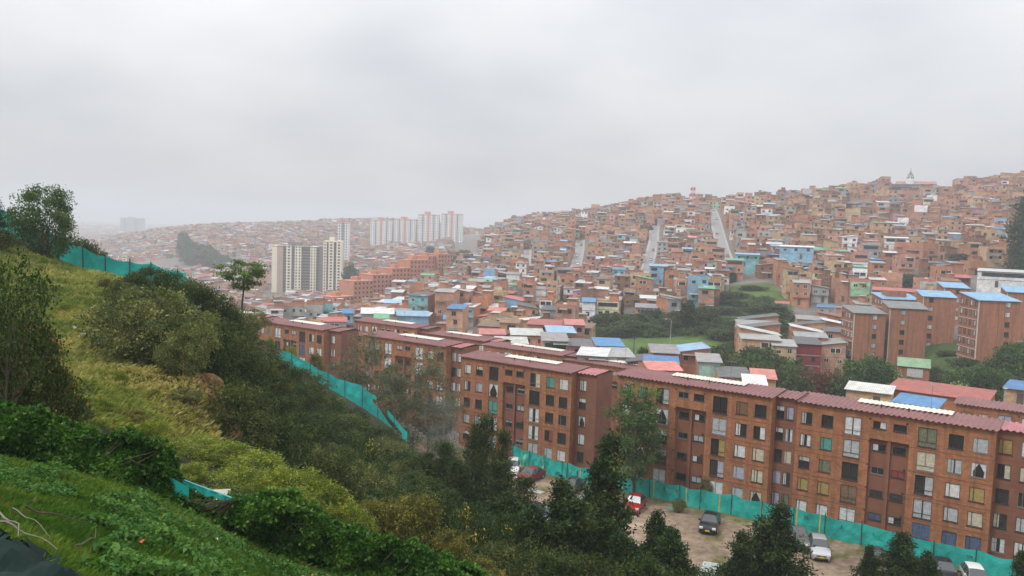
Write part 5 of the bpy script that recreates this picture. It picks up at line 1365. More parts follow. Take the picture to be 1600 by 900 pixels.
_var = {}
def plant(key, px, pytop, d, wpx, label=None, cat=None, group=None, seed=None, z=None, sink=0):
    s = PL[key]; k = _var[key] = _var.get(key, -1)+1
    g = G(px, d); zt = P(px, pytop, d)[2]; hh = max(.6, zt-g[2]+sink)
    sx = wpx/F_*d/2/s['s']/1.05; sz = hh/s['h']
    ra = random.Random(k*31+hash_(key))
    root = empty(s['name'], (P(px, pytop, d)[0] if abs(px-800) < 1 else g[0], d, g[2]-sink), ra.random()*6.28, (sx, sx, sz))
    st, cr = s['v'][k % len(s['v'])]
    link(s['parts'][0], st, root); link(s['parts'][1], cr, root)
    tag(root, label, cat or ('shrub' if s['parts'] is SH else 'tree'), group)
    return root

plant('broadleaf', 70, 289, 66, 93, 'round leafy tree overlapping the turquoise fence on the hilltop', sink=.3)
plant('cone_tree', -6, 302, 60, 62, 'dark evergreen cut by the photo edge above the turquoise fence')
plant('dark_shrub', 125, 373, 73, 66, 'dark round bush just behind the hilltop turquoise fence', sink=.5)
plant('dusk_shrub', 152, 387, 73, 40, 'smaller twiggy bush behind the hilltop turquoise fence, beside the dark round bush', sink=.3)
plant('twiggy', 26, 385, 21, 130, 'spindly dark tree with bare twigs in front of the grassy hill')
plant('twiggy', 8, 408, 19.5, 110, 'shorter spindly tree half out of the photo, in front of the grassy hill')
plant('flower_shrub', 52, 492, 22.5, 150, 'dark shrub dotted with orange flowers behind the creeper hedge')
plant('flower_shrub', -8, 478, 21.5, 150, 'dark flowering shrub cut by the photo edge behind the creeper hedge')
plant('dusk_shrub', 92, 575, 23, 70, 'dark brownish shrub between the flowering shrub and the grassy slope')
def depth_at(px, py, d0):
    ds = np.geomspace(d0*.35, d0*1.7, 260); D = ray(px, py); D = D/D[1]
    dz = D[2]*ds-H(D[0]*ds, ds); q = np.where(dz < 0)[0]
    return float(ds[q[0]]) if len(q) and q[0] > 0 else d0
def plantb(key, px, pytop, pybase, w_, d0, *a, **k): return plant(key, px, pytop, depth_at(px, pybase, d0), w_, *a, **k)
plantb('airy_shrub', 242, 448, 566, 150, 48, 'loose pale olive shrub standing on the edge of the grassy hill')
plantb('airy_shrub', 298, 505, 588, 80, 46, 'small pale olive shrub beside the larger loose shrub on the hill edge')
DR = 'dark shrubs along the hill edge'
for i, (px, py, pb, d0, w_) in enumerate([(190,438,482,62,50),(233,418,455,66,70),(268,426,468,66,70),(302,440,500,64,76),(335,455,520,64,72),(352,482,540,68,66),(285,468,556,56,96),(322,492,590,54,92),(352,508,602,60,86),(380,545,592,68,60),(258,505,576,48,74),(215,470,520,54,44),(225,520,572,44,60),(375,545,620,60,80)]):
    plantb('dark_shrub' if i % 4 else 'dusk_shrub', px, py, pb, w_*1.15, d0, 'dark evergreen shrub crowded along the hill edge below the hilltop fence', 'shrub', DR, sink=.3)
plant('umbrella', 378, 405, 81, 74, 'umbrella shaped tree with a bare trunk against the cream high-rises', sink=.3)
plant('dark_shrub', 322, 590, 40, 24, 'small green bush on the lip of the earth bank')
HS = 'low weeds scattered over the grassy hill'
for key, px, py, d, w_, lab in [('dusk_shrub',163,470,56,26,'dark tussock in the worn track on the grassy hill'),('bright_shrub',105,500,48,34,'low green weed clump high on the grassy hill'),('dusk_shrub',152,552,41,24,'small dark weed in the middle of the grassy hill'),('bright_shrub',70,500,46,40,'green weed clump beside the spindly tree'),('airy_shrub',175,505,47,44,'pale weed clump left of the loose olive shrub'),('bright_shrub',150,628,29,60,'green shrub at the foot of the grassy hill above the hedge'),('olive_shrub',205,640,29,64,'olive shrub at the foot of the grassy hill above the hedge'),('bright_shrub',235,655,28,60,'yellow green shrub at the foot of the grassy hill near the dry bank'),('dark_shrub',120,620,27,50,'dark shrub at the foot of the grassy hill beside the brownish shrub'),('dusk_shrub',265,610,38,30,'dark weed on the dry bank of the grassy hill'),('airy_shrub',290,640,36,40,'dry pale weed on the face of the bank'),('dusk_shrub',215,470,60,30,'dark weed between the hilltop fence and the loose olive shrub'),('bright_shrub',190,590,36,26,'low green weed on the lower grassy hill')]:
    plant(key, px, py, d, w_, lab, 'shrub', HS)
# thicket on the slope
rt_ = random.Random(5); TH_ = []
for d in (78, 73, 68, 63, 58, 53, 48, 44, 40):
    x0, x1 = {78: (470, 640), 73: (430, 640), 68: (400, 660), 63: (385, 690), 58: (370, 700), 53: (365, 720), 48: (360, 700), 44: (362, 660), 40: (365, 600)}[d]
    px = x0
    while px < x1:
        TH_.append((px+rt_.uniform(-8, 8), d+rt_.uniform(-2, 2))); px += rt_.uniform(36, 58)*60/d
for i, (px, d) in enumerate(TH_):
    g = G(px, d); hh = rt_.uniform(1.5, 2.9)*(.62 if d > 70 else 1); key = rt_.choice(['dark_shrub', 'dark_shrub', 'dark_shrub', 'dusk_shrub', 'dark_shrub', 'airy_shrub'] if d > 44 else ['dark_shrub', 'dark_shrub', 'dusk_shrub'])
    w_ = rt_.uniform(3.0, 4.8)*(.75 if key == 'airy_shrub' else 1); q = proj(g[0], g[1], g[2]+hh)
    plant(key, px, q[1], d, w_/d*F_, {'dark_shrub': 'dark green shrub in the dense thicket below the slope fence', 'dusk_shrub': 'brownish green shrub in the dense thicket below the slope fence', 'airy_shrub': 'pale olive shrub in the dense thicket below the slope fence', 'olive_shrub': 'yellowish olive shrub in the dense thicket below the slope fence'}[key], 'shrub', key.replace('_', ' ')+'s in the slope thicket', sink=.3)
plant('yellow_shrub', 565, 690, 52, 84, 'shrub with a patch of yellow leaves in the slope thicket')
BR = 'yellow green shrubs behind the creeper hedge'
for i, (px, py, d, w_, nm) in enumerate([(262,692,28,84,'rising over the end of the tall hedge'),(305,684,31,90,'below the bare earth bank'),(352,690,31,96,'at the foot of the earth bank'),(402,706,30,110,'second in the row down from the earth bank'),(452,726,29,110,'in the middle of the row down the slope'),(505,752,29,96,'at the lower end of the row down the slope'),(366,730,26.5,100,'directly above the gap with the turquoise rail'),(440,758,26,110,'close above the lower hedge'),(300,722,27,66,'just above the turquoise rail'),(545,785,28.5,70,'next to the olive bush')]):
    plant('bright_shrub', px, py, d, w_*1.1, 'bright yellow green shrub '+nm, 'shrub', BR)
plant('olive_shrub', 640, 771, 31, 124, 'rounded olive and gold bush above the lower hedge')
plant('olive_shrub', 585, 785, 31.5, 84, 'smaller olive bush beside the rounded gold one')
plant('olive_shrub', 700, 830, 30, 90, 'olive bush at the lower end of the creeper hedge')
plant('yellow_shrub', 735, 788, 42, 96, 'shrub with yellow tips below the dark conical trees')
plant('yellow_shrub', 690, 775, 44, 60, 'small yellow tipped shrub beside the rounded gold bush')
plant('dusk_shrub', 790, 850, 38, 120, 'brownish green shrub at the bottom edge between the hedge end and the evergreens')
plant('olive_shrub', 745, 872, 33, 80, 'low olive shrub at the bottom edge beside the hedge end')
plant('dark_shrub', 800, 805, 45, 110, 'dark shrub under the conical trees')
plant('dark_shrub', 850, 860, 40, 120, 'dark shrub at the bottom edge below the evergreens')
plant('dusk_shrub', 920, 868, 40, 130, 'brownish shrub at the bottom edge below the tallest evergreen')
plant('dark_shrub', 1000, 872, 42, 130, 'wide dark shrub at the bottom edge below the evergreens')
for px, py, d, w_, nm in [(757,649,62,66,'tallest of the conical trees by the smoke'),(733,660,63,56,'conical tree left of the tallest one by the smoke'),(783,672,60,54,'conical tree nearest the white parked car'),(700,690,60,66,'conical tree closest to the drifting smoke'),(668,708,62,60,'conical tree at the edge of the slope thicket'),(720,718,55,84,'broad conical tree in front of the tallest ones'),(775,722,55,84,'broad conical tree beside the parking ground'),(640,735,58,70,'short conical tree inside the thicket'),(812,745,53,80,'conical tree below the white and maroon cars'),(690,765,50,80,'short conical tree above the gold bush')]:
    plant('cone_tree', px, py, d, w_*1.25, nm[0].upper()*0+nm+', dark green', 'tree', 'dark conical trees beside the parking ground', sink=.4)
for px, py, d, w_, nm in [(919,683,52,122,'tallest dark evergreen with a spire top in front of the grey car'),(866,752,48,124,'dark evergreen in front of the dark blue car'),(1024,800,48,84,'dark evergreen with a pointed top in front of the red car'),(1052,822,46,84,'short dark evergreen beside the covered pickup'),(893,785,45,130,'dark evergreen below the spire topped one'),(790,770,50,110,'dark evergreen at the corner of the parking ground below the white car'),(760,800,47,120,'dark evergreen between the thicket and the parking ground'),(715,800,48,110,'dark evergreen above the yellow tipped shrub'),(1040,835,45,100,'dark evergreen at the lower edge left of the thin dark post'),(985,840,43,110,'dark evergreen at the lower edge under the pointed one'),(948,815,45,100,'dark evergreen between the spire topped and pointed ones'),(835,790,46,120,'dark evergreen at the lower edge below the maroon car'),
                          (1190,783,58,118,'dark evergreen in front of the silver car'),(1150,832,56,90,'low dark evergreen left of the one by the silver car'),(1408,834,60,86,'dark evergreen in front of the covered cars'),(1352,858,60,52,'low dark evergreen left of the covered cars'),(1592,862,62,60,'dark evergreen cut by the lower corner of the photo'),(1440,862,58,64,'low evergreen between the covered car and the dark hood')]:
    plant('dark_tree', px, py, d, w_*1.1, nm, 'tree', 'dark evergreens between the hill and the parking ground', sink=.3)
plant('slender', 990, 600, 90.5, 96, 'slender leafy tree standing before the brick facade by the red car', sink=.2)
for px, py, d, w_, nm in [(579,520,108,50,'tallest thin grey green tree'),(607,566,103,44,'thin grey green tree behind the slope fence'),(668,545,108,54,'thin grey green tree by the smoke'),(640,590,104,60,'wide grey green tree in the middle of the group'),(690,610,104,44,'thin grey green tree nearest the end wall'),(548,560,106,46,'thin grey green tree nearest the hill')]:
    plant('gum', px, py, d, w_*1.2, nm+' before the smoky block', 'tree', 'thin trees before the half hidden block', sink=.2)
for px, py, d, w_, key, lab in [(455,541,104,26,'bright_shrub','small yellow green bush behind the upper end of the slope fence'),(420,527,98,20,'bright_shrub','tiny yellow green bush at the top of the slope fence'),(492,549,104,26,'olive_shrub','small yellowing bush behind the slope fence'),(395,505,84,26,'airy_shrub','dry pale shrub beside the earth slip at the fence'),(1100,748,90,22,'airy_shrub','small leafy shrub pushing over the parking fence'),(1060,778,87,18,'airy_shrub','thin weed shrub at the foot of the fence by the manhole cover')]:
    plant(key, px, py, d, w_, lab)

# trees of the valley and the far hill, labelled from where they stand
MID = []
def mid(key, desc, *rows_):
    for px, py, d, w_ in rows_: MID.append((key, desc, px, py, d, w_))
mid('park', 'green leafy tree', (830,478,255,42),(852,477,250,40),(878,470,250,30),(803,487,250,30),(925,505,248,50),(952,490,252,52),(985,501,244,50),(1010,484,254,44),(1040,499,247,46),(1060,488,250,40),(1085,502,244,44),(1100,480,252,40),(968,510,240,38),(1118,506,240,36),(1005,545,176,24),
    (1145,456,285,40),(1165,470,275,50),(1185,480,265,44),(1203,474,262,52),(1150,500,255,44),(1135,480,265,40),(1130,515,230,42),(1218,487,255,40),(1176,446,300,30),(1165,508,232,40),(1196,500,240,40),
    (1150,562,170,56),(1185,545,176,66),(1215,560,171,56),(1128,541,190,40),(1178,570,161,66),(1212,578,159,56),(1240,590,150,44),(1320,592,152,44),(1443,432,302,40),(1395,446,290,52),(1412,428,300,32),(1380,452,285,36),(1428,456,285,42),(1470,448,280,30),
    (1345,318,520,40),(1330,320,522,24),(725,392,560,28),(714,400,540,22),(672,386,700,16),(788,348,800,14),(1535,290,565,22),(546,414,560,20),(1430,300,560,26),(1240,315,600,14),(860,420,430,12),(1100,395,440,10))
mid('park_light', 'pale green bushy tree', (938,512,241,40),(1025,508,241,36),(1075,512,240,36),(1150,470,280,34),(1178,492,258,40),(1140,500,250,36),(1195,462,270,36),(1158,535,220,44),(1205,520,235,40),(1172,555,172,52),(1228,566,166,46),(1140,575,165,40),(1420,590,165,34),(1490,585,158,34),(1385,470,285,30),(1452,455,290,30),(1250,470,280,22),(1225,500,245,26))
mid('park', 'dark green tree', (1466,575,175,30),(1508,560,186,34),(1482,548,200,26),(1395,603,164,30),(1548,590,165,40))
mid('park', 'small green tree among the houses', (770,440,400,12),(930,400,470,12),(960,455,340,13),(1050,440,380,11),(1180,360,470,13),(1260,420,350,14),(1310,395,390,14),(1370,360,440,13),(1460,385,390,14),(1500,340,460,13),(1290,345,480,12),(840,455,330,12),(700,455,350,12),(660,440,420,12),(735,420,430,13),(1120,455,320,14),(1350,430,300,16),(1535,410,330,15),(1400,405,340,14),(1230,350,470,11))
mid('park', 'hazy green tree', (320,383,830,30),(296,392,830,22),(345,420,750,26),(315,415,790,24),(356,425,740,20),(340,398,800,30),(325,405,780,30),(350,412,760,24),(302,378,850,22),(287,364,900,18),(310,395,815,26),(335,415,770,26),(200,364,1900,26),(180,368,1800,24),(222,362,1950,20),(170,372,1600,26))
mid('cypress', 'tall dark evergreen', (1072,470,242,20),(1497,397,330,28),(1602,298,300,44),(1606,390,290,34),(1225,391,370,24),(1003,352,548,12),(1012,352,548,11),(1142,426,330,12))
mid('dome', 'broad dark green tree', (1355,558,160,98),(1590,537,166,92),(1527,572,160,84),(1560,578,158,60))
mid('rust', 'rust coloured tree', (1276,580,160,60),(1306,585,160,46),(1236,575,166,40))
mid('bloom', 'small tree with white blossom', (1497,598,152,32),(1402,582,168,16))
def lm_labels(rows_):
    g_ = {}; out_ = {}
    for i, (desc, px, py) in enumerate(rows_):
        lm = min(LM, key=lambda l: abs(px-l[1])+1.4*abs(py-l[2])); dx, dy = px-lm[1], py-lm[2]
        g_.setdefault((desc, side_of(dx, dy), lm[0]), []).append((math.hypot(dx, dy), i))
    for (desc, sd_, lm), q in g_.items():
        q.sort()
        for k, (_, i) in enumerate(q): out_[i] = f'{desc} {sd_} the {lm}' if len(q) == 1 else f'{desc}, {ORD[min(k, 11)]} {sd_} the {lm}'
    return out_
LM.append(('round tree by the brick tower', 1355, 600)); LM[8] = ('park lawn', 1050, 545)
LM[:] = [l if l[0] != 'gully bushes' else ('green gully', 1165, 475) for l in LM]
ml = lm_labels([(m_[1], m_[2], m_[3]) for m_ in MID])
for i, (key, desc, px, py, d, w_) in enumerate(MID):
    plant(key, px, py, d, w_*1.15, ml[i], 'tree', 'trees of the valley and the far hill', sink=.4)

# ------------------------------------------------------------------ creeper hedge over the fence
def hedge():
    rng = np.random.default_rng(3)
    ctl = [(-60,18.2,612),(0,18.5,626),(117,18.9,662),(200,19.2,672),(249,19.5,680),(262,19.6,705),(278,19.7,752),(340,20.1,785),(352,20.2,768),(400,20.5,756),(460,20.7,783),(516,20.8,803),(594,20.9,830),(672,21,853),(738,21.1,893),(800,21.2,930)]
    path = []
    for px, d, yt in ctl:
        g = G(px, d); path.append((g[0], g[1], g[2], P(px, yt, d)[2]-g[2]))
    path = np.array(path); seg = np.r_[0, np.cumsum(np.hypot(np.diff(path[:, 0]), np.diff(path[:, 1])))]
    def at(s): return np.stack([np.interp(s, seg, path[:, k]) for k in range(4)], -1)
    def cloud(s0, s1, n):
        s = s0+(s1-s0)*rng.random(n); p = at(s); hh = np.maximum(p[:, 3], .5)*(1+.10*fbm(s*1.1, s*0+3, 3, 4))
        tt = rng.random(n)**.8; th = (.55+.35*fbm(s*.9, tt*2.5, 3, 12))*np.sqrt(np.clip(1.08-tt**4, .05, 1))
        ang = rng.choice([-1, -1, -1, 1], n); o = ang*th*(1-.25*rng.random(n)**2)
        z = p[:, 2]+tt*hh-.1; x = p[:, 0]+rng.normal(size=n)*.05; y = p[:, 1]+o
        lump = fbm(x*2.2, z*2.2, 3, 33)
        y += np.where(ang < 0, -1, 1)*lump*.22; z += np.where(tt > .85, lump*.12, 0)
        return np.stack([x, y, z], -1), np.clip(.42+.25*lump+rng.normal(size=n)*.2, 0, 1)
    for s0, s1, n, lab in [(seg[0], seg[6]-.1, 62000, 'tall dark green creeper hedge grown over a turquoise fence'), (seg[7]+.1, seg[-1], 62000, 'lower bright green creeper hedge running down to the bottom edge'), (seg[6]-.3, seg[7]+.5, 3500, 'short low stretch of creeper under the bare turquoise rail')]:
        pos, tint = cloud(s0, s1, n)
        v = leaves(pos, rng, .115, .085, .5, .35)
        o = link('hedge', quadmesh('hedge', v, 4, [LM_['hedge']], {'tint': tint})); tag(o, lab, 'hedge', 'creeper hedges')
        A = MB()
        for k in range(26):
            s = s0+(s1-s0)*rng.random(); p = at(s); q = at(min(s1, s+rng.uniform(.4, 1.6)))
            A.tube([(p[0],p[1]-.2,p[2]),( (p[0]+q[0])/2,p[1]-.35,p[2]+p[3]*.5),(q[0],q[1]-.25,q[2]+q[3]*.85)], [.014,.01,.005], 4, cap=False)
        A.build('stem', [m_bark], o)
    # the fence itself, bare in the gap
    s0, s1 = seg[4]-.1, seg[8]+.3; f = MB(); n = 40
    tp = [P(px, py, 20.05) for px, py in ((249,736),(264,741),(300,755),(330,766),(352,774),(362,778))]
    tp = np.array(tp); xs = np.linspace(tp[0, 0], tp[-1, 0], n); zs_ = np.interp(xs, tp[:, 0], tp[:, 2])
    for i in range(n-1):
        ya, yb = 20.02+.04*math.sin(i*.9), 20.02+.04*math.sin((i+1)*.9)
        f.face([(xs[i],ya-.01,zs_[i]-.16+.03*math.sin(i*.7)),(xs[i+1],yb-.01,zs_[i+1]-.16+.03*math.sin((i+1)*.7)),(xs[i+1],yb,zs_[i+1]),(xs[i],ya,zs_[i])])
    o = f.build('fence', [m_turq]); tag(o, 'bare sagging strip of turquoise fence in the gap of the creeper hedge', 'fence')
    t = MB(); t.tube([tuple(q+np.array([0,-.02,.01])) for q in tp], .02, 6); t.build('rail', [m_turq_l], o)
    f2 = MB()
    xs = np.linspace(P(170,790,19)[0], P(285,790,19.2)[0], 14); 
    for i in range(13):
        g0 = at(np.interp(xs[i], path[:, 0], seg)); g1 = at(np.interp(xs[i+1], path[:, 0], seg))
        f2.face([(xs[i],g0[1]-.30,g0[2]-.1),(xs[i+1],g1[1]-.30,g1[2]-.1),(xs[i+1],g1[1]-.26,g1[2]+.75),(xs[i],g0[1]-.26,g0[2]+.75)])
    tag(f2.build('fence', [m_turq]), 'dark turquoise fence cloth showing through the foot of the tall hedge', 'fence')
    # broken board behind the gap
    b = P(331, 776, 20.9); B_ = MB(); B_.box(-.45, .45, -.2, .2, -.05, .05); ob = B_.build('board', [simple('grey_board', (.42, .38, .33), .8)], None, tuple(b), .15); ob.rotation_euler = (.5, -.05, .1); tag(ob, 'pale broken board lying behind the gap in the hedge', 'board')
def cloth_mat(name, c1, c2, thin=.25):
    m, nt, b, out = new_mat(name)
    wc = worldco(nt)
    col = mixc(nt, ramp(nt, noise(nt, .8, 5, wc, .6), (.3, c1), (.7, c2)), ramp(nt, noise(nt, .35, 6, wc, .75), (.35, .62), (.6, 1.05)), 1, 'MULTIPLY'); nt.links.new(col, b.inputs['Base Color']); b.inputs['Roughness'].default_value = .7; b.inputs['Specular IOR Level'].default_value = .25
    tr = nt.nodes.new('ShaderNodeBsdfTranslucent'); nt.links.new(col, tr.inputs[0]); mx = nt.nodes.new('ShaderNodeMixShader'); mx.inputs[0].default_value = thin
    nt.links.new(b.outputs[0], mx.inputs[1]); nt.links.new(tr.outputs[0], mx.inputs[2]); nt.links.new(mx.outputs[0], out.inputs[0])
    return m
m_turq = cloth_mat('turquoise_netting', (.016, .44, .39), (.04, .56, .50))
m_turq_l = simple('turquoise_rail', (.10, .45, .40), .5)
hedge()

# ------------------------------------------------------------------ grass and ground cover (nobody could count these)
def blades(name, n, sampler, hgt, wid, lean, mat, label_kind, seed, per=4, tintf=None, extra=None):
    rng = np.random.default_rng(seed)
    xy = sampler(rng, n); n = len(xy); z = H(xy[:, 0], xy[:, 1])
    base = np.repeat(np.stack([xy[:, 0], xy[:, 1], z], -1), per, 0); N = len(base)
    base[:, :2] += rng.normal(size=(N, 2))*hgt*.22
    size = np.repeat(rng.uniform(.5, 1.35, n), per)[:, None]*rng.uniform(.7, 1.2, (N, 1))
    dirn = rng.normal(size=(N, 2))*.6+np.repeat(lean(xy), per, 0); 
    up_ = np.concatenate([dirn*.55, np.ones((N, 1))], 1); up_ = unit(up_)
    tip = np.concatenate([dirn, np.full((N, 1), .35)], 1); tip = unit(tip)
    s = unit(np.cross(up_, rng.normal(size=(N, 3))))
    w_ = wid*rng.uniform(.6, 1.3, (N, 1)); hh = hgt*size
    v = np.empty((N, 4, 3)); v[:, 0] = base-s*w_*.5; v[:, 1] = base+s*w_*.5; mid_ = base+up_*hh*.6; v[:, 2] = mid_+tip*hh*.5; v[:, 3] = mid_-s*w_*.55
    t = np.clip((np.repeat(tintf(xy), per) if tintf is not None else .5)+rng.normal(size=N)*.18, 0, 1)
    o = link(name, quadmesh(name, v.reshape(-1, 3), 4, [mat], {'tint': t})); tag(o, kind='stuff')
def samp_px(poly, d0, d1, logd=True):
    def f(rng, n):
        x0, x1 = min(p[0] for p in poly), max(p[0] for p in poly)
        px = rng.uniform(x0-120, x1+120, n*3); d = d0+(d1-d0)*np.sqrt(rng.random(n*3)) if not logd else d0*(d1/d0)**(rng.random(n*3)**.8)
        x = (px-800)/F_*d; z = H(x, d); qx, qy = proj(x, d, z)
        k = inpoly(qx, qy, poly); return np.stack([x[k], d[k]], -1)[:n]
    return f
down = lambda xy: np.stack([np.full(len(xy), .55), np.full(len(xy), -.45)], -1)+.5*np.stack([fbm(xy[:, 0]/2.5, xy[:, 1]/2.5, 2, 55), fbm(xy[:, 0]/2.5, xy[:, 1]/2.5, 2, 66)], -1)
hill_t = lambda xy: .38+.34*fbm(xy[:, 0]/3.1, xy[:, 1]/3.1, 4, 5)+.22*fbm(xy[:, 0]/.8, xy[:, 1]/.8, 2, 15)+.45*np.clip(1-np.hypot(xy[:, 0]+14.5, xy[:, 1]-37)/5.5, 0, 1)
blades('hill_grass', 36000, samp_px(HILL, 25, 78), .30, .035, down, LM_['grass'], '', 1, per=5, tintf=hill_t)
FGP = [(-80,660),(0,712),(150,745),(250,770),(330,815),(420,850),(560,930),(-80,930)]
fgt = lambda xy: .40+.35*fbm(xy[:, 0]/1.3, xy[:, 1]/1.3, 3, 17)
blades('slope_grass', 34000, samp_px(FGP, 5.5, 21.5), .13, .011, down, LM_['lush'], '', 2, per=5, tintf=fgt)
def ground_cover():
    rng = np.random.default_rng(8)
    xy = samp_px([(-80,700),(150,765),(250,790),(330,835),(420,870),(560,930),(100,930),(180,850),(60,790),(-80,760)], 7, 21)(rng, 84000)
    m = (fbm(xy[:, 0]/1.1, xy[:, 1]/1.1, 3, 41) > -.02); xy = xy[m]; n = len(xy)
    lump = fbm(xy[:, 0]/.7, xy[:, 1]/.7, 3, 4)
    pos = np.stack([xy[:, 0], xy[:, 1], H(xy[:, 0], xy[:, 1])+.04+.22*np.clip(lump+.6, 0, 1.4)*rng.random(n)], -1)
    v = leaves(pos, rng, .062, .046, .1, 1.1); big = (rng.random(n) < .16); v = v.reshape(-1, 4, 3); v[big] = v[big][:, :1]+(v[big]-v[big][:, :1])*1.5; v = v.reshape(-1, 3)
    tag(link('ground_cover', quadmesh('ground_cover', v, 4, [LM_['cover'], m_flower], {'tint': np.clip(.42+.34*lump+rng.normal(size=n)*.22, 0, 1)}, midx=(rng.random(n) < .0022).astype(int))), kind='stuff')
    # thicket floor
    k = 90000; px = rng.uniform(340, 1120, k); d = 36*(82/36)**rng.random(k); x = (px-800)/F_*d; z = H(x, d); qx, qy = proj(x, d, z)
    ok = inpoly(qx, qy, [(345,560),(400,545),(520,625),(640,690),(700,720),(790,740),(900,850),(1080,900),(1080,960),(700,960),(540,800),(340,700)]); x, d, z = x[ok], d[ok], z[ok]; n = len(x)
    lump = fbm(x/1.6, d/1.6, 3, 71)
    pos = np.stack([x, d, z+.1+1.0*np.clip(lump+.5, 0.05, 1.5)*rng.random(n)], -1)
    v = leaves(pos, rng, .24, .12, .2, .8)
    tag(link('undergrowth', quadmesh('undergrowth', v, 4, [LM_['dark']], {'tint': np.clip(.35+.3*lump+rng.normal(size=n)*.2, 0, 1)})), kind='stuff')
ground_cover()
m_dry = leaf_mat('dry_grass_blade', [(0, (.075,.070,.022)), (.5, (.17,.135,.048)), (1, (.34,.27,.11))], .6)
blades('dry_grass', 1300, samp_px([(225,618),(290,596),(336,600),(346,690),(290,680),(240,650)], 25, 46), .26, .03, lambda xy: np.stack([np.full(len(xy), .5), np.full(len(xy), -.5)], -1), m_dry, '', 5, per=6)
blades('dry_grass', 900, samp_px([(-80,745),(70,790),(60,850),(-80,830)], 6, 18), .12, .012, down, m_dry, '', 6, per=5)
print('plants', round(time.time()-T0, 1))

# ------------------------------------------------------------------ turquoise fences
def fence(label, pts, hts, posts, wav=.10, tape=(), holes=False, group='turquoise netting fences', marks=()):
    """pts: ground polyline (x,y,z); hts: height at each point; posts: fractions along the run"""
    pts = np.array(pts, float); hts = np.array(hts, float)
    seg = np.r_[0, np.cumsum(np.linalg.norm(np.diff(pts[:, :2], axis=0), axis=1))]; L = seg[-1]
    at = lambda s: np.array([np.interp(s, seg, pts[:, k]) for k in range(3)])
    ht = lambda s: float(np.interp(s, seg, hts))
    tang = lambda s: (lambda a: a/np.linalg.norm(a))((at(min(L, s+.3))-at(max(0, s-.3)))[:2])
    root = empty('fence', tuple(pts[0])); o0 = pts[0]; tag(root, label, 'fence', group)
    n = int(L/.22); m = 8; pp = sorted(p_*L for p_ in posts)
    sag = lambda s: 0 if not pp else .16*math.sin(math.pi*min(1, max(0, ((s-max([q for q in pp if q <= s], default=0))/max(.5, (min([q for q in pp if q > s], default=L)-max([q for q in pp if q <= s], default=0)))))))
    V = np.zeros((n+1, m+1, 3)); rg = random.Random(int(L*10))
    for i in range(n+1):
        s = L*i/n; p_ = at(s); t = tang(s); nx, ny = t[1], -t[0]; h_ = ht(s)-sag(s)+.05*math.sin(s*2.1)
        for j in range(m+1):
            q = j/m
            w_ = wav*(math.sin(s*2.7+q*2.3)*.5+math.sin(s*5.3-q*4)*.32+float(fbm(np.array([s*1.4]), np.array([q*2.6]), 3, 6)[0])*.7)*(.35+.65*math.sin(math.pi*min(q, .96)))
            V[i, j] = (p_[0]+nx*w_-o0[0], p_[1]+ny*w_-o0[1], p_[2]+h_*q-.05-o0[2])
    A = MB()
    for i in range(n):
        for j in range(m):
            if holes and float(fbm(np.array([i*.09]), np.array([j*.33+3]), 3, 19)[0]) > (.72 if i < n*.72 else .42-.2*(i/n-.72)): continue
            A.face([V[i, j], V[i+1, j], V[i+1, j+1], V[i, j+1]])
    A.build('cloth', [m_turq], root, smooth=False)
    for q in pp:
        p_ = at(q)-o0; t = tang(q); B_ = MB(); h_ = ht(q)+rg.uniform(.0, .25)
        x, y = p_[0]-t[1]*.05*-1, p_[1]+t[0]*.05*-1
        B_.tube([(x+t[1]*.08, y-t[0]*.08, p_[2]-.3), (x+t[1]*.08+rg.uniform(-.05, .05), y-t[0]*.08, p_[2]+h_)], .045, 6); B_.build('post', [m_fpost], root)
    for s in tape:
        s *= L; B_ = MB(); i = int(s/L*n); t = tang(s)
        for j in range(m):
            a, b_ = V[i, j], V[i, j+1]; d_ = np.array([t[0], t[1], 0])*.07; off = np.array([t[1], -t[0], 0])*.035
            B_.face([a-d_+off, a+d_+off, b_+d_+off, b_-d_+off])
        B_.build('yellow_tape', [m_tape], root)
    for s, txt, sz in marks:
        s *= L; p_ = at(s)-o0; t = tang(s); cu = bpy.data.curves.new('painted_number', 'FONT'); cu.body = txt; cu.size = sz; cu.extrude = .004
        cu.materials.append(m_frame); tmp = bpy.data.objects.new('tmp', cu); COL.objects.link(tmp); bpy.context.view_layer.update(); me_ = bpy.data.meshes.new_from_object(tmp.evaluated_get(bpy.context.evaluated_depsgraph_get())); bpy.data.objects.remove(tmp); x = link('painted_number', me_, root, (p_[0]+t[1]*.17, p_[1]-t[0]*.17, p_[2]+ht(s)*.58)); x.rotation_euler = (math.pi/2, 0, math.atan2(t[1], t[0]))
    return root
m_fpost = simple('dark_fence_post', (.03, .035, .035), .6); m_tape = simple('yellow_tape', (.48, .40, .07), .6)
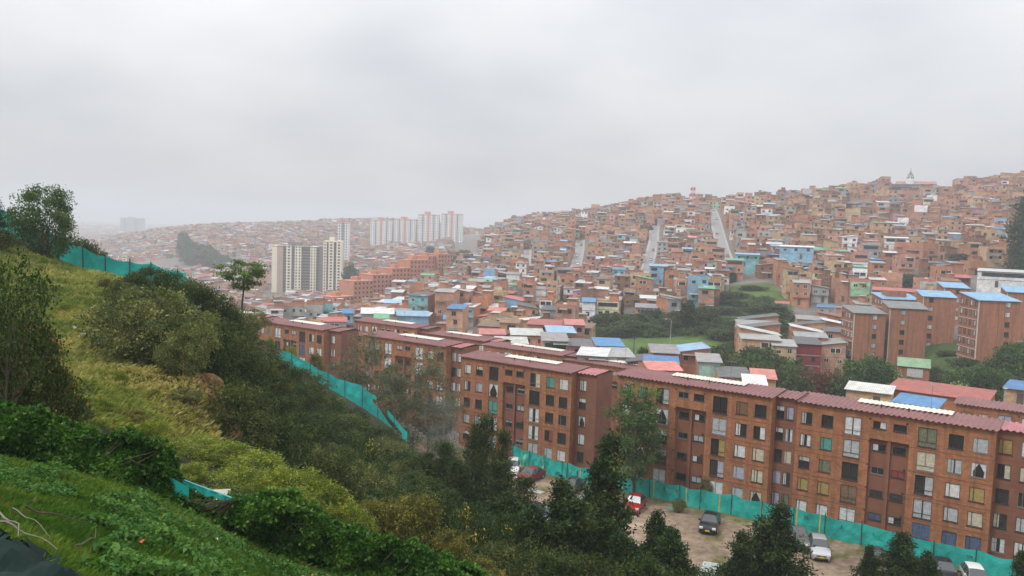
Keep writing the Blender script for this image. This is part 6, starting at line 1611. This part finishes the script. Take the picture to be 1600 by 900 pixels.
# along the parking ground, two and a half metres before the facades
FX = lambda al, s: (30.84+DX*al+NX*s, 86.38+DY*al+NY*s)
def lot_line(a0, a1, s, n=14):
    q = [FX(a0+(a1-a0)*i/n, s+(.25*math.sin(i*1.7))) for i in range(n+1)]; q = np.array(q); return [(x, y, z) for (x, y), z in zip(q, H(q[:, 0], q[:, 1]))]
pl = []
for px, d in [(800,106.5),(830,103.4),(872,99.6),(905,97.5)]: pl.append(tuple(G(px, d, 720)))
fence('rumpled turquoise fence below the plain end wall, behind the maroon car', pl, [2.3, 2.2, 2.2, 1.3], [.02, .3, .55, .8, .99], .22, (.22, .5, .9))
ln = lot_line(-26.5, 23.0, 3.4, 24)
fence('long turquoise fence running between the brick facades and the parked cars', ln, [2.15]*8+[2.25]*10+[2.1]*7, [.01,.085,.16,.235,.31,.36,.43,.50,.565,.63,.70,.765,.83,.90,.96], .09, (.05,.10,.165,.245,.33,.405,.50,.575,.62), marks=[(.268,'8',.55),(.30,'2',.5),(.585,'23',.55),(.66,'3',.55),(.72,'a',.5),(.76,'8',.5),(.885,'ox',.55),(.955,'68',.7)])
hl = [tuple(G(px, d, py)) for px, d, py in [(-60,72,348),(0,71,372),(40,70,392),(80,69.5,412),(128,69,424),(180,68.5,440),(235,68.5,452),(290,68,460)]]
fence('turquoise fence running down the ridge of the grassy hill', hl, [2.2,2.2,2.2,2.2,2.1,1.9,1.8,1.5], [.1,.24,.36,.48,.585,.68,.775,.86,.97], .05)
sl = [tuple(G(px, d, py)) for px, d, py in [(426,93,560),(455,94,576),(490,94.5,594),(525,95,610),(560,95,628),(585,95,648),(610,95,668),(636,95,690)]]
zt = [P(px, py, d)[2] for px, py, d in [(426,547,93),(455,551,94),(490,571,94.5),(525,589,95),(560,600,95),(585,616,95),(610,644,95),(636,676,95)]]
fence('torn turquoise fence descending the slope above the thicket', sl, [max(1.2, a-b[2]+.05) for a, b in zip(zt, sl)], [.02,.14,.27,.40,.53,.66,.78,.9], .12, holes=True)

# ------------------------------------------------------------------ parked cars
def paint(name, col, rough=.28, metal=.0):
    m, nt, b, out = new_mat(name)
    n = noise(nt, 1.2, 4, objco(nt)); nt.links.new(ramp(nt, n, (.3, tuple(x*.93 for x in col)), (.7, col)), b.inputs['Base Color'])
    b.inputs['Roughness'].default_value = rough; b.inputs['Metallic'].default_value = metal; b.inputs['Coat Weight'].default_value = .3; b.inputs['Specular IOR Level'].default_value = .35; b.inputs['Coat Roughness'].default_value = .06
    return m
m_tyre = simple('tyre_rubber', (.018, .018, .018), .85); m_rim = simple('wheel_rim', (.42, .42, .43), .35, .6); m_cglass = simple('car_glass', (.028, .034, .036), .06, 0, .1, 1, .8)
m_lamp = simple('headlamp_glass', (.62, .64, .66), .12); m_plate = simple('yellow_number_plate', (.62, .42, .02), .5); m_trim = simple('black_car_trim', (.02, .02, .02), .5); m_tail = simple('tail_lamp', (.35, .02, .02), .2); m_chrome = simple('chrome', (.6, .6, .6), .2, .9); m_shade = simple('silver_sunshade', (.66, .68, .70), .3, .3)
def make_car(mat, hatch=False, L=4.2, seed=0, shade=False, tall=1.0):
    """root at the ground under the middle; the nose points along -y"""
    hl_ = L/2
    # stations along y: (y, top height, half width at belt, half width at roof/top edge, bottom)
    if not hatch: st = [(-hl_, .50, .62, .55, .30), (-hl_+.07, .66, .74, .64, .20), (-hl_+.35, .80, .83, .72, .17), (-hl_+.8, .90, .85, .74, .17), (-hl_+1.12, .97, .86, .73, .17), (-hl_+1.85, 1.42, .86, .58, .17), (-hl_+2.05, 1.47, .86, .57, .17), (-hl_+2.65, 1.48, .86, .57, .17), (-hl_+3.05, 1.42, .86, .57, .17), (-hl_+3.62, 1.04, .85, .66, .17), (L-hl_-.22, 1.0, .82, .70, .2), (L-hl_-.05, .93, .76, .66, .25), (L-hl_, .62, .68, .62, .32)]
    else: st = [(-hl_, .52, .62, .55, .30), (-hl_+.07, .70, .74, .64, .20), (-hl_+.32, .86, .82, .70, .17), (-hl_+.7, .96, .84, .72, .17), (-hl_+.98, 1.02, .85, .71, .17), (-hl_+1.72, 1.46, .85, .58, .17), (-hl_+1.95, 1.51, .85, .57, .17), (-hl_+2.7, 1.52, .85, .57, .17), (-hl_+3.3, 1.45, .84, .56, .17), (L-hl_-.22, 1.02, .82, .62, .2), (L-hl_-.12, .98, .80, .64, .22), (L-hl_-.04, .85, .76, .64, .25), (L-hl_, .60, .68, .62, .32)]
    st = [(y, .17+(t-.17)*tall if t > .9 else t, b_, r_, z0) for y, t, b_, r_, z0 in st]
    rows_ = []
    for y, t, hb, hr_, z0 in st:
        belt = min(.92, t-.02 if t < .95 else .92); belt = min(belt, t-.015)
        side = [(hb*.93, z0), (hb*.985, (z0+belt)*.42), (hb, (z0+belt)*.60), (hb*.975, belt), (hr_, t-.03), (hr_*.62, t), (0, t+.012)]
        rows_.append([(-a, y, z) for a, z in side]+[(a, y, z) for a, z in side[-2::-1]])
    n = len(rows_[0])
    body, ws, rw, sw = MB(), MB(), MB(), {-1: MB(), 1: MB()}
    def lerp(a, b_, t): return tuple(p_+(q-p_)*t for p_, q in zip(a, b_))
    def inset(M, q, k, off):
        c_ = tuple(sum(p_[i] for p_ in q)/4 for i in range(3)); nn = (Vector(q[1])-Vector(q[0])).cross(Vector(q[3])-Vector(q[0])).normalized()
        M.face([tuple(Vector(lerp(p_, c_, k))+nn*off) for p_ in q])
    for i in range(len(rows_)-1):
        for j in range(n-1):
            q = [rows_[i][j], rows_[i+1][j], rows_[i+1][j+1], rows_[i][j+1]][::-1]
            if i == 4 and 3 < j < n-5: ws.face([tuple(Vector(v_)+Vector((0, -.012, .012))) for v_ in q])
            if i == (8 if not hatch else 8) and 3 < j < n-5: rw.face([tuple(Vector(v_)+Vector((0, .012, .012))) for v_ in q])
            if j in (3, n-5) and 4 <= i <= 8: inset(sw[-1 if j == 3 else 1], q, .09, .012)
            body.face(q)
    body.face(rows_[0]); body.face(rows_[-1][::-1])
    # wheel arches: dark discs set into the sides come with the wheels
    root = bpy.data.objects.new('car', None); COL.objects.link(root)
    b_ = body.build('body', [mat], root, smooth=False)
    bm_mesh = b_.data
    import bmesh
    bb = bmesh.new(); bb.from_mesh(bm_mesh); bmesh.ops.remove_doubles(bb, verts=bb.verts, dist=.001); bb.to_mesh(bm_mesh); bb.free()
    bm_mesh.polygons.foreach_set('use_smooth', [True]*len(bm_mesh.polygons))
    try: bm_mesh.set_sharp_from_angle(angle=math.radians(38))
    except Exception: pass
    ws.build('windscreen', [m_shade if shade else m_cglass], root); rw.build('rear_window', [m_cglass], root)
    for s in (-1, 1): sw[s].build('side_window', [m_cglass], root)
    for sx in (-1, 1):
        for yy in (-hl_+.78, hl_-.82):
            W = MB(); W.tube([(sx*.66, yy, .31), (sx*.70, yy, .31), (sx*.85, yy, .31), (sx*.875, yy, .31)], [.26, .315, .315, .27], 20); w_ = W.build('wheel', [m_tyre], root)
            W = MB(); W.tube([(sx*.872, yy, .31), (sx*.884, yy, .31)], [.20, .17], 14); W.build('rim', [m_rim], w_)
        Hh = MB(); Hh.box(sx*.60-.17, sx*.60+.17, -hl_+.0, -hl_+.22, .60, .75); h_ = Hh.build('headlight', [m_lamp], root); h_.rotation_euler = (0, 0, 0)
        T = MB(); T.box(sx*.62-.13, sx*.62+.13, hl_-.10, hl_+.012, .72, .90); T.build('tail_light', [m_tail], root)
        M = MB(); M.box(sx*.93-.10, sx*.93+.10, -hl_+1.36, -hl_+1.46, .92, 1.06); M.build('side_mirror', [mat], root)
        D_ = MB(); D_.box(sx*.858-.008, sx*.858+.008, .06, .20, .80, .83); D_.build('door_handle', [m_trim], root)
    g = MB(); g.box(-.42, .42, -hl_-.012, -hl_+.05, .52, .62); g.build('grille', [m_trim], root)
    g = MB(); g.box(-.55, .55, -hl_-.010, -hl_+.08, .26, .40); g.build('air_intake', [m_trim], root)
    g = MB(); g.box(-.22, .22, -hl_-.03, -hl_-.014, .40, .52); g.build('number_plate', [m_plate], root)
    g = MB(); g.box(-.06, .06, -hl_-.022, -hl_-.013, .54, .60); g.build('badge', [m_chrome], root)
    return root
YC = math.atan2(-NX, NY)     # not used for angles below; cars stand across the fence line
def car(label, px, py, mat, yaw=0, hatch=False, L=4.2, shade=False, tall=1.0, s=None, dz=0):
    """(px, py): where the ground under the middle of the car shows"""
    d = 60.
    for _ in range(30):
        p = P(px, py, d); z = hz(p[0], d); d += (p[2]-z)*1.6
    p = P(px, py, d)
    r = make_car(mat, hatch, L, 0, shade, tall)
    r.location = (p[0], p[1], hz(p[0], p[1])+.01); r.rotation_euler = (0, 0, -TH+math.radians(yaw+13)); r.scale = (1.06, 1.06, 1.06)
    tag(r, label, 'car', 'cars parked along the turquoise fence'); return r
c_white = paint('white_paint', (.66, .66, .64)); c_red = paint('red_paint', (.33, .012, .016)); c_maroon = paint('maroon_paint', (.20, .028, .030), .35); c_grey = paint('dark_grey_paint', (.055, .06, .068), .3, .2)
c_black = paint('black_paint', (.006, .0065, .008), .30); c_silver = paint('silver_paint', (.42, .43, .44), .3, .35); c_blue = paint('dark_blue_paint', (.012, .022, .06)); c_smoke = paint('smoke_grey_paint', (.16, .165, .17), .3, .3)
car('white hatchback beside the maroon car at the end of the fence', 801, 738, c_white, 18, True, 3.9, tall=1.05)
car('maroon saloon with a faded pinkish bonnet parked by the rumpled fence', 829, 750, c_maroon, -14, tall=1.02)
car('dark grey saloon half hidden behind the tallest evergreen', 893, 768, c_grey, -6)
car('bright red saloon with a silver sunshade in the windscreen', 992, 795, c_red, 2, shade=True)
car('black saloon standing alone in the middle of the parking ground', 1109, 825, c_black, 2, L=4.4)
car('silver hatchback facing the evergreens, left of the covered cars', 1279, 866, c_silver, 8, True, 4.0, tall=1.04)
car('smoke grey car half hidden behind the evergreen by the silver hatchback', 1247, 850, c_smoke, 8)
car('dark grey car with a black roof behind the low evergreen', 1368, 884, c_grey, 4)
car('dark car with a black hood at the lower edge of the photo', 1474, 903, c_black, 6, tall=1.05)
car('white car cut by the lower edge of the photo near the corner', 1523, 914, c_white, 6, True, 3.9)
car('dark blue car peeping out behind the evergreens', 840, 812, c_blue, 60)
car('grey car seen in scraps through the spire topped evergreen', 922, 785, c_smoke, -4)
# pickup under a grey green cover at the lower edge
d = 60.
for _ in range(30):
    p = P(1106, 932, d); d += (p[2]-hz(p[0], d))*1.6
p = P(1106, 932, d); root = empty('pickup_truck', (p[0], p[1], hz(p[0], p[1])), -TH+.25); tag(root, 'pale green grey van roof with a ladder rack at the bottom edge of the photo', 'van')
m_vp = paint('pale_green_paint', (.30, .38, .34), .4)
A = MB(); w_, q = .85, 2.2
secs = [(-q,.5,.9,.75),(-q+.1,.35,1.0,.8),(-q+.7,.35,1.15,.82),(-q+1.25,.35,1.85,.72),(-q+1.5,.35,1.92,.72),(q-.1,.35,1.92,.74),(q,.4,1.8,.72)]
rows_ = [[(-.84,y,z0),(-.86,y,min(1.05,zt)),(-tw,y,zt-.04),(-tw*.8,y,zt),(tw*.8,y,zt),(tw,y,zt-.04),(.86,y,min(1.05,zt)),(.84,y,z0)] for y, z0, zt, tw in secs]
for a, b_ in zip(rows_[:-1], rows_[1:]):
    for j in range(7): A.face([a[j+1], b_[j+1], b_[j], a[j]])
A.face(rows_[0]); A.face(rows_[-1][::-1]); A.build('body', [m_vp], root)
A = MB(); A.face([(-.66,-q+.74,1.2),(.66,-q+.74,1.2),(.6,-q+1.22,1.8),(-.6,-q+1.22,1.8)]); A.build('windscreen', [m_cglass], root)
for sx in (-1, 1):
    for yy in (-1.4, 1.4):
        W = MB(); W.tube([(sx*.68,yy,.32),(sx*.88,yy,.32)], .32, 16); w2 = W.build('wheel', [m_tyre], root); W = MB(); W.tube([(sx*.881,yy,.32),(sx*.89,yy,.32)], .19, 12); W.build('rim', [m_rim], w2)
A = MB()
for k in range(7): A.box(-.62, .62, -.55+k*.36, -.51+k*.36, 2.02, 2.06)
for sx in (-.6, .6): A.box(sx-.03, sx+.03, -.6, 1.75, 1.96, 2.018)
A.build('roof_rack', [m_wframe], root)

# ------------------------------------------------------------------ poles, cables and small things
m_pole = simple('dark_pole', (.05, .048, .045), .7); m_cable = simple('black_cable', (.015, .015, .015), .6)
def pole(label, px, pytop, d, r=.07, lamp=False, arms=0, name='utility_pole', mat=None):
    g = G(px, d); zt = P(px, pytop, d)[2]; h = zt-g[2]; root = empty(name, tuple(g)); tag(root, label, 'street lamp' if lamp else 'pole')
    A = MB(); A.tube([(0,0,-.3),(0,0,h)], [r, r*.6], 8); A.build('pole', [mat or m_pole], root)
    if lamp:
        A = MB(); A.tube([(0,0,h-.05),(-.5,0,h+.25),(-1.3,0,h+.3)], .04, 6); A.build('arm', [mat or m_pole], root)
        A = MB(); A.box(-1.75, -1.2, -.12, .12, h+.22, h+.34); A.build('lamp_head', [m_wframe], root)
    for k in range(arms):
        A = MB(); A.box(-.7, .7, -.05, .05, h-.5-k*.6, h-.4-k*.6); A.build('crossarm', [mat or m_pole], root)
    return root
pole('thin dark post with a small lamp by the covered van roof', 1071, 846, 64.5, .06)
pole('slim dark pole standing at the gap beside the slender tree', 963, 600, 93, .07)
pole('tall pale lamp pole on the park lawn', 1047, 500, 222, .12, True, mat=m_conc, name='street_lamp')
pole('grey pole at the edge of the park lawn', 990, 524, 200, .12, arms=1)
pole('grey pole rising from the valley roofs beside the park trees', 957, 525, 190, .1, arms=1)
pole('curved pale street lamp beside the small blue canopy', 1577, 610, 122, .07, True, mat=m_palebark, name='street_lamp')
pole('pole at the gully bushes above the terraced roofs', 1231, 492, 240, .12, arms=1)
pole('pole between the two terraces of sloping roofs', 1226, 515, 200, .1, arms=1)
for px, pt in ((1372,282),(1390,284),(1452,285),(1510,276),(1527,280),(1543,277)):
    pole(f'thin pole on the crest of the hill, {["left of the church","close left of the church","above the church roof","first right of the church","second right of the church","third right of the church"][[1372,1390,1452,1510,1527,1543].index(px)]}', px, pt, 585, .13, arms=1)
def cable(label, a, b, sag, r=.014):
    A = MB(); a, b = np.array(a), np.array(b)
    A.tube([tuple(a+(b-a)*t+np.array([0,0,-sag*4*t*(1-t)])) for t in np.linspace(0, 1, 15)], r, 4); tag(A.build('cable', [m_cable]), label, 'cable', 'cables slung along the brick facades')
for k, (z, sg) in enumerate([(-24.6, .5), (-27.3, .35)]):
    a = FX(-20.8, .5); b_ = FX(20.5, .5)
    cable(['upper black cable strung along the brick facades','lower black cable strung along the brick facades, just above the fence'][k], (a[0], a[1], z), (b_[0], b_[1], z-.6), sg)

# manhole cover, litter, stones, net and branches
A = MB(); A.tube([(0,0,0),(0,0,.05)], .55, 20)
def ground_at(px, py, d0=60.):
    ds = np.geomspace(max(2, d0*.35), d0*2.2, 260); D = ray(px, py); D = D/D[1]
    dz = D[2]*ds-H(D[0]*ds, ds); k = np.where(dz < 0)[0]; i = max(1, int(k[0])) if len(k) else len(ds)//2
    t = dz[i-1]/(dz[i-1]-dz[i]) if len(k) else 0; d = ds[i-1]+(ds[i]-ds[i-1])*t
    return D*d
p = ground_at(1051, 796); o = A.build('manhole_cover', [simple('green_cover', (.10, .25, .21), .6)], None, (p[0], p[1], hz(p[0], p[1])+.004)); tag(o, 'round green manhole cover between the red and the black cars', 'manhole cover')
p = ground_at(838, 768); A = MB(); A.box(-.9, .9, -.5, .5, 0, .05); A.box(-.8, .8, -.04, .04, .052, .07); o = A.build('drain_cover', [m_conc], None, (p[0], p[1], hz(p[0], p[1])+.004), -TH); tag(o, 'grey square drain cover in the dirt by the maroon car', 'drain cover')
m_paper = simple('white_litter', (.68, .68, .66), .7); m_stone = simple('pale_stone', (.30, .29, .26), .9)
def crumple(name, label, cat, px, py, d, size, mat, group, flat=.5, seed=0):
    import bmesh
    bm = bmesh.new(); bmesh.ops.create_icosphere(bm, subdivisions=2, radius=size); rg = np.random.default_rng(seed)
    for v in bm.verts:
        k = 1+.5*float(fbm(np.array([v.co.x/size*1.7+seed]), np.array([v.co.y/size*1.7+v.co.z/size]), 3, seed)[0]); v.co *= k; v.co.z *= flat
    me = bpy.data.meshes.new(name); bm.to_mesh(me); bm.free(); me.materials.append(mat)
    q = ground_at(px, py, d); o = link(name, me, None, (q[0], q[1], hz(q[0], q[1])+size*flat*.4+.05), seed); tag(o, label, cat, group)
for i, (px, py, d, s, lab) in enumerate([(92,825,9,.05,'white litter on the grass above the dark net'),(335,849,18,.09,'white litter in the grass by the lower hedge'),(112,856,8.5,.04,'white litter beside the fallen twig'),(30,700,17,.05,'tiny white litter at the top of the near slope'),(393,651,58,.45,'white scrap caught in the dark thicket')]):
    crumple('litter', lab, 'litter', px, py, d, s, m_paper, 'scraps of white litter', .55, i+1)
for i, (px, py, d, s, lab) in enumerate([(132,528,43,.30,'pale stone lying in the middle of the grassy hill'),(148,523,44,.24,'smaller pale stone beside the one on the grassy hill'),(62,458,50,.28,'pale stone near the top of the grassy hill'),(116,515,44,.2,'pale stone by the spindly tree on the grassy hill'),(410,563,84,.5,'angular pale stone in the earth slip by the slope fence'),(402,556,86,.4,'smaller stone in the earth slip by the slope fence')]):
    crumple('stone', lab, 'stone', px, py, d, s, m_stone, 'pale stones on the hill', .5, i+11)
# dark shade net crumpled over the corner of the slope
m_net = cloth_mat('dark_green_net', (.004, .016, .012), (.010, .034, .026), .3)
def net():
    n, m = 60, 40; A = MB()
    xs = np.linspace(-5.2, -2.2, n+1); q = np.array([[(x, 4.2+3.2*k/m) for k in range(m+1)] for x in xs]).reshape(-1, 2)
    z = H(q[:, 0], q[:, 1])+.15+.13*fbm(q[:, 0]*2.6, q[:, 1]*2.6, 5, 91)+.05+.03*np.sin(q[:, 0]*16+q[:, 1]*7)
    px, py = proj(q[:, 0], q[:, 1], z); lim = np.interp(px, [-200, 0, 50, 110, 150], [815, 832, 846, 878, 910])+6*fbm(px/30, px*0, 2, 5)
    ok = py > lim
    for i in range(n):
        for k in range(m):
            c4 = [i*(m+1)+k, (i+1)*(m+1)+k, (i+1)*(m+1)+k+1, i*(m+1)+k+1]
            if ok[c4].sum() >= 3: A.face([(q[a, 0], q[a, 1], z[a]) for a in c4])
    o = A.build('shade_net', [m_net], smooth=True); tag(o, 'crumpled dark green shade net lying over the lower corner of the slope', 'net')
net()
m_twig = simple('grey_twig', (.17, .15, .12), .9); m_dtwig = simple('brown_twig', (.10, .065, .045), .9)
for i, (pts_, r, mt, lab) in enumerate([([(0,862),(40,878),(90,905)], .008, m_twig, 'long pale branch lying across the dark net'),([(20,836),(48,850),(78,880)], .005, m_twig, 'thin pale twig on the upper part of the dark net'),([(40,828),(75,838),(140,848)], .010, m_dtwig, 'thin brown branch lying in the grass above the dark net'),([(0,845),(30,868),(28,890)], .007, m_twig, 'curved pale twig at the corner of the dark net'),([(118,893),(148,880),(150,862)], .008, m_dtwig, 'bent brown twig beside the dark net')]):
    A = MB(); q = [ground_at(a, b_, 8) for a, b_ in pts_]
    qq = []
    for t in np.linspace(0, 2, 9):
        k = min(1, int(t)); f_ = t-k; v_ = q[k]*(1-f_)+q[k+1]*f_; qq.append((v_[0], v_[1], hz(v_[0], v_[1])+.27+.02*math.sin(t*5+i)))
    A.tube(qq, list(np.linspace(r*1.3, r*.4, 9)), 5)
    tag(A.build('branch', [mt]), lab, 'branch', 'fallen branches on the near slope')
p = P(14, 866, 7.2); 

# thin smoke between the blocks
def smoke():
    q = G(690, 100); A = MB(); A.box(-4.5, 4.5, -3.5, 3.5, -.5, 11.5)
    m = bpy.data.materials.new('thin_smoke'); m.use_nodes = True; nt = m.node_tree; nt.nodes.clear()
    o = nt.nodes.new('ShaderNodeOutputMaterial'); v = nt.nodes.new('ShaderNodeVolumePrincipled'); v.inputs['Color'].default_value = (.72, .78, .86, 1)
    co = objco(nt); n = noise(nt, .38, 4, co, .6)
    sp = nt.nodes.new('ShaderNodeSeparateXYZ'); nt.links.new(co, sp.inputs[0])
    def mth(op, a, b_=None, cl=False):
        k = nt.nodes.new('ShaderNodeMath'); k.operation = op; k.use_clamp = cl
        for i, x in enumerate((a, b_)):
            if x is None: continue
            if hasattr(x, 'links'): nt.links.new(x, k.inputs[i])
            else: k.inputs[i].default_value = x
        return k.outputs[0]
    rad = mth('SQRT', mth('ADD', mth('POWER', sp.outputs[0], 2), mth('POWER', mth('MULTIPLY', sp.outputs[1], 1.2), 2)))
    core = mth('SUBTRACT', 1, mth('DIVIDE', rad, mth('ADD', 1.6, mth('MULTIPLY', sp.outputs[2], .24))), True)
    fade = mth('SUBTRACT', 1, mth('DIVIDE', sp.outputs[2], 11.5), True)
    dens = mth('MULTIPLY', mth('MULTIPLY', core, fade), mth('MULTIPLY', mth('SUBTRACT', n, .40, True), .6))
    nt.links.new(dens, v.inputs['Density']); nt.links.new(v.outputs[0], o.inputs['Volume'])
    tag(A.build('smoke', [m], None, (q[0], q[1], q[2])), kind='stuff')
smoke()
# cars and vans of the far park and the streets
for px, py, d, lab, mt in [(1120,527,232,'white van parked above the park lawn by the gully bushes', c_white),(1130,531,229,'second white van in front of the other, by the gully bushes', c_white)]:
    r = make_car(mt, True, 4.6, tall=1.3); g = G(px, d); r.location = tuple(g); r.rotation_euler = (0, 0, math.radians(75)); tag(r, lab, 'van', 'white vans above the park lawn')
def street_cars():
    rg = random.Random(3); protos = [make_car(m_, rg.random() < .5) for m_ in (c_white, c_silver, c_grey, c_red)]
    used = set(); nm = {0: 'steep street below the mast', 1: 'curved steep street', 2: 'widest steep street', 3: 'narrowest steep street'}
    cn = ['white', 'silver', 'dark grey', 'red']; cnt = {}
    for si in (0, 1, 2, 3):
        line = STXY[si]; hw = ST_W[si]
        for k in range(4):
            t = (k+rg.uniform(.15, .8))/4; seg = min(len(line)-2, int(t*(len(line)-1))); f_ = t*(len(line)-1)-seg
            (x0, y0), (x1, y1) = line[seg], line[seg+1]; x, y = x0+(x1-x0)*f_, y0+(y1-y0)*f_; L_ = math.hypot(x1-x0, y1-y0); nx, ny = (y1-y0)/L_, -(x1-x0)/L_
            sd_ = 1 if rg.random() < .75 else -1; o = (hw-1.1)*sd_; ci = rg.randrange(4)
            src = protos[ci]; r = src if ci not in used else copy_tree(src); used.add(ci)
            X, Y = x+nx*o, y+ny*o; r.location = (X, Y, max(hz(X, Y), hz(X-nx*hw, Y-ny*hw), hz(x, y))+.35); r.rotation_euler = (math.atan(.16), 0, math.atan2(-(x1-x0), y1-y0))
            tag(r, f'{cn[ci]} car parked {["lowest", "second lowest", "third lowest", "highest"][k]} on the {nm[si]}', 'car', 'cars parked on the steep streets')
    for ci, src in enumerate(protos):
        if ci not in used:
            for ch in list(src.children_recursive): bpy.data.objects.remove(ch)
            bpy.data.objects.remove(src)
street_cars()
# a passer-by in a yellow vest among the terraced roofs
def person():
    g = G(1310, 226, 515); z0 = P(1310, 514, 226)[2]
    J = [(0,0,.95),(0,0,1.2),(0,0,1.42),(0,0,1.52),(0,-.01,1.66),(-.19,0,1.40),(-.25,.02,1.12),(-.22,-.08,.88),(.19,0,1.40),(.25,.02,1.12),(.22,-.08,.88),(-.10,0,.88),(-.11,-.04,.48),(-.11,.02,.06),(-.11,-.12,.03),(.10,0,.88),(.11,.06,.48),(.11,.1,.06),(.11,-.03,.03)]
    E_ = [(0,1),(1,2),(2,3),(3,4),(2,5),(5,6),(6,7),(2,8),(8,9),(9,10),(0,11),(11,12),(12,13),(13,14),(0,15),(15,16),(16,17),(17,18)]
    Rr = [.16,.16,.15,.06,.105,.07,.05,.04,.07,.05,.04,.10,.07,.05,.04,.10,.07,.05,.04]
    me = bpy.data.meshes.new('person'); me.from_pydata(J, E_, []); o = bpy.data.objects.new('person', me); COL.objects.link(o)
    md = o.modifiers.new('skin', 'SKIN'); 
    for v, r in zip(me.skin_vertices[0].data, Rr): v.radius = (r, r*.8 if r > .12 else r)
    me.skin_vertices[0].data[0].use_root = True
    o.modifiers.new('sub', 'SUBSURF').render_levels = 1
    for m_ in (simple('dark_trousers', (.03, .035, .05), .8), simple('yellow_vest_cloth', (.55, .62, .02), .6), simple('skin', (.28, .16, .11), .6)): me.materials.append(m_)
    bpy.context.view_layer.update(); e = bpy.data.meshes.new_from_object(o.evaluated_get(bpy.context.evaluated_depsgraph_get()))
    bpy.data.objects.remove(o)
    for p_ in e.polygons: z = p_.center[2]; p_.material_index = 0 if z < .93 else (1 if z < 1.48 else 2); p_.use_smooth = True
    tag(link('person', e, None, (g[0], 226, z0)), 'person in a yellow vest standing among the terraced roofs by the grey roofed tower', 'person')
person()
print('done', round(time.time()-T0, 1))
